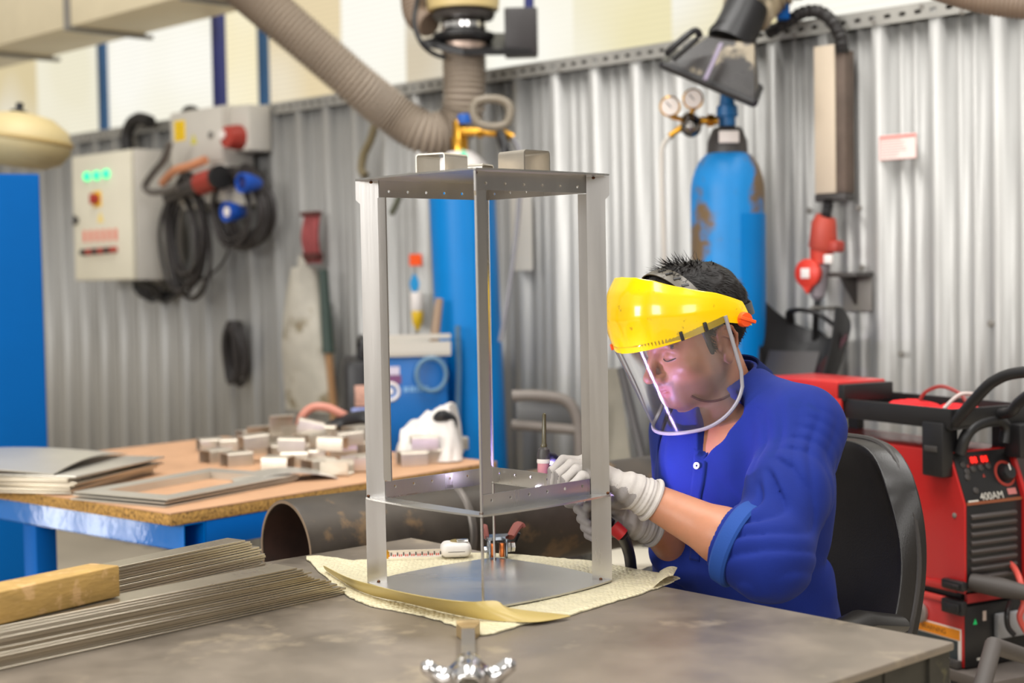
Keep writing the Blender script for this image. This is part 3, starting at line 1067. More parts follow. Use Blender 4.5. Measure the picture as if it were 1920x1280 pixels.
# ---- cable trunk with bow, red coupling and bracket on the right of the wall
D3 = 0.055
t3, w3, h3 = wall_box('conduit_box', 'upright cream and brown cable trunking box on the right of the metal wall', 'cable trunking', 1526, 1565, 88, 364, D3)
b = B(); b.box2((0.0, 0, 0), (D3, w3, h3), bev=0.003)
part('cover', b, mat('cream_cover', (208, 192, 170), .5, var=.04), t3)
b = B(); b.box2((0.0, w3 + .001, 0), (D3 * .95, w3 + 0.034, h3 - .02), bev=0.003)
part('cable_channel', b, mat('dusty_brown', (98, 84, 74), .7, var=.25, vscale=10), t3)
b = B(); b.box2((0.0, 0.0, -0.025), (D3 * 1.02, w3 + 0.034, -0.001), bev=0.003)
part('end_cap', b, M_dgrey, t3)
P = spline(wpath([(1440, 62), (1475, 42), (1505, 24), (1535, 22), (1558, 38), (1573, 62), (1578, 84), (1579, 100)], 0.045), 8)
b = B(); b.tube(P, [0.019 + 0.0025 * math.sin(i * 2.4) for i in range(len(P))], 12)
part('bowed_conduit', b, M_rubber, t3, world=True)

s, z = wuv(1553, 380, 0.09)
t = thing('red_cable_coupling', 'red cable coupling with a round flap hanging below the cable trunking', 'plug', M=wframe(s, 0.10, z))
def loc(px, py, o=0.10):
    s, z = wuv(px, py, o)
    return WORLD_OF[t].inverted() @ wpt(s, o, z)
a0, a1 = loc(1553, 372), loc(1548, 408)
P = spline([a0, loc(1552, 388), a1], 14)
b = B(); b.tube(P, [0.015 + .003 * math.sin(i * 1.5) for i in range(len(P))], 12)
part('cable_sleeve', b, M_black, t)
b = B(); b.tube([loc(1549, 406), loc(1545, 418), loc(1543, 462), loc(1542, 470)], [0.030, 0.037, 0.043, 0.036], 22)
bd = part('coupling_body', b, mat('brick_red_plastic', (182, 70, 54), .5, var=.1), t)
b = B(); b.box(loc(1566, 462), (0.05, 0.04, 0.035), bev=.008)
part('latch', b, M_redd, bd)
b = B(); b.tube([loc(1541, 468), loc(1540, 480), loc(1540, 494)], [0.036, 0.034, 0.032], 20)
part('collar', b, mat('bright_red_plastic', (206, 66, 48), .4), t)
b = B(); b.box(loc(1553, 486, .145), (0.012, 0.028, 0.028), bev=.004)
part('rating_label', b, M_white, t)
q = loc(1517, 512, .13)
b = B(); b.lathe([(0.040, -.01), (0.043, 0), (0.043, 0.012), (0.034, 0.018), (0, 0.019)], Matrix.Translation(q) @ FACE_OUT, 28)
b.prism([(-.03, -.02), (.03, -.02), (0, -.062)], 0.014, Matrix.Translation(q) @ FACE_OUT)
fl = part('flap', b, mat('signal_red', (216, 58, 40), .4), t)
b = B(); b.box((q.x + .021, q.y, q.z), (0.004, 0.03, 0.03), bev=.001)
part('flap_badge', b, M_white, fl)
b = B(); b.tube([loc(1540, 494), loc(1536, 515), loc(1533, 555), loc(1533, 562)], [0.028, 0.027, 0.022, 0.012], 18)
part('plug_end', b, mat('grey_plastic', (140, 132, 136), .45), t)
P = spline([loc(1533, 560), loc(1530, 590), loc(1529, 620, .07), loc(1527, 660, .05)], 6)
b = B(); b.tube(P, 0.010, 10)
part('lead', b, M_black, t)
s, z = wuv(1592, 515, 0.05)
t = thing('wall_bracket', 'small dark grey bracket on the metal wall right of the red coupling', 'bracket', M=wframe(s, 0.002, z))
b = B(); b.box2((0, -.055, -.006), (0.10, 0.055, 0.008), bev=.002); b.prism([(0, 0), (0.09, 0), (0.0, -0.09)], 0.008, Matrix.Translation((0, .0, -.006)) @ Matrix.Rotation(PI / 2, 4, 'X'))
part('arm', b, M_dgrey, t)
b = B(); b.box2((-0.001, -.05, -.11), (0.004, 0.05, 0.0), bev=.001)
part('back_plate', b, M_grey, t)

# ---- black welding helmet on its nail
s, z = wuv(1512, 640, 0.16)
t = thing('welding_helmet', 'black open welding helmet hanging upside down on the wall behind the man', 'welding helmet', M=wframe(s, 0.0, z))
k = pxm(1512, 640, .16)
inv = WORLD_OF[t].inverted()
def hp(px, py, o):
    s, z = wuv(px, py, o)
    return inv @ wpt(s, o, z)
# shell: a rounded trough, open towards the room
def shell(u, v):
    # u around from the left cheek to the right cheek, v from the rim down to the crown
    a = -1.75 + 3.5 * u
    sq = abs(math.sin(a)) ** .8 * (1 if a > 0 else -1)
    wy = 0.135 * (1 - .30 * v ** 2)
    y = wy * sq
    x = 0.19 - 0.145 * math.cos(a) * (1 - .35 * v)
    ztop = 0.115 - 0.10 * max(0, math.cos(a)) + .01 * (1 if a < 0 else -1)
    z = ztop * (1 - v) + (-0.155 - .02 * math.cos(a)) * v
    return Vector((x + .05 * v, y * (1.0 if a < 0 else 1.06), z))
b = B(); b.grid(shell, 30, 16, t=0.006)
sh = part('shell', b, M_black, t)
b = B(); b.grid(lambda u, v: Vector((0.215 + .05 * v + .022 * math.sin(PI * u), -0.085 + .17 * u, -0.03 - .10 * v)), 10, 8, t=.012)
part('inner_liner', b, mat('charcoal_liner', (50, 46, 46), .5), t)
P = spline([(0.13, -0.075, 0.055), (0.17, -0.05, 0.088), (0.18, 0.0, 0.095), (0.17, 0.055, 0.08), (0.14, 0.09, 0.045)], 6)
b = B(); b.tube(P, 0.013, 10, squash=.5)
part('head_band', b, M_black, t)
b = B()
b.grid(lambda u, v: Vector((0.245 - .07 * u, 0.03 + .12 * u, -0.13 + .16 * u - .05 * v + .03 * v * u)), 8, 6, t=.006)
part('maroon_flank', b, mat('maroon_plastic', (62, 22, 24), .35), t)
b = B(); b.cyl((0.0, .01, .095), (0.15, .01, .10), 0.006, 8)
part('hook', b, M_grey, t)

# ---- big beige extraction hood at the far left
p = at(38, 262, 5.6)
t = thing('lamp_hood', 'big round beige hood with a dark knob at the left edge, above the blue cabinet', 'hood', loc=p)
k = F / 5.6
Mh = Matrix.Rotation(R(8), 4, 'Y')
b = B(); b.lathe([(0, 52 / k), (20 / k, 51 / k), (55 / k, 44 / k), (85 / k, 24 / k), (95 / k, 0), (92 / k, -18 / k), (78 / k, -38 / k), (50 / k, -50 / k), (0, -52 / k)], Mh, 36)
part('shade', b, M_beige, t)
b = B(); b.lathe([(16 / k, 50 / k), (16 / k, 54 / k), (7 / k, 56 / k), (7 / k, 68 / k), (0, 70 / k)], Mh @ Matrix.Translation((-8 / k, 0, 0)), 16)
part('knob', b, M_black, t)
b = B(); b.tube([(-.05, .02, .05), (-.5, .1, .25), (-.9, .2, .2)], .03, 10)
part('arm', b, M_beige, t)
b = B(); b.lathe([(97 / k, -2 / k), (97 / k, 3 / k), (94 / k, 5 / k), (94 / k, -4 / k), (97 / k, -2 / k)], Mh, 36)
part('rim', b, mat('tan_rim', (178, 152, 96), .5), t)
# ================================================================ fume extraction hoses
def ribbed(b, pts, r, pitch, n=22, sub=4, amp=0.06):
    P = spline(pts, 40)
    L = [0.0]
    for a, c in zip(P[:-1], P[1:]): L.append(L[-1] + (c - a).length)
    N = max(8, int(L[-1] / pitch * sub))
    Q, rr, j = [], [], 0
    for i in range(N + 1):
        d = L[-1] * i / N
        while j < len(L) - 2 and L[j + 1] < d: j += 1
        f = (d - L[j]) / max(1e-9, L[j + 1] - L[j])
        Q.append(P[j].lerp(P[j + 1], min(1, f)))
        rr.append(r * (1 + amp * math.cos(2 * PI * d / pitch)))
    b.tube(Q, rr, n)
    return b

DH = 5.38
kh = F / DH
t = thing('fume_extraction_arm', 'thick ribbed grey extraction hose slanting down and looping up to a cream pipe fitting', 'extraction hose', loc=at(870, 200, DH))
b = B()
ribbed(b, [at(372, -95, DH - .1), at(450, -30, DH - .1), at(525, 34, DH - .1), at(600, 98, DH - .08), at(672, 160, DH - .05), at(738, 214, DH), at(795, 248, DH), at(840, 246, DH + .02),
           at(866, 214, DH + .02), at(871, 170, DH), at(870, 95, DH)], 39 / kh, 9.0 / kh, amp=.085)
part('flexible_hose', b, M_hose, t, world=True)
c = at(870, 95, DH); s_ = 1 / kh
Mv = Matrix.Translation(c)
b = B(); b.lathe([(40 * s_, -2 * s_), (44 * s_, 0), (44 * s_, 12 * s_), (38 * s_, 14 * s_), (0, 14 * s_)], Mv, 32)
part('hose_clamp', b, mat('pinkish_clamp', (186, 164, 150), .4, metal=.6), t, world=True)
b = B(); b.lathe([(0, 14 * s_), (52 * s_, 16 * s_), (58 * s_, 24 * s_), (58 * s_, 30 * s_), (44 * s_, 34 * s_), (0, 34 * s_)], Mv, 32)
part('swivel_ring', b, M_black, t, world=True)
b = B(); b.lathe([(0, 34 * s_), (40 * s_, 34 * s_), (43 * s_, 40 * s_), (40 * s_, 56 * s_), (0, 57 * s_)], Mv, 32)
part('bright_collar', b, M_chrome, t, world=True)
b = B(); b.lathe([(0, 57 * s_), (56 * s_, 58 * s_), (60 * s_, 66 * s_), (56 * s_, 72 * s_), (0, 73 * s_)], Mv, 32)
part('flange_ring', b, M_dgrey, t, world=True)
b = B(); b.lathe([(0, 73 * s_), (66 * s_, 74 * s_), (68 * s_, 90 * s_), (68 * s_, 260 * s_), (0, 262 * s_)], Mv, 40)
part('cream_pipe', b, mat('cream_pipe', (206, 184, 128), .45, var=.05), t, world=True)
# bracket plate and motor box
def slab(pxs, d, th, down):
    lo = [at(px, py, d) for px, py in pxs]
    off = FWD * th
    return lo, [p + off for p in lo]
b = B()
A = [at(792, 75, DH - .06), at(868, 92, DH - .12), at(1008, 92, DH - .02), at(960, 62, DH + .2), at(850, 60, DH + .1)]
b2 = [p + Vector((0, 0, -0.022)) for p in A]
va = [b.bm.verts.new(p) for p in A]; vb = [b.bm.verts.new(p) for p in b2]
b.bm.faces.new(va); b.bm.faces.new(list(reversed(vb)))
for i in range(5):
    j = (i + 1) % 5
    b.bm.faces.new((va[i], vb[i], vb[j], va[j]))
part('bracket_plate', b, M_black, t, world=True)
cbx = at(977, 62, DH + .02)
b = B(); b.box(cbx, (62 * s_, .10, 88 * s_), bev=.006)
part('motor_box', b, mat('dark_steel_box', (48, 44, 44), .45), t, world=True)
b = B(); b.cyl(at(992, 20, DH + .05), at(992, -120, DH + .05), .018, 12)
part('support_rod', b, M_navy, t, world=True)
P = spline([at(792, -30, DH - .1), at(781, 10, DH - .1), at(777, 45, DH - .12), at(790, 80, DH - .13), at(812, 100, DH - .1), at(835, 108, DH - .08)], 8)
b = B(); b.tube(P, 0.009, 10)
part('cable', b, M_black, t, world=True)
b = B(); ribbed(b, [at(778, -70, DH + .12), at(775, -10, DH + .12), at(782, 30, DH + .1), at(806, 46, DH + .05)], 24 * s_, 9 * s_)
part('side_hose', b, M_hosed, t, world=True)

# ---- dark extraction hood at the upper right
DR = 4.45
kr = F / DR; s_ = 1 / kr
t = thing('extraction_hood', 'dusty black rectangular extraction hood tilted on a crumpled hose, above the rusty cylinder', 'extraction hood', loc=at(1330, 130, DR))
lo = [at(1244, 122, DR - .05), at(1413, 193, DR - .12), at(1424, 165, DR + .16), at(1262, 98, DR + .20)]
hi = [at(1328, 70, DR - .04), at(1414, 84, DR - .08), at(1418, 72, DR + .10), at(1345, 58, DR + .12)]
M_hood = mat('dusty_black_hood', (44, 40, 38), rough=.35, var=.3, vscale=9, dirt=(150, 138, 116), dirt_amt=.47, dscale=11, rvar=.12)
b = B(); b.hexa(lo + hi)
part('hood_shell', b, M_hood, t, world=True)
b = B()
for i in range(4):
    b.tube([lo[i], lo[(i + 1) % 4]], .013, 8)
part('rim_seal', b, M_black, t, world=True)
b = B(); b.tube([hi[0].lerp(hi[2], .5) - (hi[0] - lo[0]) * .02, at(1368, 82, DR + .02), at(1388, 42, DR + .04), at(1402, 10, DR + .05)], [46 * s_, 44 * s_, 42 * s_, 42 * s_], 28)
part('neck_pipe', b, M_black, t, world=True)
P = spline([at(1252, 100, DR - .14), at(1258, 92, DR - .16), at(1300, 58, DR - .16), at(1312, 66, DR - .13)], 5)
b = B(); b.tube(P, .010, 8)
P = spline([at(1262, 112, DR - .12), at(1308, 72, DR - .12)], 3)
b.tube(P, .008, 8)
part('grab_handle', b, M_black, t, world=True)
b = B(); b.tube([at(1352, 82, DR - .13), at(1322, 150, DR - .14)], .014, 8, squash=.4)
part('worn_strip', b, mat('lilac_worn_strip', (150, 140, 160), .4), t, world=True)
P = spline([at(1402, 18, DR + .05), at(1425, -10, DR + .1), at(1470, -40, DR + .1), at(1540, -70, DR + .1)], 14)
b = B(); b.tube(P, [(46 + 5 * math.sin(i * 1.3) + 3 * math.sin(i * 2.9)) * s_ for i in range(len(P))], 20)
part('crumpled_hose', b, mat('crumpled_cream_hose', (186, 174, 148), .6, var=.3, vscale=14, dirt=(96, 88, 74), dirt_amt=.44, dscale=12), t, world=True)
b = B(); b.box(at(1468, 22, DR + .12), (.035, .04, .05), bev=.004)
part('blue_clip', b, M_blue, t, world=True)

# ---- ribbed hose leaving at the upper right corner
b = B(); ribbed(b, [at(1740, -30, 3.9), at(1790, -14, 3.85), at(1850, 2, 3.8), at(1930, 12, 3.75), at(2040, 18, 3.7)], 24 / (F / 3.85), 8 / (F / 3.85))
solo('ribbed_hose', b, M_hosed, 'brown ribbed hose crossing the upper right corner above the wall', 'hose')

# ================================================================ gas cylinders
def regulator(t, m0, side):
    pass

def gas_cylinder(label, pxc, d, wpx_, py_sh, mbody, lean):
    k = F / d
    r = wpx_ / k / 2
    p = at(pxc, 516, d)
    base = Vector((p.x, p.y, 0))
    zsh = at(pxc, py_sh, d).z
    M = Matrix.Translation(base) @ Matrix.Rotation(lean, 4, 'Y')
    t = thing('gas_cylinder', label, 'gas cylinder', M=M)
    b = B()
    prof = [(0, 0.0), (r * .82, 0.0), (r * .97, .015), (r, .04), (r, zsh - .10)]
    for i in range(1, 9):
        a = i / 8 * PI / 2
        prof.append((r * (.34 + .66 * math.cos(a)), zsh - .10 + .135 * math.sin(a)))
    prof += [(r * .34, zsh + .05), (0, zsh + .05)]
    b.lathe(prof, None, 48)
    part('body', b, mbody, t)
    return t, zsh, r, k

m_old = mat('worn_blue_paint', (24, 130, 200), rough=.42, spec=.35, var=.1, vscale=6, dirt=(112, 92, 66), dirt_amt=.50, dscale=5.5)
m_newb = mat('bright_blue_paint', (0, 118, 190), rough=.4, var=.05, vscale=4, spec=.25)
t, zsh, r, k = gas_cylinder('rusty worn blue gas cylinder with two gauges standing behind the man', 1361, 4.58, 138, 305, m_old, R(.3))
RC = t
u_ = 1 / k
# newer blue paint band on its right flank
b = B()
def flank(u, v):
    a = R(-78) + R(150) * u
    zz = 0.3 + (zsh - .16 - .3) * v
    if v > .96: a = R(-78) + R(150) * u
    return Vector((math.cos(a) * (r + .0025), math.sin(a) * (r + .0025), zz))
b.grid(flank, 24, 6, t=.002)
part('repainted_flank', b, m_newb, t)
z0 = zsh + .05
b = B(); b.lathe([(r * .56, zsh + .022), (r * .54, z0 + .012), (r * .42, z0 + .048), (r * .36, z0 + .055), (0, z0 + .055)], None, 28)
part('neck_ring', b, M_dgrey, t)
b = B(); b.box((-.004, -r * .56, z0 + .022), (.06, .012, .036), bev=.002)
part('neck_label', b, M_white, t)
b = B(); b.lathe([(.026, z0 + .06), (.026, z0 + .085), (.034, z0 + .09), (.032, z0 + .12), (.024, z0 + .125), (.018, z0 + .165), (0, z0 + .165)], None, 18)
vb = part('valve_body', b, mat('valve_blue', (40, 112, 172), .4), t)
b = B(); b.lathe([(.013, z0 + .165), (.013, z0 + .195), (0, z0 + .195)], None, 12)
part('valve_stem', b, M_copper, vb)
b = B(); b.lathe([(0, z0 + .188), (.028, z0 + .188), (.033, z0 + .194), (.033, z0 + .206), (.028, z0 + .212), (0, z0 + .212)], None, 20)
part('hand_wheel', b, mat('hand_wheel_blue', (14, 100, 206), .35), vb)
def rel(px, py, dd): return WORLD_OF[RC].inverted() @ at(px, py, dd)
dr = 4.52
b = B(); b.tube([rel(1346, 226, dr), rel(1318, 226, dr), rel(1304, 228, dr)], [.014, .012, .014], 12)
b.tube([rel(1338, 226, dr), rel(1326, 226, dr)], .021, 6)
part('brass_inlet', b, M_brass, t)
b = B(); b.tube([rel(1308, 222, dr), rel(1302, 228, dr), rel(1290, 232, dr), rel(1278, 236, dr)], [.022, .034, .034, .02], 18)
b.ball(rel(1296, 238, dr - .02), .032)
rg = part('regulator_body', b, mat('dark_chrome', (120, 116, 112), .2, metal=1), t)
for px, py in ((1257, 200), (1300, 186)):
    c = rel(px, py, dr - .02)
    Mg = Matrix.Translation(c) @ Matrix.Rotation(R(90), 4, 'X') @ Matrix.Rotation(R(-12), 4, 'Y')
    b = B(); b.lathe([(0, -.02), (.030, -.02), (.032, 0), (.032, .012), (.027, .014)], Mg, 24)
    g = part('gauge', b, M_brass, rg)
    b = B(); b.lathe([(.0275, .004), (.0275, .0125), (0, .0126)], Mg, 24)
    o = part('gauge_face', b, mat('gauge_face', (226, 216, 208), .4), rg)
    b = B(); b.box((0, .006, .0135), (.003, .024, .0015), Matrix.Identity(3)); b.bm.transform(Mg @ Matrix.Rotation(R(40), 4, 'Z'))
    part('needle', b, M_black, rg)
    b = B(); b.tube([c + Vector((0, 0, -.03)), rel(1290, 226, dr)], .007, 8)
    part('gauge_stem', b, M_brass, rg)
b = B(); b.tube([rel(1280, 238, dr), rel(1262, 250, dr), rel(1256, 256, dr)], [.012, .009, .011], 10)
part('brass_outlet', b, M_brass, t)
b = B(); b.tube(spline([rel(1256, 256, dr), rel(1244, 272, dr), rel(1241, 300, dr), rel(1243, 400, dr), rel(1248, 520, dr + .02), rel(1262, 640, dr + .1), rel(1268, 760, dr + .1)], 8), .008, 10)
part('gas_hose', b, mat('pale_gas_hose', (196, 190, 180), .4), t)

t, zsh, r, k = gas_cylinder('tall clean blue gas cylinder standing behind the steel frame', 893, 5.25, 124, 312, m_newb, R(-1.6))
LC = t
def rel2(px, py, dd): return WORLD_OF[LC].inverted() @ at(px, py, dd)
z0 = zsh + .05
b = B(); b.lathe([(r * .96, zsh - .055), (r * .86, zsh - .005), (r * .55, zsh + .036), (r * .36, z0 + .002), (0, z0 + .004)], None, 40)
part('white_shoulder', b, mat('white_shoulder', (218, 212, 208), .45, var=.06), t)
b = B(); b.prism([(-.016, -.016), (.016, -.016), (.0, .018)], .001, Matrix.Translation(rel2(869, 287, 5.14)) @ Matrix.Rotation(R(60), 4, 'X'))
part('green_mark', b, mat('mint', (90, 196, 150), .5), t)
b = B(); b.lathe([(.03, z0), (.03, z0 + .05), (.024, z0 + .06), (.02, z0 + .11), (0, z0 + .11)], None, 16)
vb = part('valve_body', b, M_brass, t)
q = rel2(872, 222, 5.2)
b = B(); b.lathe([(0, -.018), (.022, -.018), (.026, 0), (.026, .014), (0, .018)], Matrix.Translation(q), 18)
part('hand_wheel', b, mat('hand_wheel_blue2', (40, 100, 190), .4), vb)
b = B(); b.tube([rel2(868, 246, 5.2), rel2(905, 247, 5.18), rel2(940, 248, 5.16), rel2(962, 258, 5.16)], [.017, .014, .018, .014], 12)
b.tube([rel2(895, 247, 5.18), rel2(905, 247, 5.18)], .024, 6)
part('brass_manifold', b, M_brass, t)
P = spline([rel2(x, y, 5.05) for x, y in ((898, 232), (888, 214), (890, 196), (905, 187), (932, 186), (951, 194), (957, 210), (949, 232), (925, 238))], 6, closed=True)
b = B(); b.tube(P, .0145, 12, closed=True)
part('valve_guard', b, mat('grey_brown_guard', (130, 120, 104), .4), t)
b = B(); b.tube(spline([rel2(938, 250, 5.15), rel2(945, 275, 5.12), rel2(950, 300, 5.12)], 5), .018, 10)
part('black_nipple', b, M_black, t)
b = B(); b.tube(spline([rel2(962, 258, 5.15), rel2(972, 280, 5.12), rel2(976, 310, 5.1), rel2(970, 420, 5.1), rel2(952, 560, 5.08), rel2(938, 640, 5.08)], 8), .008, 10)
part('gas_hose', b, mat('grey_gas_hose', (128, 126, 130), .5), t)
ps = [rel2(858, 610, 5.1), rel2(860, 690, 5.1), rel2(858, 770, 5.1), rel2(862, 860, 5.1)]
b = B(); b.tube(ps, .010, 8)
part('strap', b, mat('slate_strap', (74, 108, 136), .6), t)

# ================================================================ blue welding set behind the table
DB = 5.0
pA = at(650, 720, DB + .25)
kb = F / DB
sx = Vector((WT.x, WT.y, 0))
# its long side faces the camera; front (black) to the left
o = at(706, 690, DB); o.z = 0
ux = Vector((.985, .17, 0))
t = thing('blue_welding_set', 'blue welding set with a black front end standing behind the workbench', 'welding machine', M=frame(o, ux))
def q_(px, py): 
    p = WORLD_OF[t].inverted() @ at(px, py, DB); return p.x, p.z
x1, zt = q_(842, 668); x0, zb = q_(702, 770)
b = B(); b.box2((x0, 0, zb - .22), (x1, .32, zt), bev=.008)
bb = part('blue_side', b, mat('deep_blue_enamel', (10, 98, 170), .35), t)
b = B(); b.box2((x0 - .02, -.012, zt + .002), (x1 + .01, .33, zt + .012)); b.box2((x0 - .02, -.014, zt + .012), (x1 + .01, -.002, zt + .05)); b.box2((x0 - .02, .32, zt + .012), (x1 + .01, .332, zt + .05)); b.box2((x0 - .02, -.014, zt + .06), (x1 + .01, -.004, zt + .075))
part('top_tray', b, mat('tray_grey', (196, 190, 178), .5), t)
# round mark and a row of pale lettering
zm = zt - .085
b = B()
P = [(x0 + .055 + .028 * math.cos(a), -.0015, zm - .03 + .028 * math.sin(a)) for a in [2 * PI * i / 24 for i in range(24)]]
b.tube(P, .006, 6, closed=True); b.ball((x0 + .055, -.001, zm - .03), .012, (1, .2, 1))
part('round_emblem', b, M_white, bb)
b = B()
rnd = random.Random(2)
xx = x0 + .10
while xx < x1 - .07:
    wq = rnd.uniform(.008, .016)
    b.box((xx + wq / 2, -.001, zm - .024), (wq, .002, .018)); xx += wq + .005
part('pale_lettering', b, mat('pale_blue_print', (120, 166, 206), .5), bb)
b = B(); b.box((x0 + .05, -.0015, zt - .045), (.075, .002, .028))
part('white_patch', b, mat('white_pinkish', (206, 196, 210), .5), bb)
b = B(); b.box((x0 + .055, -.0016, zt - .075), (.075, .002, .03))
part('purple_patch', b, mat('purple_red_print', (118, 70, 110), .5), bb)
P = [(x1 - .06 + .05 * math.cos(a), -.03, zt - .06 + .055 * math.sin(a)) for a in [2 * PI * i / 20 for i in range(20)]]
b = B(); b.tube(P, .008, 8, closed=True)
part('hose_ring', b, mat('grey_blue_hose', (90, 124, 150), .5), t)
xa, _ = q_(648, 720); _, z1 = q_(650, 672); _, z2 = q_(650, 772)
b = B(); b.box2((xa, -.012, z2 - .22), (x0 - .004, .33, zt - .005), bev=.03)
fr = part('black_front', b, M_black, t)
b = B(); b.box2((xa + .028, -.018, zt - .16), (x0 - .012, -.013, zt - .09), bev=.002)
part('front_sticker', b, mat('mixed_sticker', (196, 150, 130), .5, var=.5, vscale=60), fr)
b = B(); b.box2((xa + .016, -.019, zt - .195), (x0 - .012, -.014, zt - .165), bev=.002)
part('pale_blue_strip', b, mat('pale_violet', (150, 160, 214), .5), fr)
for i in range(5):
    b = B(); b.box2((xa + .02, -.020, zt - .235 - .018 * i), (x0 - .01, -.013, zt - .228 - .018 * i))
    part('vent_slot', b, M_dgrey, fr)
b = B(); b.tube(spline([(xa + .06, .05, zt - .01), (xa + .065, .05, zt + .05), (xa + .07, .12, zt + .06), (xa + .07, .26, zt + .05), (xa + .07, .28, zt - .01)], 5), .013, 10)
part('carry_handle', b, M_black, t)
b = B(); b.box2((xa, 0, .0), (x1, .32, .05), bev=.004)
for x_ in (xa + .08, x1 - .08):
    b.box2((x_ - .03, .05, .05), (x_ + .03, .27, zb - .2))
part('trolley', b, M_dgrey, t)
# brown stick leaning behind it
b = B(); b.tube([at(824, 560, 5.12), at(814, 644, 5.10)], [.014, .017], 10)
solo('brown_stick', b, mat('brown_stick', (146, 122, 100), .6), 'short brown stick standing on top of the blue welding set', 'stick')

# ---- tubular steel trolley behind the frame
t = thing('tube_trolley', 'dark grey bent tube trolley handle standing between the tall blue cylinder and the man', 'trolley', loc=(at(1030, 800, 4.7).x, at(1030, 800, 4.7).y, 0))
m_tub = mat('dusty_grey_tube', (112, 104, 96), .5, var=.15)
P = spline([at(960, 742, 4.6), at(1010, 742, 4.6), at(1058, 750, 4.6), at(1080, 778, 4.6), at(1086, 830, 4.6), at(1088, 1000, 4.6)], 8)
b = B(); b.tube(P, .018, 12)
part('bent_tube', b, m_tub, t, world=True)
b = B(); b.tube([at(960, 796, 4.62), at(1084, 806, 4.6)], .016, 10)
part('cross_tube', b, m_tub, t, world=True)
c0 = at(1024, 775, 4.66); 
b = B(); b.box(c0 + Vector((0, .05, 0)), (.19, .03, .085), bev=.01)
part('back_panel', b, mat('dim_panel', (92, 92, 90), .5), t, world=True)
c0 = at(1010, 850, 4.66)
b = B(); b.box(Vector((c0.x, c0.y + .06, .32)), (.26, .24, .56), bev=.01)
part('tool_box', b, mat('dark_brown_box', (62, 56, 52), .6), t, world=True)
b = B(); b.box((c0.x + .05, c0.y + .05, .02), (.42, .3, .04), bev=.01)
part('base_plate', b, M_dgrey, t, world=True)
# boards leaning on the wall behind the man's face
t = thing('leaning_board', 'dull olive grey board leaning on the wall left of the face shield', 'board', loc=(at(1175, 900, 4.7).x, at(1175, 900, 4.7).y, 0))
b = B(); b.hexa([at(1120, 1180, 4.55), at(1225, 1180, 4.45), at(1225, 1180, 4.55), at(1120, 1180, 4.65), at(1098, 690, 4.85), at(1160, 690, 4.75), at(1160, 690, 4.8), at(1098, 690, 4.9)])
part('panel', b, mat('olive_grey_board', (126, 120, 106), .7, var=.2, vscale=5), t, world=True)
b = B(); b.tube([at(1165, 690, 4.7), at(1205, 860, 4.6), at(1230, 1180, 4.5)], .014, 8)
part('edge_tube', b, M_dgrey, t, world=True)

# ================================================================ blue cabinet at the left edge
dcb = 5.0
pa = at(74, 326, dcb); zt = pa.z
t = thing('blue_cabinet', 'tall plain blue steel cabinet at the left edge', 'cabinet', M=frame((pa.x, pa.y, 0), (1, .42, 0)))
b = B(); b.box2((-.9, 0, .06), (0, .45, zt), bev=.006)
part('body', b, mat('cabinet_blue', (0, 86, 156), .7, spec=.1, var=.06, vscale=2), t)
b = B(); b.box2((-.895, -.012, .09), (-.004, -.001, zt - .01), bev=.003)
part('door', b, mat('cabinet_door_blue', (0, 86, 156), .7, spec=.1, var=.06, vscale=2), t)
b = B(); b.box2((-.88, .02, 0), (-.02, .43, .06))
part('plinth', b, M_dgrey, t)
p = at(88, 805, 5.3)
b = B(); b.tube(spline([p + Vector((-.02, 0, .1)), p + Vector((.012, 0, .06)), p, p + Vector((.01, 0, -.06)), p + Vector((-.02, 0, -.2))], 5), .012, 8)
b.bm.free()
# ================================================================ back left workbench
ZT = 0.80
C2 = onz(320, 962, ZT)
a_ = onz(860, 876, ZT) - C2; a_.z = 0; a_.normalize()
b_ = Vector((-a_.y, a_.x, 0))
M2 = Matrix(((a_.x, b_.x, 0, C2.x), (a_.y, b_.y, 0, C2.y), (0, 0, 1, 0), (0, 0, 0, 1)))    # local x to the right back, y to the left back
LA, LB = 1.10, 1.22
t = thing('workbench', 'blue steel workbench with a chipboard top carrying plates and bent clips', 'workbench', M=M2)
b = B(); b.box2((0, 0, ZT - .003), (LA, LB, ZT))
top = part('bench_top', b, M_wood, t)
b = B(); b.box2((0, 0, ZT - .030), (LA, LB, ZT - .0032), bev=.002)
part('chipboard_edge', b, M_chip, top)
def hollow(b, x0, x1, y0, y1, z0, z1, axis, th=.003):
    if axis == 'x':
        b.box2((x0, y0, z0), (x1, y0 + th, z1)); b.box2((x0, y1 - th, z0), (x1, y1, z1))
        b.box2((x0, y0, z0), (x1, y1, z0 + th)); b.box2((x0, y0, z1 - th), (x1, y1, z1))
    else:
        b.box2((x0, y0, z0), (x0 + th, y1, z1)); b.box2((x1 - th, y0, z0), (x1, y1, z1))
        b.box2((x0, y0, z0), (x1, y1, z0 + th)); b.box2((x0, y0, z1 - th), (x1, y1, z1))
zr1, zr0 = ZT - .031, ZT - .093
b = B(); hollow(b, .035, .095, .002, LB - .01, zr0, zr1, 'y')
part('front_rail', b, M_bluegloss, t)
b = B(); b.box2((.097, .002, zr0), (LA - .02, .06, zr1), bev=.002)
part('side_rail', b, M_blue, t)
b = B(); b.box2((LA - .08, .062, zr0), (LA - .02, LB - .01, zr1), bev=.002)
part('rear_rail', b, M_blue, t)
for (x, y) in ((.035, .62), (LA - .08, .62), (LA - .08, .03), (.035, 1.15)):
    b = B(); b.box2((x, y, 0), (x + .06, y + .06, zr0 - .001), bev=.003)
    part('leg', b, M_blue, t)
b = B(); b.box2((.04, .70, .28), (.09, 1.14, .33), bev=.003)
part('stretcher', b, M_blue, t)

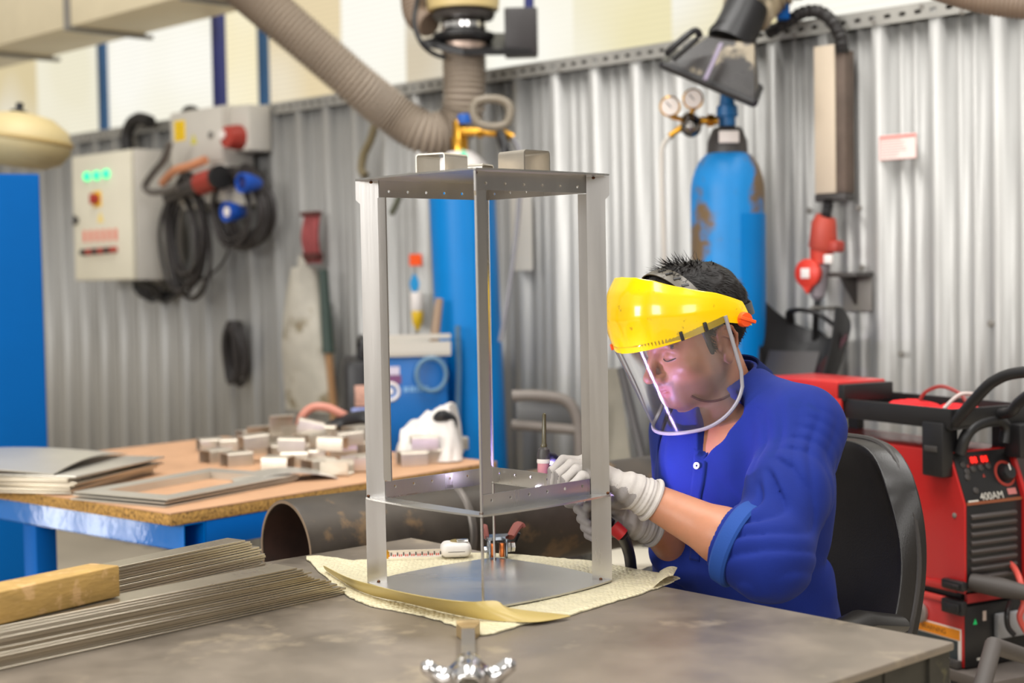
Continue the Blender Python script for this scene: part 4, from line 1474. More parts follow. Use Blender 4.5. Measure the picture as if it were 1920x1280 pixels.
def bench(px, py, z=ZT):                 # pixel -> local x, y on the bench top
    p = M2.inverted() @ onz(px, py, z)
    return p.x, p.y

# ---- stack of square plates, topped by a bowed one
rnd = random.Random(5)
px_, py_ = bench(136, 928)
px2, py2 = bench(357, 872)
ang = math.atan2(py2 - py_, px2 - px_)
SZ = .40
Ms = M2 @ Matrix.Translation((px_, py_, ZT)) @ Matrix.Rotation(ang, 4, 'Z')
n_pl = 9
for i in range(n_pl):
    o_ = Matrix.Translation((rnd.uniform(-.012, .012), rnd.uniform(-.012, .012), .0005 + i * .0052)) @ Matrix.Rotation(rnd.uniform(-.03, .03), 4, 'Z')
    b = B(); b.box2((0, 0, 0), (SZ, SZ, .0045), bev=.0006)
    top_one = i == n_pl - 1
    solo('steel_plate', b, M_sheet if top_one else M_bar, 'flat square steel plate right under the bowed one on the stack' if top_one else 'square steel plate low in the plate stack on the chipboard bench', 'steel plate',
         group=None if top_one else 'plates stacked on the chipboard bench', M=Ms @ o_, world=False)
b = B()
b.grid(lambda u, v: Vector((.02 + .42 * u, .02 + .42 * v, .030 * math.sin(PI * u) * (.6 + .4 * v) + .012 * math.sin(PI * v))), 16, 16, t=.003)
solo('bowed_plate', b, M_sheet, 'bowed square steel sheet lying on top of the plate stack', 'steel plate', M=Ms @ Matrix.Translation((-.02, .03, .051)) @ Matrix.Rotation(.12, 4, 'Z'), world=False)

# ---- flat square frames lying at the bench corner
fx, fy = bench(312, 952); rx, ry = bench(560, 903); lx, ly = bench(176, 930)
Mf0 = M2 @ Matrix.Translation((fx, fy, ZT)) @ Matrix.Rotation(math.atan2(ry - fy, rx - fx), 4, 'Z')
SA = math.hypot(rx - fx, ry - fy); SB = math.hypot(lx - fx, ly - fy)
print('flat frame', SA, SB)
SB = max(SB, .30)
for i in range(3):
    Mo = Mf0 @ Matrix.Translation((.004 * i - .004, .005 * (i % 2), .001 + .0075 * i)) @ Matrix.Rotation((.012, -.01, .004)[i], 4, 'Z')
    b = B()
    w_ = .052 if i == 2 else .044
    out = [(0, 0), (SA, 0), (SA, SB), (0, SB)]; inn = [(w_, w_), (SA - w_, w_), (SA - w_, SB - w_), (w_, SB - w_)]
    for k in range(4):
        j = (k + 1) % 4
        b.hexa([(*out[k], 0), (*out[j], 0), (*inn[j], 0), (*inn[k], 0), (*out[k], .003), (*out[j], .003), (*inn[j], .003), (*inn[k], .003)])
        q0, q1 = Vector((*inn[k], .003)), Vector((*inn[j], .003))
        d = (q1 - q0).normalized(); nrm_ = Vector((-d.y, d.x, 0))
        if i == 2:
            b.hexa([q0, q1, q1 + nrm_ * .002, q0 + nrm_ * .002, q0 + Vector((0, 0, -.020)), q1 + Vector((0, 0, -.020)), q1 + nrm_ * .002 + Vector((0, 0, -.020)), q0 + nrm_ * .002 + Vector((0, 0, -.020))])
    bmesh.ops.remove_doubles(b.bm, verts=b.bm.verts, dist=1e-5)
    solo('square_steel_ring', b, M_sheet, ('square flat steel ring lowest of the three at the bench corner', 'square flat steel ring in the middle of the three at the bench corner', 'square flat steel ring on top of two others at the bench corner')[i], 'steel ring', M=Mo, world=False)

# ---- bent clips
def clip_path(wd, ht, rc=.006, lip=.0):
    P = [(-wd / 2, 0), (-wd / 2, ht - rc)]
    for i in range(1, 5):
        a = PI - i / 4 * PI / 2
        P.append((-wd / 2 + rc + rc * math.cos(a), ht - rc + rc * math.sin(a)))
    for i in range(1, 5):
        a = PI / 2 - i / 4 * PI / 2
        P.append((wd / 2 - rc + rc * math.cos(a), ht - rc + rc * math.sin(a)))
    P += [(wd / 2, 0)]
    return P
def clip_mesh(wd, ht, ln, t_=.003):
    b = B()
    b.strip([(x, y) for x, y in clip_path(wd, ht)], ln, -t_, Matrix.Rotation(PI / 2, 4, 'X'))
    return b
# local clip: opening along y (from -ln to 0), standing on z = 0
CW, CH, CL = .062, .038, .075
first = [True]
base = {}
def put_clip(px, py, rot, z=ZT + .0005, flip=0.0, label=None, big=1.0, tilt=0.0):
    x, y = bench(px, py, z)
    M = M2 @ Matrix.Translation((x, y, z)) @ Matrix.Rotation(rot, 4, 'Z') @ Matrix.Rotation(flip, 4, 'Y') @ Matrix.Rotation(tilt, 4, 'X')
    if flip > 2: M = M @ Matrix.Translation((0, 0, -CH))
    elif abs(flip) > 1: M = M @ Matrix.Translation((-CW / 2 if flip > 0 else CW / 2, 0, 0))
    key = big
    if key not in base:
        o = solo('bent_clip', clip_mesh(CW * big, CH, CL * big), M_clipd, M=M, world=False)
        base[key] = o
    else:
        o = base[key].copy(); C.objects.link(o); o.matrix_world = M
    o['label'] = label or 'bent steel clip lying in the heap on the chipboard bench'
    o['category'] = 'bracket'
    if not label:
        o['group'] = 'bent steel clips on the chipboard bench'
    return o
A0 = R(20)
row = [(384, 868, 60, 0), (420, 874, 58, 0), (452, 852, 55, 0), (372, 846, 40, 0), (412, 846, 30, 0), (498, 880, 10, 0), (528, 872, 20, 0), (560, 868, 25, 0), (575, 888, 60, 0),
       (607, 890, 15, 3.14159), (640, 884, 25, 3.14159), (662, 880, 60, 0), (505, 858, 40, 0), (470, 838, 45, 1.57), (540, 846, 20, 0), (580, 848, 70, 0), (620, 855, 35, 0), (655, 850, 10, 0),
       (510, 836, 75, 3.14159), (560, 828, 30, 0), (600, 830, 50, 0), (640, 828, 20, 0), (675, 838, 40, 1.57), (450, 830, 60, 0),
       (748, 872, 40, 0), (782, 868, 42, 0), (812, 860, 45, 0), (756, 850, 30, 0), (792, 846, 20, 0), (830, 845, 60, 0)]
for px, py, rot, fl in row:
    put_clip(px, py, R(rot) + A0 + rnd.uniform(-.1, .1), flip=fl)
up = [(452, 842, 50, 0), (520, 845, 30, 0), (566, 838, 80, 0), (600, 842, 10, 0), (540, 825, 60, 3.14159), (630, 836, 45, 0), (585, 820, 20, 0), (654, 824, 70, 0), (770, 842, 30, 0)]
for px, py, rot, fl in up:
    put_clip(px, py, R(rot) + A0, z=ZT + CH + .001, flip=fl, tilt=rnd.uniform(-.06, .06))
put_clip(556, 806, R(50), z=ZT + 2 * CH + .002, label='bent steel clip with a tilted face, highest in the heap on the bench', tilt=.25)
put_clip(511, 818, R(64), z=ZT + CH + .001, flip=1.5708, label='bent steel clip standing on its side with a dark opening, left of the heap top')
# bowed cover plate in front of the heap
x, y = bench(533, 899)
b = B(); b.grid(lambda u, v: Vector((-.13 + .26 * u, -.06 + .12 * v, .022 * math.sin(PI * u) ** .8)), 18, 6, t=.002)
solo('curved_cover', b, M_sheet, 'small curved bright steel cover lying in front of the clip heap', 'steel cover', M=M2 @ Matrix.Translation((x, y, ZT + .003)) @ Matrix.Rotation(R(-30), 4, 'Z'), world=False)

# ---- white rag, black leads and copper hose behind the heap
p0 = onz(790, 800, ZT)
b = B()
def rag(u, v):
    p = at(732 + 116 * u, 0, 4.25)
    env = min(1, math.sin(PI * min(1, v)) * 1.5) ** .8 * min(1, (1 - u) * 7) ** .7 * min(1, u * 9) ** .6
    hgt = (.055 + .105 * u ** .8) * env
    q = Vector((u * 5, v * 5, .3))
    hgt += .020 * mnoise.noise(q) * env + .010 * mnoise.noise(q * 2.3) * env
    return Vector((p.x + .018 * mnoise.noise(q + Vector((9, 0, 0))), 4.14 + .30 * v + .02 * mnoise.noise(q + Vector((0, 7, 0))), ZT + .003 + max(0, hgt)))
b.grid(rag, 36, 30, t=-.004)
solo('white_rag', b, mat('white_rag', (214, 208, 200), .9, var=.12, vscale=14, bump=.3, bscale=40), 'crumpled white rag heaped on the bench before the blue welding set', 'rag')
b = B(); b.tube(spline([at(836, 815, 4.3), at(820, 795, 4.25), at(828, 780, 4.2), at(846, 790, 4.25), at(840, 822, 4.2)], 6), .018, 10)
solo('black_lead', b, M_black, 'short loop of black lead beside the white rag', 'cable')
b = B(); b.tube(spline([at(560, 812, 4.62), at(566, 782, 4.6), at(586, 764, 4.6), at(614, 764, 4.6), at(640, 776, 4.6), at(668, 790, 4.62)], 7), .013, 10)
solo('copper_hose', b, mat('dull_pink_hose', (196, 128, 108), .45), 'dull pink hose arching behind the heap of clips', 'hose')
b = B(); b.tube(spline([at(620, 808, 4.6), at(650, 792, 4.6), at(690, 785, 4.55), at(720, 800, 4.55)], 6), .028, 12)
solo('black_cable_bundle', b, M_black, 'thick black cable lying behind the heap of clips', 'cable')

# ================================================================ front steel table
KC = onz(1790, 1203, ZT)
e1 = onz(1285, 1106, ZT) - KC; e1.z = 0; e1.normalize()
e2 = Vector((-e1.y, e1.x, 0))
if e2.x > 0: e2 = -e2
# local x along e2 (to the near left), y along -e1 ; right handed: x=e2, y = z cross e2
MT = Matrix(((e1.x, e2.x, 0, KC.x), (e1.y, e2.y, 0, KC.y), (0, 0, 1, 0), (0, 0, 0, 1)))
if MT.to_3x3().determinant() < 0:
    raise RuntimeError('table frame')
TL, TW = 1.22, 2.3
t = thing('steel_table', 'big worn steel worktable in the foreground carrying the welded frame', 'table', M=MT)
b = B(); b.box2((0, 0, ZT - .012), (TL, TW, ZT), bev=.003)
top = part('table_top', b, M_tabletop, t)
b = B()
def jag(i, n, seed): 
    return .004 + .010 * abs(mnoise.noise(Vector((i * .7, seed, 0)))) + (.006 if i % 7 == 3 else 0)
n_ = 46
for i in range(n_):
    x0 = TW * i / n_; x1 = TW * (i + 1) / n_
    b.box2((.004 + jag(i, n_, 1), x0, ZT - .060 - .004 * (i % 3)), (.04, x1, ZT - .0125))
part('near_edge', b, M_tabledark, t)
b = B(); b.box2((.041, .006, ZT - .062), (TL - .02, .04, ZT - .0125), bev=.003)
part('seat_edge', b, M_tabledark, t)
b = B(); b.box2((.03, .03, .02), (.10, .10, ZT - .063), bev=.004)
part('leg', b, M_tabledark, t)
for (x, y) in ((.03, TW - .12), (TL - .12, TW - .12), (TL - .12, .03)):
    b = B(); b.box2((x, y, .02), (x + .07, y + .07, ZT - .063), bev=.004)
    part('leg', b, M_tabledark, t)
b = B(); b.box2((.02, .105, .22), (.022, TW - .13, ZT - .07))
part('grey_side_sheet', b, mat('slate_grey_sheet', (110, 122, 128), .5), t)
for (x, y) in ((.03, .03), (.03, TW - .12), (TL - .12, TW - .12), (TL - .12, .03)):
    b = B(); b.box2((x - .02, y - .02, 0), (x + .09, y + .09, .019))
    part('foot_plate', b, M_tabledark, t)

# ================================================================ big steel pipe behind the table
RP = .105
pL = Vector((at(533, 1036, 3.0).x, 3.0, .769)); pR = at(1180, 930, 3.62); 
dirp = Vector((.79, .61, 0)).normalized()
tp_ = thing('steel_pipe', 'big dark steel pipe lying behind the welded frame, its open rusty end at the left', 'pipe', M=frame(pL, dirp))
# axis along local x
MX = Matrix.Rotation(PI / 2, 4, 'Y')
b = B(); b.lathe([(RP - .007, .004), (RP - .001, 0), (RP, .003), (RP, .39)], MX, 56)
b.lathe([(RP, .40), (RP, 1.30), (RP - .007, 1.30)], MX, 56)
part('pipe_wall', b, M_blackpipe, tp_)
b = B(); b.lathe([(RP - .0075, .003), (RP - .0075, 1.29), (0, 1.29)], MX, 56)
part('bore', b, M_pipein, tp_)
b = B(); b.lathe([(RP - .0074, -.0006), (RP - .0012, -.0006), (RP - .0012, .001), (RP - .0074, .001), (RP - .0074, -.0006)], MX, 56)
part('cut_rim', b, M_pipecut, tp_)
b = B(); b.lathe([(RP, .385), (RP + .004, .389), (RP + .005, .395), (RP + .004, .401), (RP, .405)], MX, 56)
part('weld_seam', b, mat('weld_seam', (104, 98, 92), .4, metal=.5), tp_)
for i, x in enumerate((.55, 1.15)):
    t = thing('pipe_trestle', ('low steel trestle under the pipe nearer its open end', 'low steel trestle under the far half of the pipe')[i], 'trestle', M=WORLD_OF[tp_] @ Matrix.Translation((x, 0, -.769)))
    b = B(); b.box2((-.03, -.12, .60), (.03, .12, .663), bev=.003)
    part('saddle', b, M_dgrey, t)
    for s_ in (-1, 1):
        b = B(); b.hexa([(-.025, s_ * .16 - .02, 0), (.025, s_ * .16 - .02, 0), (.025, s_ * .16 + .02, 0), (-.025, s_ * .16 + .02, 0), (-.025, s_ * .08 - .02, .6), (.025, s_ * .08 - .02, .6), (.025, s_ * .08 + .02, .6), (-.025, s_ * .08 + .02, .6)])
        part('leg', b, M_dgrey, t)
# pale crate below the pipe
p = at(1215, 1040, 4.15)
b = B(); b.box((p.x + .04, p.y, p.z / 2), (.36, .24, p.z), bev=.008)
solo('pale_crate', b, mat('pale_crate', (190, 182, 164), .6, var=.06), 'pale beige crate standing under the far end of the dark pipe', 'crate', M=Matrix.Translation((p.x, p.y, 0)))

# ================================================================ stacks of flat bars
def bar_stack(end_low, end_dir_px, n, w_, th, group, label, toplabel, seed, length=1.0, spread=.055, wob=.0018):
    rnd = random.Random(seed)
    E = onz(end_low[0], end_low[1], ZT)
    Q = onz(end_dir_px[0], end_dir_px[1], ZT)
    d = (Q - E); d.z = 0; d.normalize()
    nrm_ = Vector((-d.y, d.x, 0))
    if nrm_.y < 0: nrm_ = -nrm_          # to the far side
    first = None
    for i in range(n):
        f = i / max(1, n - 1)
        back = spread * f + rnd.uniform(-.012, .012)
        dz = .0005 + i * (th + .0007)
        sh = wob * math.sin(i * .9) + rnd.uniform(-.0012, .0012)
        o = E + d * back + nrm_ * sh
        M = Matrix(((d.x, nrm_.x, 0, o.x), (d.y, nrm_.y, 0, o.y), (0, 0, 1 if d.cross(nrm_).z > 0 else -1, ZT + dz), (0, 0, 0, 1)))
        if d.cross(nrm_).z < 0:
            M = Matrix(((d.x, -nrm_.x, 0, o.x + nrm_.x * w_), (d.y, -nrm_.y, 0, o.y + nrm_.y * w_), (0, 0, 1, ZT + dz), (0, 0, 0, 1)))
        M = M @ Matrix.Rotation(rnd.uniform(-.0016, .0016), 4, 'Z')
        lb = toplabel if i == n - 1 else label
        if first is None:
            b = B(); b.box2((0, 0, 0), (length, w_, th), bev=.0004, seg=1)
            o = solo('flat_bar', b, M_bar, lb, 'flat bar', group=group, M=M, world=False)
            first = o
        else:
            o = first.copy(); C.objects.link(o); o.matrix_world = M
            o['label'] = lb
        if i == n - 1 and 'group' in o: del o['group']
    return E, d, nrm_
E1, d1, n1 = bar_stack((652, 1113), (0, 1257), 17, .055, .0028, 'flat bars in the near stack', 'thin flat steel bar within the stack nearest the camera', 'topmost flat steel bar of the near stack, under the timber block', 3, length=1.1, spread=.10)
E2, d2, n2 = bar_stack((506, 1062), (225, 1128), 13, .045, .0038, 'flat bars in the far stack', 'thin flat steel bar within the stack behind the timber block', 'topmost flat steel bar of the stack behind the timber block', 8, length=.9, spread=.05)

# timber block on the near stack
zb_ = ZT + 17 * .0035 + .001
q0 = onz(226, 1118, zb_); 
qd = onz(0, 1172, zb_) - q0; qd.z = 0; qd.normalize()
qn = Vector((-qd.y, qd.x, 0)); 
if qn.y < 0: qn = -qn
Mtb = Matrix(((-qd.x, qn.x, 0, q0.x), (-qd.y, qn.y, 0, q0.y), (0, 0, 1, zb_), (0, 0, 0, 1)))
if Mtb.to_3x3().determinant() < 0: print('timber frame flipped')
b = B(); b.box2((-.34, 0, 0), (0, .062, .045), bev=.0025)
for v in b.bm.verts:
    v.co += Vector((0, .003 * mnoise.noise(v.co * 40), .003 * mnoise.noise(v.co * 35 + Vector((3, 1, 0)))))
solo('timber_block', b, M_timber, 'rough sawn yellowish timber block lying on the near stack of flat bars', 'timber', M=Mtb, world=False)
# ================================================================ foam sheet under the welded frame
ZF = ZT + .005
M_foam = mat('bubble_foam', (216, 206, 172), rough=.42, var=.08, vscale=25)
_nt = M_foam.node_tree
_tc = _nt.nodes.new('ShaderNodeTexCoord'); _vo = _nt.nodes.new('ShaderNodeTexVoronoi'); _vo.inputs['Scale'].default_value = 135; _vo.inputs['Randomness'].default_value = .55
_bp = _nt.nodes.new('ShaderNodeBump'); _bp.inputs['Strength'].default_value = .9; _bp.inputs['Distance'].default_value = .0035; _bp.invert = True
_nt.links.new(_tc.outputs['Object'], _vo.inputs['Vector']); _nt.links.new(_vo.outputs['Distance'], _bp.inputs['Height'])
_nt.links.new(_bp.outputs['Normal'], _nt.nodes['Principled BSDF'].inputs['Normal'])
M_foil = mat('olive_foil', (178, 156, 92), rough=.35, var=.05, vscale=9)
fo = [(576, 1040), (604, 1072), (650, 1112), (690, 1130), (745, 1141), (800, 1152), (850, 1168), (903, 1186), (985, 1166), (1060, 1152), (1130, 1130), (1200, 1110), (1262, 1086),
      (1271, 1079), (1240, 1072), (1180, 1062), (1120, 1050), (1050, 1044), (1000, 1040), (930, 1035), (850, 1034), (760, 1040), (690, 1046), (640, 1048)]
W_ = [onz(x, y, ZF) for x, y in fo]
cen = sum(W_, Vector()) / len(W_)
t = thing('foam_sheet', 'yellowish bubble foam sheet lying under the welded frame with one edge curled up', 'foam sheet', loc=(cen.x, cen.y, ZT))
b = B()
O = spline(W_, 7, closed=True)
rnd = random.Random(4)
O = [p + Vector((rnd.uniform(-1, 1), rnd.uniform(-1, 1), 0)) * .0022 for p in O]
n_r = 26
rows = []
for k in range(n_r + 1):
    f = 1 - k / n_r
    ring = []
    if k == n_r:
        ring = [b.bm.verts.new((cen.x, cen.y, ZF))]
    else:
        for p in O:
            q = cen.lerp(p, f ** .9)
            q.z = ZF + .0012 * (mnoise.noise(q * 140)) + (-.002 if k == 0 else 0)
            ring.append(b.bm.verts.new(q))
    rows.append(ring)
m_ = len(O)
for k in range(n_r):
    for i in range(m_):
        j = (i + 1) % m_
        if k == n_r - 1: b.bm.faces.new((rows[k][i], rows[k][j], rows[k + 1][0]))
        else: b.bm.faces.new((rows[k][i], rows[k][j], rows[k + 1][j], rows[k + 1][i]))
low = [b.bm.verts.new((v.co.x, v.co.y, ZT + .0012)) for v in rows[0]]
for i in range(m_):
    j = (i + 1) % m_
    b.bm.faces.new((low[i], low[j], rows[0][j], rows[0][i]))
part('sheet', b, M_foam, t, world=True, angle=60)
# the curled edge
lo_ = [onz(x, y, ZF + .001) for x, y in ((612, 1070), (655, 1098), (700, 1117), (760, 1130), (830, 1147), (890, 1159), (950, 1165), (1010, 1165), (1070, 1155))]
hi_px = ((606, 1060), (650, 1082), (700, 1097), (765, 1113), (830, 1124), (880, 1128), (930, 1126), (960, 1140), (1066, 1152))
hz = (.010, .018, .024, .028, .030, .030, .028, .016, .002)
hi_ = [onz(x, y, ZF + z) for (x, y), z in zip(hi_px, hz)]
lo_s, hi_s = spline(lo_, 8), spline(hi_, 8)
def curl(u, v):
    i = u * (len(lo_s) - 1); k = min(int(i), len(lo_s) - 2); f = i - k
    a, c = lo_s[k].lerp(lo_s[k + 1], f), hi_s[k].lerp(hi_s[k + 1], f)
    p = a.lerp(c, v)
    tow = Vector((0, -1, 0)) * .004 * math.sin(PI * v)
    return p + tow
b = B(); b.grid(curl, 70, 8, t=.0012)
part('curled_edge', b, M_foil, t, world=True, angle=60, label='smooth olive underside of the curled sheet edge')
# rolled right end
pe = [onz(x, y, ZF) for x, y in ((1236, 1098), (1262, 1084))]
b = B()
def roll(u, v):
    a = onz(1225, 1101, ZF).lerp(onz(1238, 1071, ZF), u)
    c = onz(1262, 1092, ZF).lerp(onz(1270, 1077, ZF), u)
    p = a.lerp(c, v)
    return p + Vector((0, 0, .012 * math.sin(PI * (.0 + .62 * v))))
b.grid(roll, 10, 12, t=.0012)
part('rolled_end', b, M_foam, t, world=True, angle=60)

# ================================================================ welded steel lantern frame
PLc = onz(688, 1094, ZF + .002); PRc = onz(1149, 1089, ZF + .002)
ctr = (PLc + PRc) / 2; ctr.z = ZF + .002
ex = (PRc - PLc); ex.z = 0
HD = ex.length / 2
print('half diagonal', HD, 'centre', ctr)
ML = frame(ctr, ex)
ztop_ = onz  # (kept local below)
H1 = at(672, 341, (PLc - CAM).dot(FWD)).z - ctr.z       # top plate
H2 = at(687, 934, (PLc - CAM).dot(FWD)).z - ctr.z       # middle ring
print('heights', H1, H2)
T = thing('lantern_frame', 'welded brushed stainless steel lantern frame standing upright on the foam sheet', 'steel frame', M=ML)

def bowed_square(hd, bow, n=14, chamfer=.006):
    c = [Vector((hd * math.cos(a), hd * math.sin(a), 0)) for a in (0, PI / 2, PI, 3 * PI / 2)]
    pts = []
    for i in range(4):
        p, q = c[i], c[(i + 1) % 4]
        d = (q - p); nn = Vector((d.y, -d.x, 0)).normalized()
        for k in range(n):
            u = (k + .12) / n if k == 0 else k / n
            pts.append(p.lerp(q, u) + nn * bow * 4 * u * (1 - u))
        pts.append(p.lerp(q, 1 - .12 / n) + nn * bow * 4 * .008)
    return pts
# bottom plate
b = B(); b.prism([(p.x, p.y) for p in bowed_square(HD, .016)], .003)
part('base_plate', b, M_steelh, T)
# top plate
b = B(); b.prism([(p.x, p.y) for p in bowed_square(HD + .006, .006)], .003, Matrix.Translation((0, 0, H1)))
part('top_plate', b, M_steelh, T)
# middle ring
FW = .034                                   # width of the leg bars along the diagonal
IN = HD - FW
b = B()
o_ = bowed_square(HD, .010)
i_ = []
for p in o_:
    s_ = IN / (abs(p.x) + abs(p.y))
    i_.append(Vector((p.x * s_, p.y * s_, 0)))
n_ = len(o_)
vv = [[b.bm.verts.new((p.x, p.y, z)) for p in L_] for L_ in (o_, i_) for z in (H2, H2 + .003)]
for i in range(n_):
    j = (i + 1) % n_
    b.bm.faces.new((vv[1][i], vv[1][j], vv[3][j], vv[3][i])); b.bm.faces.new((vv[0][j], vv[0][i], vv[2][i], vv[2][j]))
    b.bm.faces.new((vv[0][i], vv[0][j], vv[1][j], vv[1][i])); b.bm.faces.new((vv[3][i], vv[3][j], vv[2][j], vv[2][i]))
part('middle_ring', b, M_steelh, T)
# upright perforated flanges: three sides of the ring, three under the top plate
corners = [Vector((IN, 0, 0)), Vector((0, IN, 0)), Vector((-IN, 0, 0)), Vector((0, -IN, 0))]   # right, back, left, front
def flange(i, z, h, hole_z, name):
    p, q = corners[i], corners[(i + 1) % 4]
    d = (q - p).normalized(); nn = Vector((-d.y, d.x, 0))
    L = (q - p).length
    M = Matrix(((d.x, nn.x, 0, p.x), (d.y, nn.y, 0, p.y), (0, 0, 1, z), (0, 0, 0, 1)))
    b = B(); b.holed(L, h, .002, [(L * (k + .5) / 6, hole_z, .0026, .0026) for k in range(6)], M)
    part(name, b, M_steel, T)
for i in (0, 1, 3):
    flange(i, H2 + .003, .026, .016, 'ring_flange')
    flange(i, H1 - .028, .028, .010, 'top_flange')
# legs
for i in range(4):
    a = i * PI / 2
    Mr = Matrix.Rotation(a, 4, 'Z')
    b = B()
    x0, x1 = HD - FW, HD - .001
    b.box2((x0, -.0015, .003), (x1, .0015, H2 - .001), None or 0)
    b.box2((x0, -.0015, H2 + .003), (x1 - .002, .0015, H1 - .001))
    b.box2((x1 - .0021, -.0015, H1 - .032), (x1 + .005, .0015, H1 - .001))
    b.prism([(x1 - .0021, H1 - .032), (x1 + .005, H1 - .032), (x1 - .0021, H1 - .039)], .003, Matrix.Translation((0, .0015, 0)) @ Matrix.Rotation(PI / 2, 4, 'X'))
    # bent inner lip: 45 degrees to the bar
    for s0_, s1_ in (((x0, -.0015), (x0 - .014, .0125)),):
        d = Vector((s1_[0] - s0_[0], s1_[1] - s0_[1], 0)).normalized(); nn = Vector((-d.y, d.x, 0)) * .0028
        P0, P1 = Vector((s0_[0] + .001, s0_[1], 0)), Vector((s1_[0], s1_[1], 0))
        z0_, z1_ = H2 + .031, H1 - .029
        b.hexa([P0 + Vector((0, 0, z0_)), P1 + Vector((0, 0, z0_)), P1 - nn + Vector((0, 0, z0_)), P0 - nn + Vector((0, 0, z0_)),
                P0 + Vector((0, 0, z1_)), P1 + Vector((0, 0, z1_)), P1 - nn + Vector((0, 0, z1_)), P0 - nn + Vector((0, 0, z1_))])
    b.bm.transform(Mr)
    leg = part('leg', b, M_steel, T)
    # tack welds
    for (x, z) in ((HD - .020, .004), (HD - .006, H2 + .005), (HD - .022, H1 - .003)):
        b = B(); b.ball((x, 0, z), .0034, (1, 1, .8), n=10); b.bm.transform(Mr)
        part('tack_weld', b, M_heat, leg)

# clips standing on the top plate
def top_clip(px, py, rot, label, w_=.066, h_=.036, l_=.075):
    p = onz(px, py, ctr.z + H1 + .003)
    M = Matrix.Translation((p.x, p.y, ctr.z + H1 + .0032)) @ Matrix.Rotation(rot, 4, 'Z')
    b = clip_mesh(w_, h_, l_, .0025)
    return solo('bent_clip', b, M_clip, label, 'bracket', M=M, world=False)
zt_ = ctr.z + H1 + .003
def put_at(x, y, rot, label, **k):
    M = Matrix.Translation((x, y, zt_ + .0003)) @ Matrix.Rotation(rot, 4, 'Z')
    return solo('bent_clip', clip_mesh(k.get('w', .05), k.get('h', .038), k.get('l', .06), .0025), M_clip, label, 'bracket', M=M, world=False)
dc = (ctr - CAM).dot(FWD)
a = at(836, 322, dc - .02); put_at(a.x + .012, a.y, R(-32), 'bent steel clip with a see-through open end, on the left of the frame top plate', w=.058, l=.066, h=.036)
a = at(950, 318, dc - .04); put_at(a.x + .008, a.y, R(42), 'bent steel clip standing on the right of the frame top plate', w=.058, l=.062, h=.037)
a = at(874, 322, dc + .10); put_at(a.x - .005, a.y, R(60), 'small bent steel clip peeping out behind another on the frame top plate', h=.028, w=.04, l=.05)

# ================================================================ tape measure
M_tape = mat('white_grey_plastic', (216, 210, 204), rough=.4, var=.06, vscale=30, dirt=(150, 140, 124), dirt_amt=.36, dscale=30)
pt = onz(854, 1047, ZF + .001)
kt = F / (pt - CAM).dot(FWD)
tw_ = 58 / kt
Mt = frame((pt.x, pt.y + tw_ * .42, ZF + .001), (1, .10, 0))
t = thing('tape_measure', 'worn white tape measure with its tape pulled out, lying behind the frame', 'tape measure', M=Mt)
b = B(); b.box((0, 0, .014), (tw_, tw_ * .92, .0265), bev=.012, seg=4)
cs = part('case', b, M_tape, t)
b = B(); b.box((0, 0, .0125), (tw_ + .0006, tw_ * .92 + .0006, .0012), bev=.0001)
P = [(tw_ / 2 * math.copysign(abs(math.cos(a)) ** .5, math.cos(a)) * 1.004, tw_ * .46 * math.copysign(abs(math.sin(a)) ** .5, math.sin(a)) * 1.004, .0125) for a in [2 * PI * i / 48 for i in range(48)]]
b.bm.free(); b = B(); b.tube(P, .0006, 6, closed=True)
part('case_seam', b, M_dgrey, cs)
b = B(); b.box((.012, -.006, .030), (.022, .014, .0045), bev=.001)
part('lock_button', b, M_chrome, t)
b = B(); b.lathe([(.016, .0268), (.016, .0282), (0, .0284)], Matrix.Translation((.006, .006, 0)), 20)
part('dial_mark', b, mat('olive_brass', (150, 128, 60), .4, metal=.5), t)
# blade
L_ = 100 / kt
b = B()
b.grid(lambda u, v: Vector((-tw_ * .48 - L_ * u, -tw_ * .20 + .0025 * math.cos(PI * (v - .5)) - .002, .003 + .0145 * v)), 30, 5, t=.0004)
bl = part('tape_blade', b, mat('tape_white', (218, 208, 198), .4), t)
b = B(); b2_ = B()
for i in range(26):
    x = -tw_ * .48 - L_ * (i + .5) / 26
    y = -tw_ * .20 - .0010
    (b if i % 3 else b2_).box((x, y, .0075 if i % 3 else .010), (.0018, .0006, .004 if i % 3 else .006))
part('red_marks', b, mat('tape_red', (206, 84, 74), .5), bl)
part('black_marks', b2_, M_dgrey, bl)
b = B(); b.box((-tw_ * .48 - L_ - .001, -tw_ * .2, .010), (.006, .003, .016), bev=.0005)
part('end_hook', b, M_brass, t)

# ================================================================ earth clamp on the back corner of the base plate
pc = ML @ Vector((.004, HD - .002, 0)); pc.z = ZF + .006
kc = F / (pc - CAM).dot(FWD)
Mc = frame(pc, (1, .25, 0))
t = thing('earth_clamp', 'steel and copper earth clamp with dull red grips on the base plate\'s far corner', 'clamp', M=Mc)
u_ = 1 / kc
b = B(); b.box((-10 * u_, -.004, 14 * u_), (8 * u_, .012, 26 * u_), bev=.001); b.box((8 * u_, -.004, 14 * u_), (8 * u_, .012, 26 * u_), bev=.001)
part('copper_jaw', b, M_copper, t)
b = B()
for x in (-17, 16):
    b.box((x * u_, -.002, 16 * u_), (4 * u_, .02, 36 * u_), bev=.001)
b.hexa([(-16 * u_, .006, 30 * u_), (18 * u_, .006, 30 * u_), (40 * u_, .05, 28 * u_), (-18 * u_, .03, 30 * u_), (-16 * u_, .006, 36 * u_), (18 * u_, .006, 36 * u_), (40 * u_, .05, 34 * u_), (-18 * u_, .03, 38 * u_)])
part('clamp_body', b, mat('blued_steel', (150, 158, 168), .2, metal=1), t)
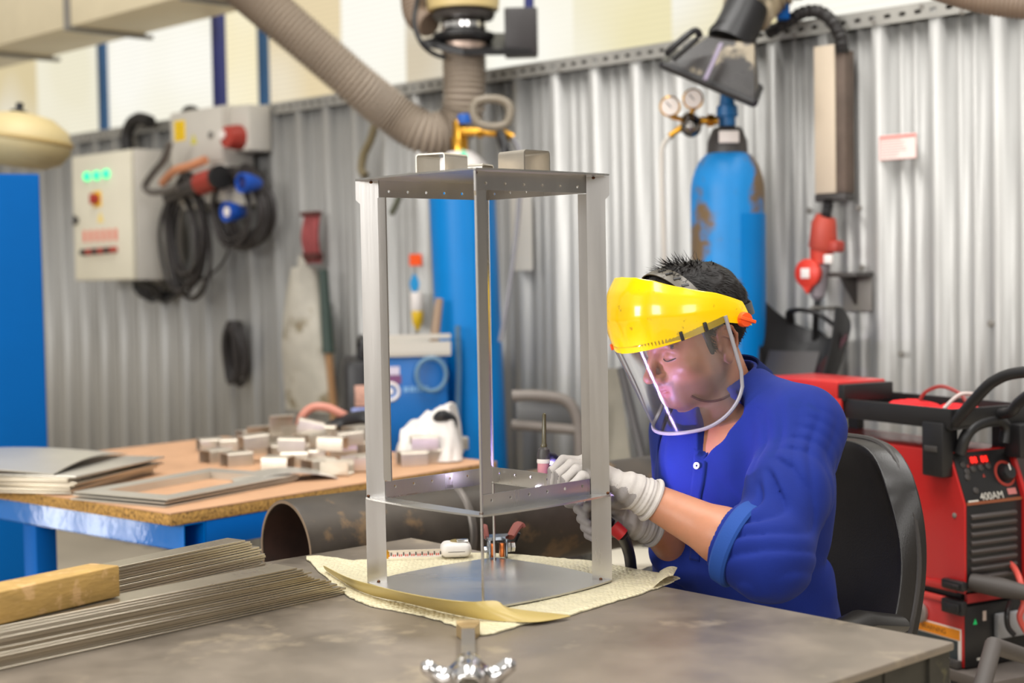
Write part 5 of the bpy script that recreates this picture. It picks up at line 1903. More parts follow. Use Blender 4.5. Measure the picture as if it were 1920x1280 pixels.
b = B(); b.cyl((18 * u_, -.002, 18 * u_), (24 * u_, -.002, 18 * u_), 10 * u_, 6); b.cyl((26 * u_, -.002, 18 * u_), (33 * u_, -.002, 18 * u_), 9.5 * u_, 6); b.cyl((-26 * u_, -.002, 16 * u_), (-18 * u_, -.002, 16 * u_), 6 * u_, 6)
part('nut', b, M_chrome, t)
b = B(); b.tube(spline([(34 * u_, .03, 30 * u_), (50 * u_, .06, 38 * u_), (64 * u_, .08, 44 * u_), (68 * u_, .08, 36 * u_)], 4), [.008 + .004 * i / 12 for i in range(13)], 10, squash=.6)
part('grip', b, mat('dull_red_grip', (128, 62, 52), .6), t)
b = B(); b.tube([(-14 * u_, .02, 32 * u_), (-16 * u_, .03, 48 * u_), (-13 * u_, .04, 54 * u_)], [.005, .007, .005], 8, squash=.6)
part('grip', b, mat('dull_red_grip', (128, 62, 52), .6), t)
b = B(); b.tube(spline([(60 * u_, .08, 30 * u_), (50 * u_, .09, 8 * u_), (44 * u_, .16, 4 * u_)], 5), .008, 8)
part('earth_lead', b, M_black, t)

# ================================================================ sash clamp in the foreground
pf = onz(878, 1194, ZT); pn = onz(879, 1284, ZT)
dn = (pn - pf); Ld = dn.length
Mv_ = frame((pf.x, pf.y, ZT), dn)
t = thing('bar_clamp', 'bright steel bar clamp lying on the table, pointing at the foam sheet corner', 'clamp', M=Mv_)
b = B()
hw = .0095
prof_ = [(-hw, 0), (hw, 0), (hw, .005), (.0035, .007), (.0035, .012), (hw, .014), (hw, .018), (-hw, .018), (-hw, .014), (-.0035, .012), (-.0035, .007), (-hw, .005)]
b.prism(prof_, Ld + .16, Matrix(((0, 0, 1, 0), (1, 0, 0, 0), (0, 1, 0, 0), (0, 0, 0, 1))))
part('rail', b, M_bar, t)
b = B(); b.box2((-.010, -.017, 0), (-.001, .017, .024), bev=.002); b.hexa([(-.001, -.016, .001), (-.001, .016, .001), (.02, .0095, .001), (.02, -.0095, .001), (-.001, -.016, .019), (-.001, .016, .019), (.02, .0095, .0185), (.02, -.0095, .0185)])
part('end_stop', b, mat('tan_end_stop', (176, 152, 110), .4, metal=.6), t)
Fd = Field((Ld - .03, -.075, -.004), (Ld + .10, .075, .07), .0016)
for s_ in (-1, 1):
    Fd.capsule((Ld + .02, 0, .024), (Ld + .012, s_ * .030, .012), .014, .011, k=.008)
    Fd.capsule((Ld + .012, s_ * .030, .012), (Ld + .010, s_ * .050, .026), .010, .011, k=.010)
Fd.capsule((Ld, 0, .022), (Ld + .06, 0, .024), .020, .020, k=.01)
Fd.capsule((Ld + .045, 0, .022), (Ld + .10, 0, .018), .010, .012, k=.004, op='sub')
Fd.half((0, 0, .0008), (0, 0, -1))
V, Q = Fd.mesh(2)
Wt = np.array(WORLD_OF[t]); 
mesh_from('cast_jaw', V, Q, t, M_chrome, world=False)
# ================================================================ red welding machine on its trolley
pm = at(1808, 1000, 3.3)
df = Vector((.464, -.886, 0)).normalized()                 # towards its front
MM = frame((pm.x, pm.y, 0), df)                            # x front, y across to the back right, z up
t = thing('red_welding_machine', 'red welding power source with a slanted black control panel standing on its red cooler unit', 'welding machine', M=MM)
MW = .185                                                  # width
MLn = .58
def mz(py, d=3.3): return at(1808, py, d).z
zt, zb_u = mz(850), mz(1112)
def mp(px, py, x=None, y=None):
    """machine-local point on the plane x= or y= seen at a pixel"""
    I = MM.inverted(); o = I @ CAM; r = I.to_3x3() @ ray(px, py)
    k = (x - o.x) / r.x if x is not None else (y - o.y) / r.y
    return o + r * k
zk = mp(1812, 948, y=0).z                                  # where the slanted panel meets the upright grille
slant = .045
# red side panels (pentagon), left and right
side = [(-MLn, zb_u), (0, zb_u), (0, zk), (-slant, zt - .004), (-MLn, zt - .004)]
XZ = Matrix(((1, 0, 0, 0), (0, 0, 1, 0), (0, 1, 0, 0), (0, 0, 0, 1)))
b = B(); b.prism(side, .006, Matrix.Translation((0, 0, 0)) @ XZ)
for v in b.bm.verts: pass
left = part('side_panel', b, M_red, t)
b = B(); b.prism([(x + (.012 if x > -.1 else 0), z) for x, z in side], .010, Matrix.Translation((0, MW - .010, 0)) @ XZ)
part('side_panel', b, M_red, t)
b = B(); b.box2((-MLn, .001, zt - .008), (-slant, MW - .001, zt), bev=.002)
part('top_panel', b, M_red, t)
b = B(); b.box2((-MLn, .007, zb_u), (-.03, MW - .011, zk), bev=.002)
part('inner_case', b, M_black, t)
b = B(); b.box2((-.10, -.004, zb_u - .002), (.004, -.0005, zb_u + .016)); b.box2((-MLn, -.006, zb_u - .004), (-.02, -.0005, zb_u + .014), bev=.002)
part('lower_flange', b, M_red, t)
q = mp(1790, 966, y=0); b = B(); b.lathe([(.006, 0), (.006, .002), (.003, .004), (0, .004)], Matrix.Translation(q) @ Matrix.Rotation(PI / 2, 4, 'X'), 14)
part('screw', b, M_grey, left)
# slanted control panel
th = math.atan2(slant, zt - zk)
hp_ = math.hypot(slant, zt - zk)
MPn = Matrix.Translation((0, 0, zk)) @ Matrix.Rotation(-th, 4, 'Y')     # local: x out, y across, z up the slope
Wp = MPn
b = B(); b.box2((-.03, .007, 0), (.001, MW - .011, hp_ - .004), bev=.001); b.bm.transform(Wp)
pn = part('control_panel', b, M_black, t)
OUT = FACE_OUT
m_led = M_lamp('red_digits', (255, 40, 30), 1.5)
wI = MW - .018
def pl(u, v): return (.0015, .007 + wI * u, hp_ * v)       # u across, v up the panel
for u in (.33, .52):
    b = B(); b.box(pl(u, .80), (.002, .030, .022), bev=.0004); b.bm.transform(Wp)
    dsp = part('digit_window', b, mat('dim_red_window', (96, 10, 10), .3), pn)
    for k, ch in enumerate('88'):
        pass
    text('digits', '88' if u < .4 else '88', .021, m_led, dsp, Wp @ Matrix.Translation((.0029, .007 + wI * u, hp_ * .80)) @ OUT, .0003)
for u, v in ((.12, .74), (.16, .60), (.28, .64), (.42, .65), (.56, .67), (.14, .50), (.22, .24)):
    b = B(); b.lathe([(.0075, 0), (.0075, .0025), (.006, .0035), (0, .0035)], Wp @ Matrix.Translation((.001, .007 + wI * u, hp_ * v)) @ OUT, 14)
    part('push_button', b, M_dgrey, pn)
for u, v in ((.21, .71), (.14, .56), (.44, .50)):
    b = B(); b.prism([(-.004, -.0035), (.004, -.0035), (0, .0045)], .0006, Wp @ Matrix.Translation((.001, .007 + wI * u, hp_ * v)) @ OUT)
    part('red_mark', b, M_redd, pn)
Tk = Wp @ Matrix.Translation((.001, .007 + wI * .82, hp_ * .50)) @ OUT
b = B(); b.lathe([(.030, 0), (.030, .0015), (.024, .002), (.024, 0)], Tk, 28)
part('dial_ring', b, M_redd, pn)
b = B(); b.lathe([(.019, .001), (.019, .014), (.016, .020), (0, .020)], Tk, 24)
kn = part('dial_knob', b, M_black, pn)
b = B(); b.box((0, .010, .0205), (.003, .014, .001)); b.bm.transform(Tk)
part('dial_pointer', b, M_white, kn) if False else (WORLD_OF.__setitem__(kn, WORLD_OF[kn]), part('dial_pointer', b, M_white, pn))
text('lettering', '400AM', .024, M_greybox, pn, Wp @ Matrix.Translation((.0014, .007 + wI * .48, hp_ * .11)) @ OUT, .0003)
b = B(); b.box(pl(.13, .045), (.001, .030, .006)); b.bm.transform(Wp)
part('small_print', b, M_greybox, pn)
b = B(); b.box(pl(.86, .16), (.001, .026, .014)); b.bm.transform(Wp)
part('badge', b, mat('badge_pink', (196, 120, 116), .5), pn)
b = B(); b.box(pl(.5, .012), (.0012, wI, .007)); b.bm.transform(Wp)
part('orange_line', b, mat('brown_orange_line', (128, 70, 40), .5), pn)
# upright grille
b = B(); b.box2((-.03, .007, zb_u), (.001, MW - .011, zk - .001), bev=.001)
gr = part('front_grille', b, M_black, t)
hg = zk - zb_u
for k in range(8):
    z = zk - .028 - k * (hg * .80 / 8)
    b = B(); b.box((.003, .007 + wI * .47, z), (.010, wI * .82, hg * .048), Matrix.Rotation(R(28), 3, 'Y'), bev=.002)
    part('louvre', b, mat('louvre_grey', (78, 72, 70), .45), gr)
# tray and lid on the top
ztr = mp(1795, 804, y=-.02).z; ztt = mp(1795, 768, y=-.02).z
b = B()
x0, x1 = -MLn - .02, -.012
b.box2((x0, -.022, ztr), (x1, -.014, ztt), bev=.002); b.box2((x0, MW + .014, ztr), (x1, MW + .022, ztt), bev=.002)
b.box2((x0, -.022, ztr), (x0 + .008, MW + .022, ztt), bev=.002); b.box2((x1 - .008, -.022, ztr), (x1, MW + .022, ztt), bev=.002)
b.box2((x0, -.02, ztr - .004), (x1, MW + .02, ztr + .004))
tray = part('top_tray', b, M_black, t)
for (x, y) in ((-.06, .0), (-.06, MW - .02), (-MLn + .02, 0), (-MLn + .02, MW - .02)):
    b = B(); b.box2((x - .02, y, zt), (x + .02, y + .02, ztr - .003))
    part('tray_stay', b, M_black, t)
qr = mp(1586, 745, y=-.02)
zl = mp(1660, 722, y=-.02).z
b = B(); b.box2((qr.x - .30, -.03, ztt - .01), (qr.x - .02, .125, zl), bev=.006)
part('red_lid', b, M_red, t)
b = B(); b.box2((qr.x - .018, -.03, ztt - .006), (qr.x + .005, .125, zl - .006), bev=.003)
part('black_lid_side', b, M_black, t)
b = B(); b.box2((qr.x - .035, -.034, ztr - .02), (qr.x - .004, -.024, ztt), bev=.003)
part('red_hook_strap', b, M_red, t)
# handle bow at the right
P = spline([mp(1782, 800, y=-.01), mp(1800, 780, y=-.01), mp(1845, 730, y=-.01) , mp(1868, 712, y=-.005), mp(1900, 700, y=.0), mp(1960, 694, y=.0)], 6)
b = B(); b.tube([MM @ p for p in P], .0125, 12)
part('push_handle', b, M_black, t, world=True)
P = spline([mp(1868, 776, y=.12), mp(1895, 772, y=.12), mp(1910, 755, y=.12), mp(1935, 735, y=.12)], 6)
b = B(); b.tube([MM @ p for p in P], .0125, 12)
part('push_handle', b, M_black, t, world=True)
P = spline([mp(1800, 850, x=-.03), mp(1812, 815, x=-.02), mp(1835, 795, x=-.02), mp(1868, 788, x=-.02), mp(1886, 800, x=-.02), mp(1884, 830, x=-.02)], 6)
b = B(); b.tube([MM @ p for p in P], .0135, 12)
part('carry_handle', b, M_black, t, world=True)
b = B(); b.box2((-.10, -.03, zt - .055), (-.035, .004, ztr + .01), bev=.004)
cb = part('corner_bracket', b, M_black, t)
b = B(); b.box2((-.09, -.033, zt + .0), (-.05, -.029, zt + .014), bev=.002)
part('bracket_slot', b, M_dgrey, cb)
b = B(); b.box2((-.03, .150, zt - .02), (.02, MW + .02, ztr), bev=.006)
part('end_bracket', b, M_black, t)
# lower cooler unit
zc1, zc0 = mz(1136), mz(1256)
b = B(); b.box2((-MLn, 0, zc0), (-.002, .004, zc1), bev=.001)
cl = part('cooler_side', b, M_red, t)
b = B(); b.box2((-MLn, .005, zc0), (-.01, MW, zc1 - .002), bev=.002)
part('cooler_case', b, M_black, t)
b = B(); b.box2((-.012, .001, zc0), (.001, MW - .002, zc1 - .004), bev=.001)
cf = part('cooler_front', b, M_black, t)
b = B(); b.hexa([(-.004, .004, zc1 + .004), (.004, .004, zc1 + .004), (.004, MW, zc1 + .004), (-.004, MW, zc1 + .004), (-.004, .004, zb_u - .004), (.004, .004, zb_u - .004), (.004, MW, zb_u - .004), (-.004, MW, zb_u - .004)])
part('red_apron', b, mat('dim_red', (150, 30, 32), .4), t)
b = B(); b.box2((-MLn, -.004, zc1 - .004), (-.02, .001, zc1 + .010), bev=.002)
part('cooler_flange', b, mat('light_red', (222, 72, 66), .35), t)
b = B(); b.box2((-MLn + .01, .01, zc1), (-.02, MW - .01, zb_u))
part('dark_gap', b, M_black, t)
q = mp(1727, 1147, y=0); b = B(); b.lathe([(.023, 0), (.023, .008), (.018, .010), (.018, .006), (0, .006)], Matrix.Translation(q) @ Matrix.Rotation(PI / 2, 4, 'X'), 24)
part('filler_cap', b, mat('grey_cap', (140, 130, 124), .5), cl)
# clips joining both units
for (ya, yb) in ((1082, 1112), (1118, 1158)):
    q0, q1 = mp(1768, ya, y=-.012), mp(1816, yb, y=-.012)
    b = B(); b.box2((q0.x, -.02, q1.z), (.012, .0 - .001, q0.z), bev=.005)
    b.box2((q0.x + .015, -.028, q1.z + .006), (.006, -.018, q0.z - .006), bev=.004)
    part('joining_clip', b, M_black, t)
# warning label on the cooler
qa, qb = mp(1700, 1165, y=0), mp(1803, 1190, y=0)
qc = mp(1803, 1243, y=0)
b = B(); b.box2((qb.x - .20, -.0012, qc.z), (qb.x, -.0002, mp(1803, 1180, y=0).z))
wl = part('warning_label', b, M_white, cl)
ztop_l = mp(1803, 1180, y=0).z
b = B(); b.box2((qb.x - .195, -.0018, ztop_l - .026), (qb.x - .004, -.0011, ztop_l - .003))
part('orange_band', b, mat('warning_orange', (240, 146, 20), .5), cl)
b = B(); b.box2((qb.x - .195, -.0018, qc.z + .004), (qb.x - .010, -.0011, ztop_l - .028))
part('dark_panel', b, mat('dark_slate_print', (52, 60, 62), .5), cl)
Mtx = Matrix(((1, 0, 0, qb.x - .085), (0, 0, -1, -.0019), (0, 1, 0, ztop_l - .0145), (0, 0, 0, 1)))
text('lettering', 'WARNING', .016, mat('brown_print', (120, 66, 10), .5), cl, Mtx, .0002)
b = B(); b.prism([(-.008, -.007), (.008, -.007), (0, .008)], .0004, Matrix(((1, 0, 0, qb.x - .145), (0, 0, -1, -.0019), (0, 1, 0, ztop_l - .0145), (0, 0, 0, 1))))
part('warning_triangle', b, M_black, cl)
# cooler front details
b = B(); b.prism([(-.006, -.006), (.006, -.006), (0, .007)], .0006, Matrix.Translation((.0012, .030, zc1 - .040)) @ OUT)
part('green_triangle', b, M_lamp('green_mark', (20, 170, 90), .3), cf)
b = B(); b.box((.0015, .058, zc1 - .030), (.001, .010, .022))
part('small_label', b, mat('beige_print', (190, 172, 160), .5), cf)
b = B(); b.box2((.0012, .085, zc1 - .085), (.016, .20, zc1 - .028), bev=.004)
part('grey_connector_panel', b, mat('connector_grey', (150, 150, 152), .5), cf)
text('lettering', '46', .022, M_white, cf, Matrix.Translation((.0016, .115, zc0 + .030)) @ OUT, .0003)
b = B(); b.box((.0015, .06, zc0 + .016), (.001, .05, .006))
part('small_print', b, M_greybox, cf)
# connectors and cables at the foot of the grille
P = [MM @ Vector(p) for p in ((.0, .02, zb_u + .022), (.06, .05, zb_u + .016), (.12, .10, zb_u + .004))]
b = B(); b.tube(P, [.020, .022, .014], 14)
part('torch_connector', b, mat('dusty_black', (70, 64, 60), .6), t, world=True)
b = B(); b.tube(spline([P[2], P[2] + Vector((.012, .0, -.03)), P[2] + Vector((.012, 0, -.09)), P[2] + Vector((.0, -.02, -.14))], 6), .009, 10)
part('torch_lead', b, mat('grey_lead2', (110, 104, 102), .5), t, world=True)
e = P[2] + Vector((.0, -.02, -.14))
b = B(); b.tube([e, at(1862, 1210, 3.0), at(1838, 1300, 2.9)], [.016, .018, .018], 14)
part('lead_sleeve', b, mat('dusty_sleeve', (82, 76, 72), .6), t, world=True)
b = B(); b.tube([at(1860, 1046, 3.45), at(1874, 1048, 3.42)], [.008, .008], 10)
part('brass_fitting', b, M_brass, t, world=True)
b = B(); b.tube(spline([at(1874, 1047, 3.4), at(1898, 1060, 3.36), at(1913, 1090, 3.3), at(1920, 1130, 3.3), at(1912, 1160, 3.3), at(1935, 1200, 3.3)], 6), .007, 10)
part('red_hose', b, mat('salmon_red_hose', (212, 86, 74), .45), t, world=True)
b = B(); b.tube([at(1878, 1040, 3.5), at(1905, 1048, 3.45), at(1950, 1055, 3.4)], [.018, .02, .02], 12)
part('earth_connector', b, M_black, t, world=True)
b = B(); b.tube(spline([at(1893, 1130, 3.35), at(1888, 1150, 3.3), at(1890, 1175, 3.3), at(1902, 1190, 3.3)], 6), .006, 8)
part('thin_black_lead', b, M_black, t, world=True)
# cart frame
b = B(); b.box2((-MLn - .04, -.02, zc0 - .03), (.10, MW + .10, zc0 - .004), bev=.004)
part('cart_deck', b, mat('dusty_cart', (92, 84, 78), .6, var=.2), t)
b = B(); b.box2((-.04, -.016, zc0 - .002), (-.006, -.002, zc0 + .016), bev=.002)
part('cart_cleat', b, M_dgrey, t)
for (x, y) in ((-.02, .0), (-.02, MW), (-MLn, 0), (-MLn, MW)):
    b = B(); b.box2((x - .012, y - .012, .09), (x + .012, y + .012, zc0 - .031))
    part('cart_post', b, M_black, t)
    b = B(); b.lathe([(0, -.012), (.04, -.012), (.045, -.006), (.045, .006), (.04, .012), (0, .012)], Matrix.Translation((x, y, .045)) @ Matrix.Rotation(PI / 2, 4, 'X'), 20)
    part('wheel', b, M_rubber, t)
# red rags in the tray
rnd = random.Random(6)
for k, (xa, xb, ya, yb_) in enumerate(((-.34, -.18, .01, .16), (-.19, -.04, .03, .17))):
    b = B()
    b.grid(lambda u, v: Vector((xa + (xb - xa) * u, ya + (yb_ - ya) * v, ztr + .006 + (.030 + .012 * k * 0) * (math.sin(PI * u) * math.sin(PI * v)) ** .7 + .008 * mnoise.noise(Vector((u * 6, v * 6, k * 3)))+ .006)), 22, 16, t=.002)
    solo('red_rag', b, M_redcloth, ('crumpled bright red rag in the tray, nearer the red lid', 'crumpled bright red rag in the tray, nearer the push handle')[k], 'rag', M=MM, world=False)
P = spline([mp(1722, 756, y=.10), mp(1735, 735, y=.10), mp(1765, 724, y=.10), mp(1800, 738, y=.10), mp(1815, 760, y=.10)], 7)
b = B(); b.tube([MM @ p for p in P], .0045, 8)
solo('thin_red_lead', b, mat('dull_red_lead', (150, 70, 66), .5), 'thin dull red lead arching out of the black tray', 'cable')
P = spline([mp(1770, 766, y=.02), mp(1788, 748, y=.04), mp(1806, 738, y=.06), mp(1835, 740, y=.1)], 7)
b = B(); b.tube([MM @ p for p in P], .0045, 8)
solo('thin_white_lead', b, mat('dull_white_lead', (206, 188, 182), .5), 'thin whitish lead arching over the black tray', 'cable')
P = spline([at(1899, 960, 3.6), at(1910, 972, 3.6), at(1935, 982, 3.6)], 5)
b = B(); b.tube(P, .006, 8)
solo('thin_white_lead', b, mat('dull_white_lead', (206, 188, 182), .5), 'short whitish lead end right of the red machine', 'cable')
# dark cabinet at the right edge behind the machine
sl_, zl_ = wuv(1897, 842, .30)
b = B(); b.box2((.012, 0, 0), (.30, .55, zl_), bev=.004)
solo('dark_locker', b, mat('dark_brown_locker', (64, 58, 54), .6, var=.1), 'dark brown locker at the right edge behind the red machine', 'locker', M=wframe(sl_, 0, 0), world=False)

# ================================================================ office chair
ch = thing('office_chair', 'black leather office chair the man sits on', 'chair', loc=(.475, 2.82, 0))
cf_ = Vector((-.80, -.60, 0)).normalized()
MC_ = frame((.455, 2.79, 0), cf_)                           # x forward
# backrest: bowed slab
def back(u, v):
    # u across, v up
    wv = .225 * (1 - .0 * v)
    top = 1.0
    a = (u - .5) * 2
    # rounded top outline
    hgt = .365 * (1 - abs(a) ** 4 * .22)
    y = a * wv * (1 - .16 * v ** 3)
    z = .625 + hgt * v
    x = -.185 + .05 * abs(a) ** 2 - .02 * math.sin(PI * v) - .05 * v
    return Vector((x, y, z))
b = B(); b.grid(back, 26, 22, t=.0)
# pad: thicken with roundness
bmesh.ops.recalc_face_normals(b.bm, faces=b.bm.faces)
o = None
b.bm.transform(MC_)
bp = part('backrest', b, M_leather, ch, world=True)
md = bp.modifiers.new('pad', 'SOLIDIFY'); md.thickness = .055; md.offset = 0
md = bp.modifiers.new('round', 'BEVEL'); md.width = .02; md.segments = 3; md.limit_method = 'ANGLE'; md.angle_limit = R(50)
P = [MC_ @ (back(0, v) + Vector((-.012, 0, 0))) for v in [i / 14 for i in range(15)]] + [MC_ @ (back(u, 1) + Vector((-.012, 0, 0))) for u in [i / 20 for i in range(1, 20)]] + [MC_ @ (back(1, 1 - v) + Vector((-.012, 0, 0))) for v in [i / 14 for i in range(15)]]
b = B(); b.tube(P, .007, 8)
part('back_piping', b, mat('dark_piping', (52, 48, 46), .5), ch, world=True)
b = B(); b.box((-.005, 0, .475), (.44, .44, .07), bev=.03, seg=3); b.bm.transform(MC_)
part('seat', b, M_leather, ch, world=True)
for s_ in (-1, 1):
    b = B(); b.tube([MC_ @ Vector(p) for p in ((-.08, s_ * .26, .688), (.02, s_ * .265, .708), (.12, s_ * .26, .692))], [.028, .034, .026], 14, squash=.6)
    ar = part('armrest', b, M_leather, ch, world=True)
    b = B(); b.tube([MC_ @ Vector(p) for p in ((.03, s_ * .262, .69), (.02, s_ * .265, .55), (.0, s_ * .23, .43))], .014, 10)
    part('armrest_post', b, M_black, ar, world=True)
b = B(); b.tube([MC_ @ Vector(p) for p in ((-.05, 0, .43), (-.20, 0, .45), (-.235, 0, .60), (-.215, 0, .72))], .018, 10, squash=.6)
part('back_bracket', b, M_black, ch, world=True)
b = B(); b.cyl(MC_ @ Vector((0, 0, .10)), MC_ @ Vector((0, 0, .44)), .028, 16)
part('gas_column', b, M_black, ch, world=True)
for k in range(5):
    a = 2 * PI * k / 5 + .3
    e_ = Vector((.27 * math.cos(a), .27 * math.sin(a), .07))
    b = B(); b.tube([MC_ @ Vector((0, 0, .10)), MC_ @ e_], [.022, .014], 10); 
    lg = part('leg', b, M_black, ch, world=True)
    b = B(); b.lathe([(0, -.02), (.028, -.02), (.03, 0), (.028, .02), (0, .02)], Matrix.Translation(MC_ @ Vector((e_.x, e_.y, .0301))) @ Matrix.Rotation(PI / 2, 4, 'X') , 16)
    part('caster', b, M_rubber, lg, world=True)
# ================================================================ the welder
def skin_material():
    m = mat('skin', (182, 124, 94), rough=.45, var=.06, vscale=40, bump=.10, bscale=500, sss=.25)
    nt = m.node_tree; N, L = nt.nodes, nt.links
    p = N['Principled BSDF']
    src = p.inputs['Base Color'].links[0].from_socket
    for nm, rgb in (('beard', (112, 84, 76)), ('lips', (172, 98, 88))):
        a = N.new('ShaderNodeAttribute'); a.attribute_name = nm
        mx = N.new('ShaderNodeMix'); mx.data_type = 'RGBA'
        mx.inputs['B'].default_value = S(*rgb)
        L.new(src, mx.inputs['A']); L.new(a.outputs['Fac'], mx.inputs['Factor'])
        src = mx.outputs['Result']
    L.new(src, p.inputs['Base Color'])
    return m
M_skin = skin_material()
M_shirt = mat('royal_blue_cotton', (17, 38, 118), rough=.85, var=.10, vscale=7, bump=.15, bscale=420, spec=.25, sheen=.03, dirt=(8, 38, 104), dirt_amt=.40, dscale=6)
M_collar = mat('navy_rib_collar', (10, 26, 78), rough=.9, spec=.2, var=.08, bump=.15, bscale=400)
M_trouser = mat('navy_work_trousers', (34, 40, 66), rough=.85, var=.1)
M_glove = mat('knitted_glove', (196, 189, 183), rough=.85, var=.08, vscale=30, bump=.35, bscale=600)
M_coat = mat('grey_glove_coating', (142, 135, 132), rough=.6, var=.12, vscale=30, bump=.15, bscale=300)
M_gloved = mat('grey_glove', (150, 146, 148), rough=.7, var=.12, vscale=30, bump=.2, bscale=400)
M_hair = mat('black_brown_hair', (20, 15, 13), rough=.5, var=.3, vscale=60, spec=.25)

AL, TH = R(64), R(19)
f0 = Vector((-math.sin(AL), -math.cos(AL), 0)); l_ = Vector((math.cos(AL), -math.sin(AL), 0))
hf = f0 * math.cos(TH) - Vector((0, 0, math.sin(TH)))
hu = Vector((0, 0, math.cos(TH))) + f0 * math.sin(TH)
HO = at(1312, 644, 2.70)
HM = Matrix(((l_.x, hf.x, hu.x), (l_.y, hf.y, hu.y), (l_.z, hf.z, hu.z)))
def h(l, f, u): return HO + HM @ Vector((l, f, u))

BY = R(56)
bf = Vector((-math.sin(BY), -math.cos(BY), 0)); bl_ = Vector((math.cos(BY), -math.sin(BY), 0))
C7 = at(1374, 706, 2.75)
SL, SR = at(1510, 808, 2.58), at(1288, 812, 2.88)
EL, WL = at(1442, 1048, 2.42), at(1214, 934, 2.53)
ER, WR = at(1300, 1062, 2.85), at(1226, 986, 2.61)
PV = Vector((.475, 2.81, .60))
CH = (SL + SR) / 2 + bf * .02 + Vector((0, 0, -.11))
spine = (C7 - PV).normalized()
TM = Matrix(((bl_.x, 0, 0), (bl_.y, 0, 0), (bl_.z, 0, 0)))
_sf = (bf - spine * bf.dot(spine)).normalized()
_sl = _sf.cross(spine) * -1
if _sl.dot(bl_) < 0: _sl = -_sl
TM = Matrix(((_sl.x, _sf.x, spine.x), (_sl.y, _sf.y, spine.y), (_sl.z, _sf.z, spine.z)))   # left, forward, up the spine
WA = CH.lerp(PV, .55)

person = thing('person', 'man in a royal blue work shirt and pale gloves leaning forward to weld', 'person', loc=(PV.x, PV.y, 0))

# ---- body: one continuous skin
lo = [min(p[i] for p in (HO, C7, SL, SR, EL, WL, ER, WR, PV)) - .16 for i in range(3)]
hi = [max(p[i] for p in (HO, C7, SL, SR, EL, WL, ER, WR, PV)) + .16 for i in range(3)]
lo[2] = .52
fd = Field(lo, hi, .0028)
def he(l, f, u, r, k=.02, op='add', rot=None):
    M = HM if rot is None else HM @ rot
    fd.ell(h(l, f, u), r, M, k, op)
def hc(a, b, ra, rb=None, k=.012, op='add'):
    fd.capsule(h(*a), h(*b), ra, rb, k, op)
fd.ell(CH, (.156, .119, .18), TM, .04)
fd.ell(WA, (.135, .10, .15), TM, .05)
fd.ell(PV, (.15, .11, .12), TM, .05)
fd.capsule(SL.lerp(C7, .1), SR.lerp(C7, .1), .05, .05, .05)
fd.capsule(SL, EL, .052, .042, .03)
fd.capsule(EL, EL.lerp(WL, .35), .043, .045, .02)
fd.capsule(EL.lerp(WL, .35), WL, .045, .029, .02)
fd.capsule(SR, ER, .052, .042, .03)
fd.capsule(ER, WR, .044, .028, .02)
fd.capsule(C7 + Vector((0, 0, -.04)) + bf * .03, h(0, -.012, -.02), .066, .054, .03)
fd.capsule(C7 + bf * .075 + Vector((0, 0, -.05)), h(0, .03, -.055), .04, .036, .03)
# head
he(0, -.006, .050, (.075, .096, .086), .01)
he(0, .040, .005, (.064, .054, .085), .03)
he(0, .036, -.036, (.055, .050, .044), .03)
for s in (-1, 1):
    hc((s * .056, .006, -.024), (s * .020, .072, -.070), .015, .015, .03)
    he(s * .047, .066, -.014, (.020, .018, .015), .022)
hc((-.013, .083, -.071), (.013, .083, -.071), .0155, None, .022)
hc((-.038, .083, .031), (.038, .083, .031), .0125, None, .018)
he(0, .070, -.044, (.034, .030, .028), .02)
for s in (-1, 1):
    he(s * .032, .094, .012, (.017, .013, .012), .012, 'sub')
    he(s * .031, .0785, .011, (.0150, .0125, .0115), .005)
    hc((s * .018, .0905, .008), (s * .045, .0820, .007), .0016, .0012, .002)
hc((0, .091, .028), (0, .119, -.018), .0080, .0092, .010)
he(0, .1205, -.0205, (.0105, .0105, .0095), .008)
for s in (-1, 1):
    he(s * .0125, .1045, -.026, (.0075, .0115, .008), .007)
    he(s * .0065, .1105, -.0345, (.0034, .0055, .0045), .003, 'sub')
hc((0, .106, -.034), (0, .100, -.042), .005, .004, .006)
for s in (-1, 1):
    hc((0, .1030, -.0470), (s * .021, .0920, -.0510), .0055, .0030, .004)
    hc((0, .1000, -.0570), (s * .019, .0905, -.0530), .0062, .0030, .004)
    hc((0, .1075, -.0521), (s * .022, .0955, -.0521), .0016, .0012, .002, 'sub')
# ears
for s in (-1, 1):
    rt = Matrix.Rotation(R(-12), 3, 'X')
    he(s * .0770, -.006, .004, (.0085, .019, .031), .006, 'add', rt)
    helix = [(s * .083, .010, .012), (s * .085, .008, .026), (s * .087, -.004, .034), (s * .089, -.018, .028), (s * .089, -.024, .012), (s * .087, -.020, -.006), (s * .084, -.010, -.020)]
    for a, b2 in zip(helix[:-1], helix[1:]):
        hc(a, b2, .0034, .0034, .003)
    he(s * .0865, -.003, .012, (.006, .010, .014), .004, 'sub')
    he(s * .086, .001, -.004, (.007, .008, .009), .004, 'sub')
    ah = [(s * .0845, .002, .020), (s * .087, -.012, .010), (s * .086, -.012, -.006)]
    for a, b2 in zip(ah[:-1], ah[1:]):
        hc(a, b2, .0028, .0026, .004)
    he(s * .0815, .012, -.002, (.004, .005, .007), .004)
    he(s * .0815, .001, -.026, (.0055, .009, .0095), .005)
V, Q = fd.mesh(2)
body = mesh_from('body', V, Q, person, M_skin)
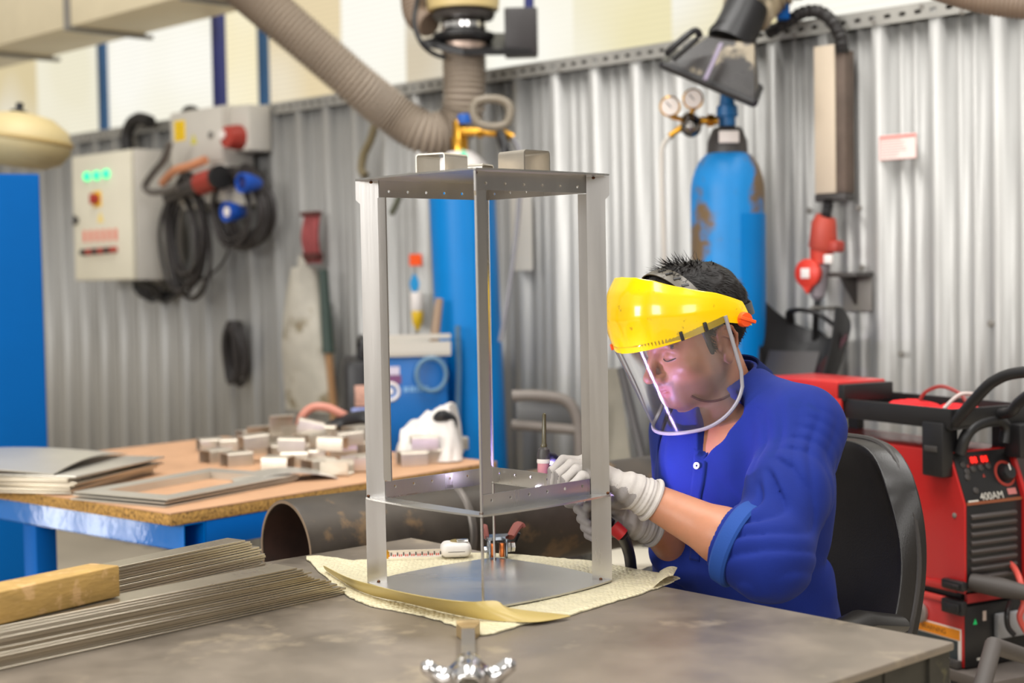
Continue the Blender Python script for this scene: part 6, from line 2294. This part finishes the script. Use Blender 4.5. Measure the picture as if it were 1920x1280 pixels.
# true skin colouring: stubble and lips
HI = np.array(HM.inverted())
def head_local(V):
    return (V - np.array(HO)) @ HI.T
Lh = head_local(V)
def sstep(x, a, b): 
    t = np.clip((x - a) / (b - a), 0, 1); return t * t * (3 - 2 * t)
L0, F0_, U0_ = np.abs(Lh[:, 0]), Lh[:, 1], Lh[:, 2]
beard = sstep(-U0_, .030 + .0 * F0_, .052) * sstep(F0_, -.012, .012) * (U0_ > -.13) * .62
side = sstep(-U0_, -.012, .02) * sstep(F0_, .0, .012) * sstep(-F0_, -.042, -.026) * (U0_ > -.09) * .45
must = sstep(-U0_, .032, .037) * (U0_ > -.048) * (F0_ > .075) * (L0 < .03) * .6
brd = np.clip(np.maximum(np.maximum(beard, side), must), 0, .6)
dl = np.minimum(np.sqrt((U0_ + .0475) ** 2 + (L0 * .22) ** 2), np.sqrt((U0_ + .0565) ** 2 + (L0 * .25) ** 2))
lips = sstep(-dl, -.0085, -.0050) * (F0_ > .086) * (L0 < .026) * .8
brd = brd * (1 - lips)
for nm, arr in (('beard', brd), ('lips', lips)):
    at_ = body.data.attributes.new(nm, 'FLOAT', 'POINT')
    at_.data.foreach_set('value', np.ascontiguousarray(arr, np.float32))
# eyelashes and brows
for s, nm in ((1, 'eyelash'), (-1, 'eyelash')):
    b = B(); b.tube([h(s * l, f, u) for l, f, u in ((.017, .0905, .0060), (.024, .0925, .0035), (.032, .0925, .0030), (.040, .0885, .0042), (.046, .0820, .0060))], .0011, 6)
    part('eyelash', b, M_hair, person, world=True)
    b = B()
    rb = random.Random(5)
    for k in range(70):
        q = rb.random(); l = .012 + .040 * q; u = .028 + .010 * math.sin(PI * min(1, q * 1.1)) + rb.uniform(-.003, .003)
        f = .0955 - .35 * max(0, l - .018) ** 1.15 - .0
        b.tube([h(s * l, f, u), h(s * (l + .006), f - .0015, u + .0022)], .0006, 4)
    part('eyebrow', b, M_hair, person, world=True)
# necklace cord, lying on the skin
from mathutils.bvhtree import BVHTree
bvh_b = BVHTree.FromPolygons([Vector(v) for v in V], [tuple(int(i) for i in q) for q in Q])
P = []
for px, py in ((1296, 742), (1306, 747), (1318, 751), (1332, 752), (1346, 750), (1358, 746), (1370, 739)):
    r_ = ray(px, py).normalized()
    loc_, n_, i_, d_ = bvh_b.ray_cast(CAM, r_)
    if loc_ is not None: P.append(loc_ - r_ * .001)
if len(P) > 2:
    b = B(); b.tube(spline(P, 5), .0024, 6)
    part('neck_cord', b, mat('dark_red_cord', (84, 34, 34), .7), person, world=True)

# ---- hair: cap, then blades on top of it
fh = Field([HO.x - .17, HO.y - .17, HO.z - .12], [HO.x + .17, HO.y + .17, HO.z + .22], .003)
fh.ell(h(0, -.010, .054), (.0815, .1025, .094), HM, .005)
fh.ell(h(0, .03, .105), (.060, .055, .045), HM, .03)
fh.displace(lambda P: np.array([.004 * mnoise.noise(Vector(p) * 55) for p in P]), .02)
pn_ = (HM @ Vector((0, .60, -.80)))
fh.half(h(0, .052, .055), pn_, .006)
for s in (-1, 1):
    fh.ell(h(s * .085, -.006, .002), (.022, .026, .036), HM, .004, 'sub')
    fh.capsule(h(s * .0705, .026, .04), h(s * .0690, .022, -.006), .0085, .005, .006)
V, Q = fh.mesh(1)
rnd = random.Random(12)
bv, bq = [], []
pts = V[np.random.RandomState(3).choice(len(V), 5200, replace=False)]
nb = 0
HOa = np.array(HO)
for p in pts:
    lp = (p - HOa) @ HI.T
    if lp[2] < -.05 or (lp[1] > .055 and lp[2] < .05): continue
    n = np.array([lp[0] / .083 ** 2, (lp[1] + .01) / .104 ** 2, (lp[2] - .054) / .095 ** 2]); n /= np.linalg.norm(n)
    # comb: outwards from the whorl at the back of the crown, raised on top
    top = max(0, n[2] - .80) / .20
    d = np.array([lp[0] * 3.0, .30 + lp[1] * 1.2 if top > .1 else -.55, -.55 * (1 - top)]) + np.array([rnd.uniform(-.35, .35), rnd.uniform(-.35, .35), rnd.uniform(-.25, .25)])
    d -= n * (d @ n) ; d /= np.linalg.norm(d) + 1e-9
    tuft = 1.0 if (top > .35 and -.035 < lp[1] < .035) else 0.0
    up = .22 + .50 * top * tuft + rnd.uniform(-.1, .15)
    ln = .020 + .008 * rnd.random() + (.012 * rnd.random() ** 2 if tuft else 0)
    side = np.cross(n, d); side /= np.linalg.norm(side)
    w = .0011
    prev = lp - n * .003
    ring = []
    for k in range(4):
        t = k / 3
        c = lp - n * .003 + (d * (t * (1 - .25 * t)) + n * up * t * (1 - .35 * t * (1 - tuft))) * ln
        ww = w * (1 - t * .85)
        ring += [c - side * ww, c + side * ww]
    base_i = len(bv)
    bv += [HOa + np.array(HM) @ r for r in ring]
    for k in range(3):
        bq.append([base_i + 2 * k, base_i + 2 * k + 1, base_i + 2 * k + 3, base_i + 2 * k + 2])
Va = np.concatenate([V, np.array(bv)]); Qa = np.concatenate([Q, np.array(bq) + len(V)])
mesh_from('hair', Va, Qa, person, M_hair)

# ---- shirt
lo = [min(p[i] for p in (C7, SL, SR, EL, ER, PV)) - .22 for i in range(3)]
hi = [max(p[i] for p in (C7, SL, SR, EL, ER, PV)) + .20 for i in range(3)]
lo[2] = .50; hi[2] = C7.z + .06
fs = Field(lo, hi, .0036)
fs.ell(CH, (.165, .128, .20), TM, .05)
fs.ell(WA + bf * .015, (.175, .135, .18), TM, .06)
fs.ell(PV + bf * .01, (.175, .135, .15), TM, .06)
fs.ell(CH - bf * .05 + Vector((0, 0, .03)) + bl_ * .02, (.15, .10, .16), TM, .05)
fs.capsule(SL.lerp(C7, .08), SR.lerp(C7, .12), .058, .058, .06)
fs.capsule(SL.lerp(C7, .1), C7 + Vector((0, 0, -.05)), .058, .062, .05)
fs.capsule(C7 + bf * .01 + Vector((0, 0, -.055)), C7 + bf * .02 + Vector((0, 0, -.035)), .080, .072, .05)
CUF = EL.lerp(WL, .27)
fs.capsule(SL, SL.lerp(EL, .5), .064, .067, .04)
fs.capsule(SL.lerp(EL, .5), EL, .067, .066, .03)
fs.capsule(EL, CUF, .066, .060, .025)
fs.capsule(SR, ER, .072, .060, .04)
fs.capsule(ER, ER.lerp(WR, .45), .060, .052, .03)
ax_u = np.array((EL - SL).normalized()); SLa = np.array(SL); lenU = (EL - SL).length
ax_f = np.array((CUF - EL).normalized()); ELa = np.array(EL)
perp = np.cross(ax_u, np.array([0, 0, 1.0])); perp /= np.linalg.norm(perp)
TMi = np.array(TM.inverted()); CHa = np.array(CH)
CRK = np.array(EL.lerp(SL, .12) + (WL - EL).normalized() * .055 + Vector((0, 0, .035)))     # inside of the elbow
def ridge(x):
    return 1 - 2 * np.abs(np.sin(x)) ** .8
def folds(P):
    d = P - SLa
    t = d @ ax_u / lenU
    rad = np.linalg.norm(d - np.outer(d @ ax_u, ax_u), axis=1)
    e = P - ELa
    tf = e @ ax_f
    rf = np.linalg.norm(e - np.outer(tf, ax_f), axis=1)
    inarm = np.maximum(np.clip((.112 - rad) / .03, 0, 1) * np.clip((t + .25) / .15, 0, 1) * np.clip((1.35 - t) / .12, 0, 1), np.clip((.1 - rf) / .02, 0, 1) * np.clip((tf + .08) / .03, 0, 1) * (tf < .13))
    off = 1 - inarm
    ang = (d @ perp) / (rad + 1e-6)
    nz = np.array([mnoise.noise(Vector(p) * 9) for p in P])
    n2 = np.array([mnoise.noise(Vector(p) * 22 + Vector((5, 2, 1))) for p in P])
    r = np.linalg.norm(P - CRK, axis=1)
    w = inarm * np.exp(-(r / .135) ** 2) * (.55 + .9 * np.clip(nz + .3, 0, 1))
    o = .0072 * w * np.clip((.075 - tf) / .02, 0, 1) * ridge(r * 128 + 3.4 * nz + 1.5 * ang) * np.clip((r - .02) / .03, 0, 1)
    # long pulls from the shoulder
    w2 = inarm * np.exp(-((t - .30) / .30) ** 2)
    o += .0020 * w2 * ridge(7 * ang + 5 * t + 2.4 * nz)
    q = (P - CHa) @ TMi.T
    fr = np.clip(q[:, 1] / .03, 0, 1) * off
    o += fr * .0024 * ridge(30 * q[:, 0] + 10 * q[:, 2] + 2.2 * nz) * np.clip((.16 - np.abs(q[:, 2] + .0)) / .12, 0, 1)
    o += off * .0060 * ridge(15 * q[:, 2] + 12 * q[:, 0] + 2.5 * nz) * np.clip((-q[:, 2] - .02) / .12, 0, 1) * (.4 + np.clip(n2 + .4, 0, 1))
    o += .0016 * n2
    return o
fs.displace(folds, .03)
# neck hole and the open V down the chest
fs.capsule(C7 + bf * .03 + Vector((0, 0, -.03)), h(0, -.01, -.03), .067, .075, .008, 'sub')
def surf(f, px, py, a=2.3, b2=3.2):
    r = ray(px, py)
    for i in range(int((b2 - a) / .002)):
        p = CAM + r * (a + .002 * i)
        k = ((np.array(p) - f.lo) / f.h).round().astype(int)
        if (k >= 0).all() and (k < f.n).all() and f.g[k[0], k[1], k[2]] < 0:
            return p
    return None
V0, V1, V2 = surf(fs, 1348, 770), surf(fs, 1336, 806), surf(fs, 1318, 848)
print('neck opening', V0, V1, V2)
if V0 and V1 and V2:
    fs.capsule(V0, V1, .046, .027, .006, 'sub')
    fs.capsule(V1, V2, .027, .010, .004, 'sub')
# clean cuff
_ax = (WL - EL).normalized(); fs.capsule(EL.lerp(WL, .262) + _ax * .075, WL, .074, .05, .004, 'sub')
V, Q = fs.mesh(1)
shirt = mesh_from('shirt', V, Q, person, M_shirt)
from mathutils.bvhtree import BVHTree
bvh = BVHTree.FromPolygons([Vector(v) for v in V], [tuple(int(i) for i in q) for q in Q])
def on_shirt(px, py, off=.0):
    r = ray(px, py).normalized()
    loc, n, i, d = bvh.ray_cast(CAM, r)
    if loc is None: return None, None
    if n.dot(r) > 0: n = -n
    return loc + n * off, n
# turned-up cuff
ax = (WL - EL).normalized()
c0, c1 = EL.lerp(WL, .185), EL.lerp(WL, .315)
b = B(); b.tube([c0, c0.lerp(c1, .15), c0.lerp(c1, .85), c1, c1 - ax * .004], [.071, .0740, .0720, .067, .056], 36)
part('turned_cuff', b, mat('shirt_inside', (20, 66, 142), .85, bump=.15, bscale=420), shirt, world=True)
# placket with buttons
pl_px = [(1318, 846), (1312, 872), (1308, 905), (1304, 945), (1302, 990), (1304, 1050)]
cen_ = []
for px, py in pl_px:
    p, n = on_shirt(px, py, .0016)
    if p is not None: cen_.append((p, n))
if len(cen_) > 2:
    P = spline([c for c, n in cen_], 6)
    def plk(u, v):
        k = min(int(u * (len(P) - 1)), len(P) - 2); f = u * (len(P) - 1) - k
        p = P[k].lerp(P[k + 1], f)
        n = cen_[0][1]
        side = (P[k + 1] - P[k]).cross(n).normalized()
        q = p + side * (.016 * (v - .5) * 2)
        l2, n2, i2, d2 = bvh.find_nearest(q)
        return l2 + (n2 if n2.dot(CAM - l2) > 0 else -n2) * .0022
    b = B(); b.grid(plk, 40, 4, t=.0)
    o = part('placket', b, M_shirt, shirt, world=True)
    o.modifiers.new('cloth', 'SOLIDIFY').thickness = .002
for px, py, rr_ in ((1309, 873, .0062), (1317, 943, .0052)):
    p, n = on_shirt(px, py, .004)
    if p is None: continue
    Mb = Matrix.Translation(p) @ n.to_track_quat('Z', 'Y').to_matrix().to_4x4()
    b = B(); b.lathe([(.0022, .0), (.0022, .0012), (rr_ * .6, .0012), (rr_, .0022), (rr_, .0), (.0022, .0)], Mb, 20)
    part('button', b, M_white, shirt, world=True)
# collar: a standing band with two leaves
NCc = C7 + bf * .036 + Vector((0, 0, -.030))
axn = (h(0, -.012, -.03) - NCc).normalized()
cf1 = (bf - axn * bf.dot(axn)).normalized(); cl1 = bl_ - axn * bl_.dot(axn); cl1.normalize()
def collar(u, v):
    a = (u - .5) * 2 * R(138)                              # 0 at the nape
    open_ = max(0, abs(a) - R(60)) / R(66)
    z = -.004 + .046 * v - .085 * open_ ** 1.4
    rr = 1.0 + .06 * v + .10 * open_ * (.3 + .9 * v)
    p = NCc - cf1 * (.079 * rr * math.cos(a)) + cl1 * (.073 * rr * math.sin(a)) + axn * z
    return p + cf1 * .026 * open_ ** 1.5
b = B(); b.grid(collar, 60, 8, t=.004)
part('collar', b, M_collar, shirt, world=True)
def leaf(u, v):
    a = (u - .5) * 2 * R(138)
    open_ = max(0, abs(a) - R(60)) / R(66)
    rr = 1.08 + .12 * open_
    z = .044 - .083 * open_ ** 1.4
    fall = v * (.030 + .042 * open_)
    p = NCc - cf1 * (.080 * (rr + .26 * v) * math.cos(a)) + cl1 * (.074 * (rr + .24 * v) * math.sin(a)) + axn * (z - fall)
    return p + cf1 * .032 * open_ ** 1.5
b = B(); b.grid(leaf, 60, 8, t=.003)
part('collar_fall', b, M_collar, shirt, world=True)

# ---- trousers and shoes under the table
ft = Field([-.15, 2.2, 0], [.85, 3.1, .75], .008)
HPs = [PV + bl_ * s * .09 + Vector((0, 0, -.03)) for s in (1, -1)]
ft.ell(PV + Vector((0, 0, -.02)), (.175, .135, .11), TM, .03)
KN, AN = [], []
for s, hpv in zip((1, -1), HPs):
    kn = hpv + bf * .38 + bl_ * s * .06 + Vector((0, 0, -.03)); an = Vector((kn.x, kn.y, .13)) + bf * .02
    KN.append(kn); AN.append(an)
    ft.capsule(hpv, kn, .085, .066, .03)
    ft.capsule(kn, an, .064, .050, .02)
V, Q = ft.mesh(2)
mesh_from('trousers', V, Q, person, M_trouser)
for an in AN:
    f2 = Field([an.x - .3, an.y - .3, -.01], [an.x + .3, an.y + .3, .2], .006)
    f2.capsule((an.x, an.y, .11), (an.x, an.y, .06), .045, .042, .02)
    e = Vector((an.x, an.y, .035)) + bf * .16
    f2.capsule((an.x, an.y, .040), e, .045, .040, .02)
    f2.half((0, 0, .002), (0, 0, -1))
    V, Q = f2.mesh(1)
    mesh_from('shoe', V, Q, person, M_black)

# ---- gloves
def hand(name, label, wrist, mcp, fingers, thumb, cuff_from, coat_n, main, coat, parent, rf=.0092):
    allp = [wrist, cuff_from] + list(mcp) + [p for f in fingers for p in f] + list(thumb)
    lo = [min(p[i] for p in allp) - .05 for i in range(3)]; hi = [max(p[i] for p in allp) + .05 for i in range(3)]
    f = Field(lo, hi, .0016)
    for m_ in mcp:
        f.capsule(wrist.lerp(m_, .12), m_, .0165, .0125, .014)
    f.capsule(mcp[0], mcp[-1], .0125, .0115, .010)
    for m_, fg in zip(mcp, fingers):
        ch = [m_] + list(fg)
        rs = [rf * 1.18, rf * 1.05, rf * .98, rf * .85]
        for a, b2, ra, rb in zip(ch[:-1], ch[1:], rs[:-1], rs[1:]):
            f.capsule(a, b2, ra, rb, .0026)
    for a, b2, ra, rb in zip(thumb[:-1], thumb[1:], (.017, .0125, .0105), (.0125, .0108, .0095)):
        f.capsule(a, b2, ra, rb, .006)
    f.capsule(wrist, cuff_from, .030, .034, .012)
    axc = (cuff_from - wrist).normalized(); ca = np.array(cuff_from); axa = np.array(axc)
    f.displace(lambda P: .0011 * np.sin(((P - ca) @ axa) * 900) * (np.abs((P - ca) @ axa) < .03) + .0012 * np.sin(((P - ca) @ axa) * 330 + 3) * (((P - ca) @ axa) > -.07), .01)
    f.half(cuff_from, axc, .004)
    V, Q = f.mesh(1)
    ctr_ = V[Q].mean(1)
    nrm_ = np.cross(V[Q[:, 1]] - V[Q[:, 0]], V[Q[:, 3]] - V[Q[:, 0]]); nrm_ /= np.linalg.norm(nrm_, axis=1)[:, None] + 1e-12
    w_ = (np.array(wrist) + np.array(mcp[0])) / 2
    fm = ((nrm_ @ np.array(coat_n)) > .25) & (((ctr_ - np.array(wrist)) @ axa) < .0)
    o = mesh_from(name, V, Q, parent, [main, coat], face_mat=fm)
    o['label'] = label
    # rolled cuff
    b = B()
    u = axc.orthogonal().normalized(); w2 = axc.cross(u)
    P = [cuff_from + (u * math.cos(a) + w2 * math.sin(a)) * .0345 for a in [2 * PI * i / 32 for i in range(32)]]
    b.tube(P, .0048, 10, closed=True)
    part('glove_cuff', b, main, o, world=True)
    return o
A = at
mcp = [A(1098, 866, 2.557), A(1104, 873, 2.537), A(1110, 883, 2.517), A(1116, 896, 2.501)]
fing = [[A(1056, 862, 2.557), A(1036, 882, 2.551), A(1033, 914, 2.547)],
        [A(1070, 870, 2.533), A(1048, 888, 2.525), A(1044, 920, 2.525)],
        [A(1080, 880, 2.511), A(1060, 898, 2.503), A(1056, 930, 2.503)],
        [A(1092, 892, 2.489), A(1075, 909, 2.481), A(1070, 934, 2.481)]]
thumb = [A(1172, 934, 2.532), A(1134, 944, 2.554), A(1100, 944, 2.567), A(1066, 942, 2.572)]
hand('glove', 'pale knitted glove on the nearer hand, over the frame ring', A(1188, 920, 2.514), mcp, fing, thumb, A(1221, 937, 2.520), (-.75, -.15, -.65), M_glove, M_coat, person, .0084)
mcp = [A(1118, 950, 2.587), A(1120, 966, 2.577), A(1124, 983, 2.570), A(1130, 998, 2.567)]
fing = [[A(1096, 944, 2.567), A(1084, 954, 2.550), A(1098, 966, 2.534)],
        [A(1102, 962, 2.558), A(1090, 972, 2.539), A(1104, 982, 2.526)],
        [A(1108, 979, 2.552), A(1097, 988, 2.534), A(1110, 996, 2.522)],
        [A(1114, 994, 2.550), A(1104, 1002, 2.534), A(1116, 1010, 2.524)]]
thumb = [A(1176, 964, 2.582), A(1150, 950, 2.562), A(1124, 944, 2.552), A(1104, 948, 2.537)]
hand('glove', 'greyer glove on the farther hand, below the frame ring holding the torch', A(1188, 977, 2.590), mcp, fing, thumb, A(1222, 984, 2.607), (-.1, -.9, -.2), M_gloved, M_coat, person, .0084)

# ================================================================ face shield
fsd = thing('face_shield', 'yellow face shield with a clear visor worn low over the man\'s face', 'face shield', M=Matrix(((l_.x, hf.x, hu.x, HO.x), (l_.y, hf.y, hu.y, HO.y), (l_.z, hf.z, hu.z, HO.z), (0, 0, 0, 1))))
CF, AF, ALt = .015, .155, .118                             # centre forward, semi-axes
def ring(phi, u, sc):
    return Vector((ALt * sc * math.sin(phi), CF + (AF - CF) * sc * math.cos(phi), u))
def interp(x, xs, ys):
    for k in range(len(xs) - 1):
        if x <= xs[k + 1]:
            t = (x - xs[k]) / (xs[k + 1] - xs[k]); return ys[k] + (ys[k + 1] - ys[k]) * t
    return ys[-1]
PH = R(116)
def c_bot(phi): return interp(abs(math.degrees(phi)), (0, 60, 92, 116), (.042, .045, .048, .020))
def c_top(phi): return interp(abs(math.degrees(phi)), (0, 25, 45, 70, 92, 116), (.166, .163, .152, .126, .100, .064))
rows_u = [(0, 1.0), (.25, 1.016), (.48, 1.008), (.62, .955), (.645, .948), (.84, .84), (1.0, .69)]
def crown(u, v):
    phi = -PH + 2 * PH * u
    fr = max(0, math.cos(phi))
    bot, top = c_bot(phi), c_top(phi)
    for (a, sa), (c, sc2) in zip(rows_u[:-1], rows_u[1:]):
        if v <= c + 1e-9:
            t = (v - a) / (c - a); sc = sa + (sc2 - sa) * t; break
    sc = 1 - (1 - sc) * (.12 + .88 * fr)
    return ring(phi, bot + (top - bot) * v, sc)
b = B(); b.grid(crown, 84, 24, t=.0024)
cr = part('crown', b, M_yellow, fsd, angle=50)
b = B()
b.tube([crown(u, .64) for u in [i / 60 for i in range(6, 55)]], .0012, 6)
b.tube([crown(i / 60, 1.0) for i in range(61)], .0024, 8)
part('crown_rib', b, M_yellow, cr)
q = ring(R(-10), .095, 1.014)
b = B(); b.lathe([(0, -.004), (.0045, -.004), (.0045, .001), (0, .0015)], Matrix.Translation(q) @ Vector((q.x, q.y - CF, 0)).to_track_quat('Z', 'Y').to_matrix().to_4x4(), 12)
part('rivet_hole', b, M_black, cr)
# side lugs and orange knobs
for s in (-1, 1):
    Mk = Matrix.Translation((s * .113, -.029, .038)) @ Matrix.Rotation(s * PI / 2, 4, 'Y')
    b = B(); b.lathe([(.013, 0), (.0135, .005), (.012, .013), (0, .014)], Mk, 22)
    kb = part('tension_knob', b, M_orange, fsd)
    b = B(); b.box((0, 0, .014), (.006, .033, .011), Matrix.Rotation(R(35), 3, 'Z'), bev=.0015); b.bm.transform(Mk)
    part('knob_wing', b, M_orange, kb)
# visor
def m_visor():
    m = bpy.data.materials.new('clear_visor'); m.use_nodes = True
    nt = m.node_tree; N, L = nt.nodes, nt.links
    N.remove(N['Principled BSDF']); out = N['Material Output']
    tr = N.new('ShaderNodeBsdfTransparent'); tr.inputs['Color'].default_value = (.93, .945, .985, 1)
    gl = N.new('ShaderNodeBsdfAnisotropic'); gl.inputs['Roughness'].default_value = .20; gl.inputs['Color'].default_value = (1, 1, 1, 1)
    gl.inputs['Anisotropy'].default_value = 0.75
    tg = N.new('ShaderNodeTangent'); tg.direction_type = 'RADIAL'; tg.axis = 'Z'; L.new(tg.outputs['Tangent'], gl.inputs['Tangent'])
    df = N.new('ShaderNodeBsdfTranslucent'); df.inputs['Color'].default_value = (.75, .78, .9, 1)
    fr = N.new('ShaderNodeFresnel'); fr.inputs['IOR'].default_value = 1.42
    ad = N.new('ShaderNodeMath'); ad.operation = 'ADD'; ad.inputs[1].default_value = .05; L.new(fr.outputs['Fac'], ad.inputs[0])
    mx = N.new('ShaderNodeMixShader'); L.new(ad.outputs['Value'], mx.inputs['Fac'])
    L.new(tr.outputs['BSDF'], mx.inputs[1]); L.new(gl.outputs['BSDF'], mx.inputs[2])
    m2 = N.new('ShaderNodeMixShader')
    # fine scratches and dust on the sheet
    tc = N.new('ShaderNodeTexCoord'); ns = N.new('ShaderNodeTexNoise'); ns.inputs['Scale'].default_value = 30; ns.inputs['Detail'].default_value = 6
    L.new(tc.outputs['Object'], ns.inputs['Vector'])
    mr = N.new('ShaderNodeMapRange'); mr.inputs['From Min'].default_value = .4; mr.inputs['From Max'].default_value = .75; mr.inputs['To Min'].default_value = .02; mr.inputs['To Max'].default_value = .075
    L.new(ns.outputs['Fac'], mr.inputs['Value']); L.new(mr.outputs['Result'], m2.inputs['Fac'])
    L.new(mx.outputs['Shader'], m2.inputs[1]); L.new(df.outputs['BSDF'], m2.inputs[2])
    L.new(m2.outputs['Shader'], out.inputs['Surface'])
    return m
VP = R(93)
def vis_bot(phi):
    a = abs(phi) / VP
    return -.122 + .078 * (1 - math.sqrt(max(0, 1 - max(0, (a - .52) / .48) ** 2)))
def visor(u, v):
    phi = -VP + 2 * VP * u
    top = c_bot(phi) + .012
    uu = top + (vis_bot(phi) - top) * v
    sc = 1.024 - .22 * max(0, (.052 - uu) / .18) * (.15 + .85 * max(0, math.cos(phi)))
    p = ring(phi, uu, sc)
    return p
b = B(); b.grid(visor, 64, 24)
vz = part('visor', b, m_visor(), fsd, angle=80)
# grey edge trim
b = B()
P = [visor(0, i / 14) for i in range(15)] + [visor(i / 70, 1) for i in range(1, 70)] + [visor(1, 1 - i / 14) for i in range(15)]
b.tube(P, .0036, 8)
part('edge_trim', b, mat('grey_trim', (168, 166, 172), .35, metal=.3), vz)
for phi in (R(58), R(76), R(-58), R(-76)):
    q = ring(phi, c_bot(phi) + .008, 1.035)
    b = B(); b.box(q, (.006, .007, .016), Matrix.Rotation(-phi, 3, 'Z'), bev=.001)
    part('visor_clip', b, M_black, vz)
q = ring(R(-20), .050, 1.035)
b = B(); b.box(q, (.007, .004, .010), Matrix.Rotation(R(26), 3, 'Z') @ Matrix.Rotation(R(35), 3, 'Y'), bev=.001)
part('orange_clip', b, M_orange, vz)
# straps over and around the head
def strap(u, v):
    a = R(-98) + R(196) * u
    rl, ru = .092, .104
    c = Vector((rl * math.sin(a), .012 + .030 * math.cos(a), .052 + ru * math.cos(a)))
    w = .011 + .004 * math.cos(a)
    return c + Vector((0, (v - .5) * 2 * w, -abs(v - .5) * .004))
b = B(); b.grid(strap, 50, 4, t=.0018)
st = part('crown_strap', b, mat('olive_grey_strap', (96, 90, 80), .35, var=.1), fsd)
for k in range(6):
    u = .56 + .058 * k
    p = (strap(u, .5)); p2 = strap(u + .01, .5); n = Vector((p.x, 0, p.z - .05)).normalized()
    tn = (p2 - p).normalized(); sd = n.cross(tn)
    b = B(); b.box((0, 0, .0006), (.0042, .0135, .0012), Matrix.Rotation(R(24), 3, 'Z'))
    b.bm.transform(Matrix(((tn.x, sd.x, n.x, p.x), (tn.y, sd.y, n.y, p.y), (tn.z, sd.z, n.z, p.z), (0, 0, 0, 1))))
    part('strap_slot', b, M_black, st)
b = B(); b.grid(lambda u, v: Vector((.092 * math.sin(R(-100) + R(200) * (u)), -.008 - .108 * math.cos(R(-100) + R(200) * u), .040 + .022 * v - .02 * math.cos(R(-100) + R(200) * u))), 40, 3, t=.002)
part('head_band', b, M_black, fsd)

# ================================================================ welding torch
def px_of(p):
    q = p - CAM
    return 960 + F * q.dot(RT) / q.dot(FWD), 640 - F * q.dot(UP) / q.dot(FWD)
best = min([i / 400 for i in range(401)], key=lambda s: abs(px_of(ML @ Vector((IN * (1 - s) + .009, IN * s + .009, H2 + .006)))[0] - 1019))
PF = ML @ Vector((IN * (1 - best), IN * best, H2 + .006))
OUTW = (ML.to_3x3() @ Vector((1, 1, 0))).normalized()
ARC = PF + OUTW * .013 + Vector((0, 0, .000))
DT = (ARC - CAM).dot(FWD)
print('arc', px_of(ARC), DT)
tc_ = at(1019, 862, DT)
t = thing('welding_torch', 'welding torch with a pink cup and thin upright back cap, held at the frame ring', 'welding torch', loc=tc_)
kt = F / 2.66
def tl(px, py, d=None): return at(px, py, DT if d is None else d)
b = B(); b.tube([tl(1018, 889), tl(1018, 880), tl(1019, 868)], [.0086, .0096, .0104], 20)
part('ceramic_cup', b, mat('pink_ceramic', (222, 150, 160), .4), t, world=True)
b = B(); b.tube([tl(1019, 868), tl(1019, 864), tl(1019, 860)], [.0112, .0116, .0108], 20)
part('white_insulator', b, M_white, t, world=True)
b = B(); b.tube([tl(1019, 860), tl(1019, 852), tl(1019.5, 842), tl(1019.5, 838)], [.0112, .0112, .0098, .0062], 20)
part('torch_head', b, M_dgrey, t, world=True)
b = B(); b.tube([tl(1019.5, 838), tl(1019.5, 834), tl(1020, 830), tl(1020.5, 776), tl(1020.5, 774)], [.0056, .0058, .0042, .0034, .0015], 14)
part('back_cap', b, mat('olive_black_cap', (84, 76, 50), .25), t, world=True)
b = B(); b.tube([tl(1018, 889), ARC + Vector((0, 0, .004))], [.0013, .0006], 8)
part('tungsten', b, M_chrome, t, world=True)
b = B(); b.tube(spline([tl(1022, 853), at(1036, 860, DT + .022), at(1062, 890, DT + .042), at(1094, 938, 2.598), at(1118, 962, 2.560), at(1146, 984, 2.545)], 6), [.0085] * 5 + [.0105] * 26, 14)
hd_ = part('handle', b, mat('dark_blue_black_grip', (28, 30, 44), .5), t, world=True)
b = B(); b.tube([at(1150, 987, 2.544), at(1158, 994, 2.542), at(1168, 1003, 2.542)], [.0125, .0128, .012], 16)
part('red_band', b, mat('red_band', (186, 34, 36), .5), t, world=True)
b = B(); b.tube(spline([at(1166, 1001, 2.545), at(1176, 1025, 2.61), at(1183, 1062, 2.70), at(1188, 1160, 2.80), Vector((.10, 3.0, .4)), Vector((.16, 3.2, .03)), Vector((.50, 3.4, .02))], 8), .0105, 12)
part('torch_cable', b, M_black, t, world=True)

# ---- the arc and its light
b = B(); b.ball(ARC + Vector((0, 0, .001)), .0030, n=12)
M_arc = bpy.data.materials.new('arc_glow'); M_arc.use_nodes = True
pb = M_arc.node_tree.nodes['Principled BSDF']
pb.inputs['Emission Color'].default_value = (.80, .72, 1.0, 1); pb.inputs['Emission Strength'].default_value = 120
b.ball(PF - OUTW * .0035 + Vector((0, 0, -.002)), .0024, n=10)
solo('welding_arc', b, M_arc, 'tiny glaring welding arc under the torch tip on the frame ring', 'arc', M=Matrix.Translation(ARC))
ld = bpy.data.lights.new('arc_light', 'POINT'); ld.energy = 16.5; ld.color = (.62, .46, 1.0); ld.shadow_soft_size = .004
o = bpy.data.objects.new('arc_light', ld); C.objects.link(o); o.location = ARC + Vector((0, 0, .002))
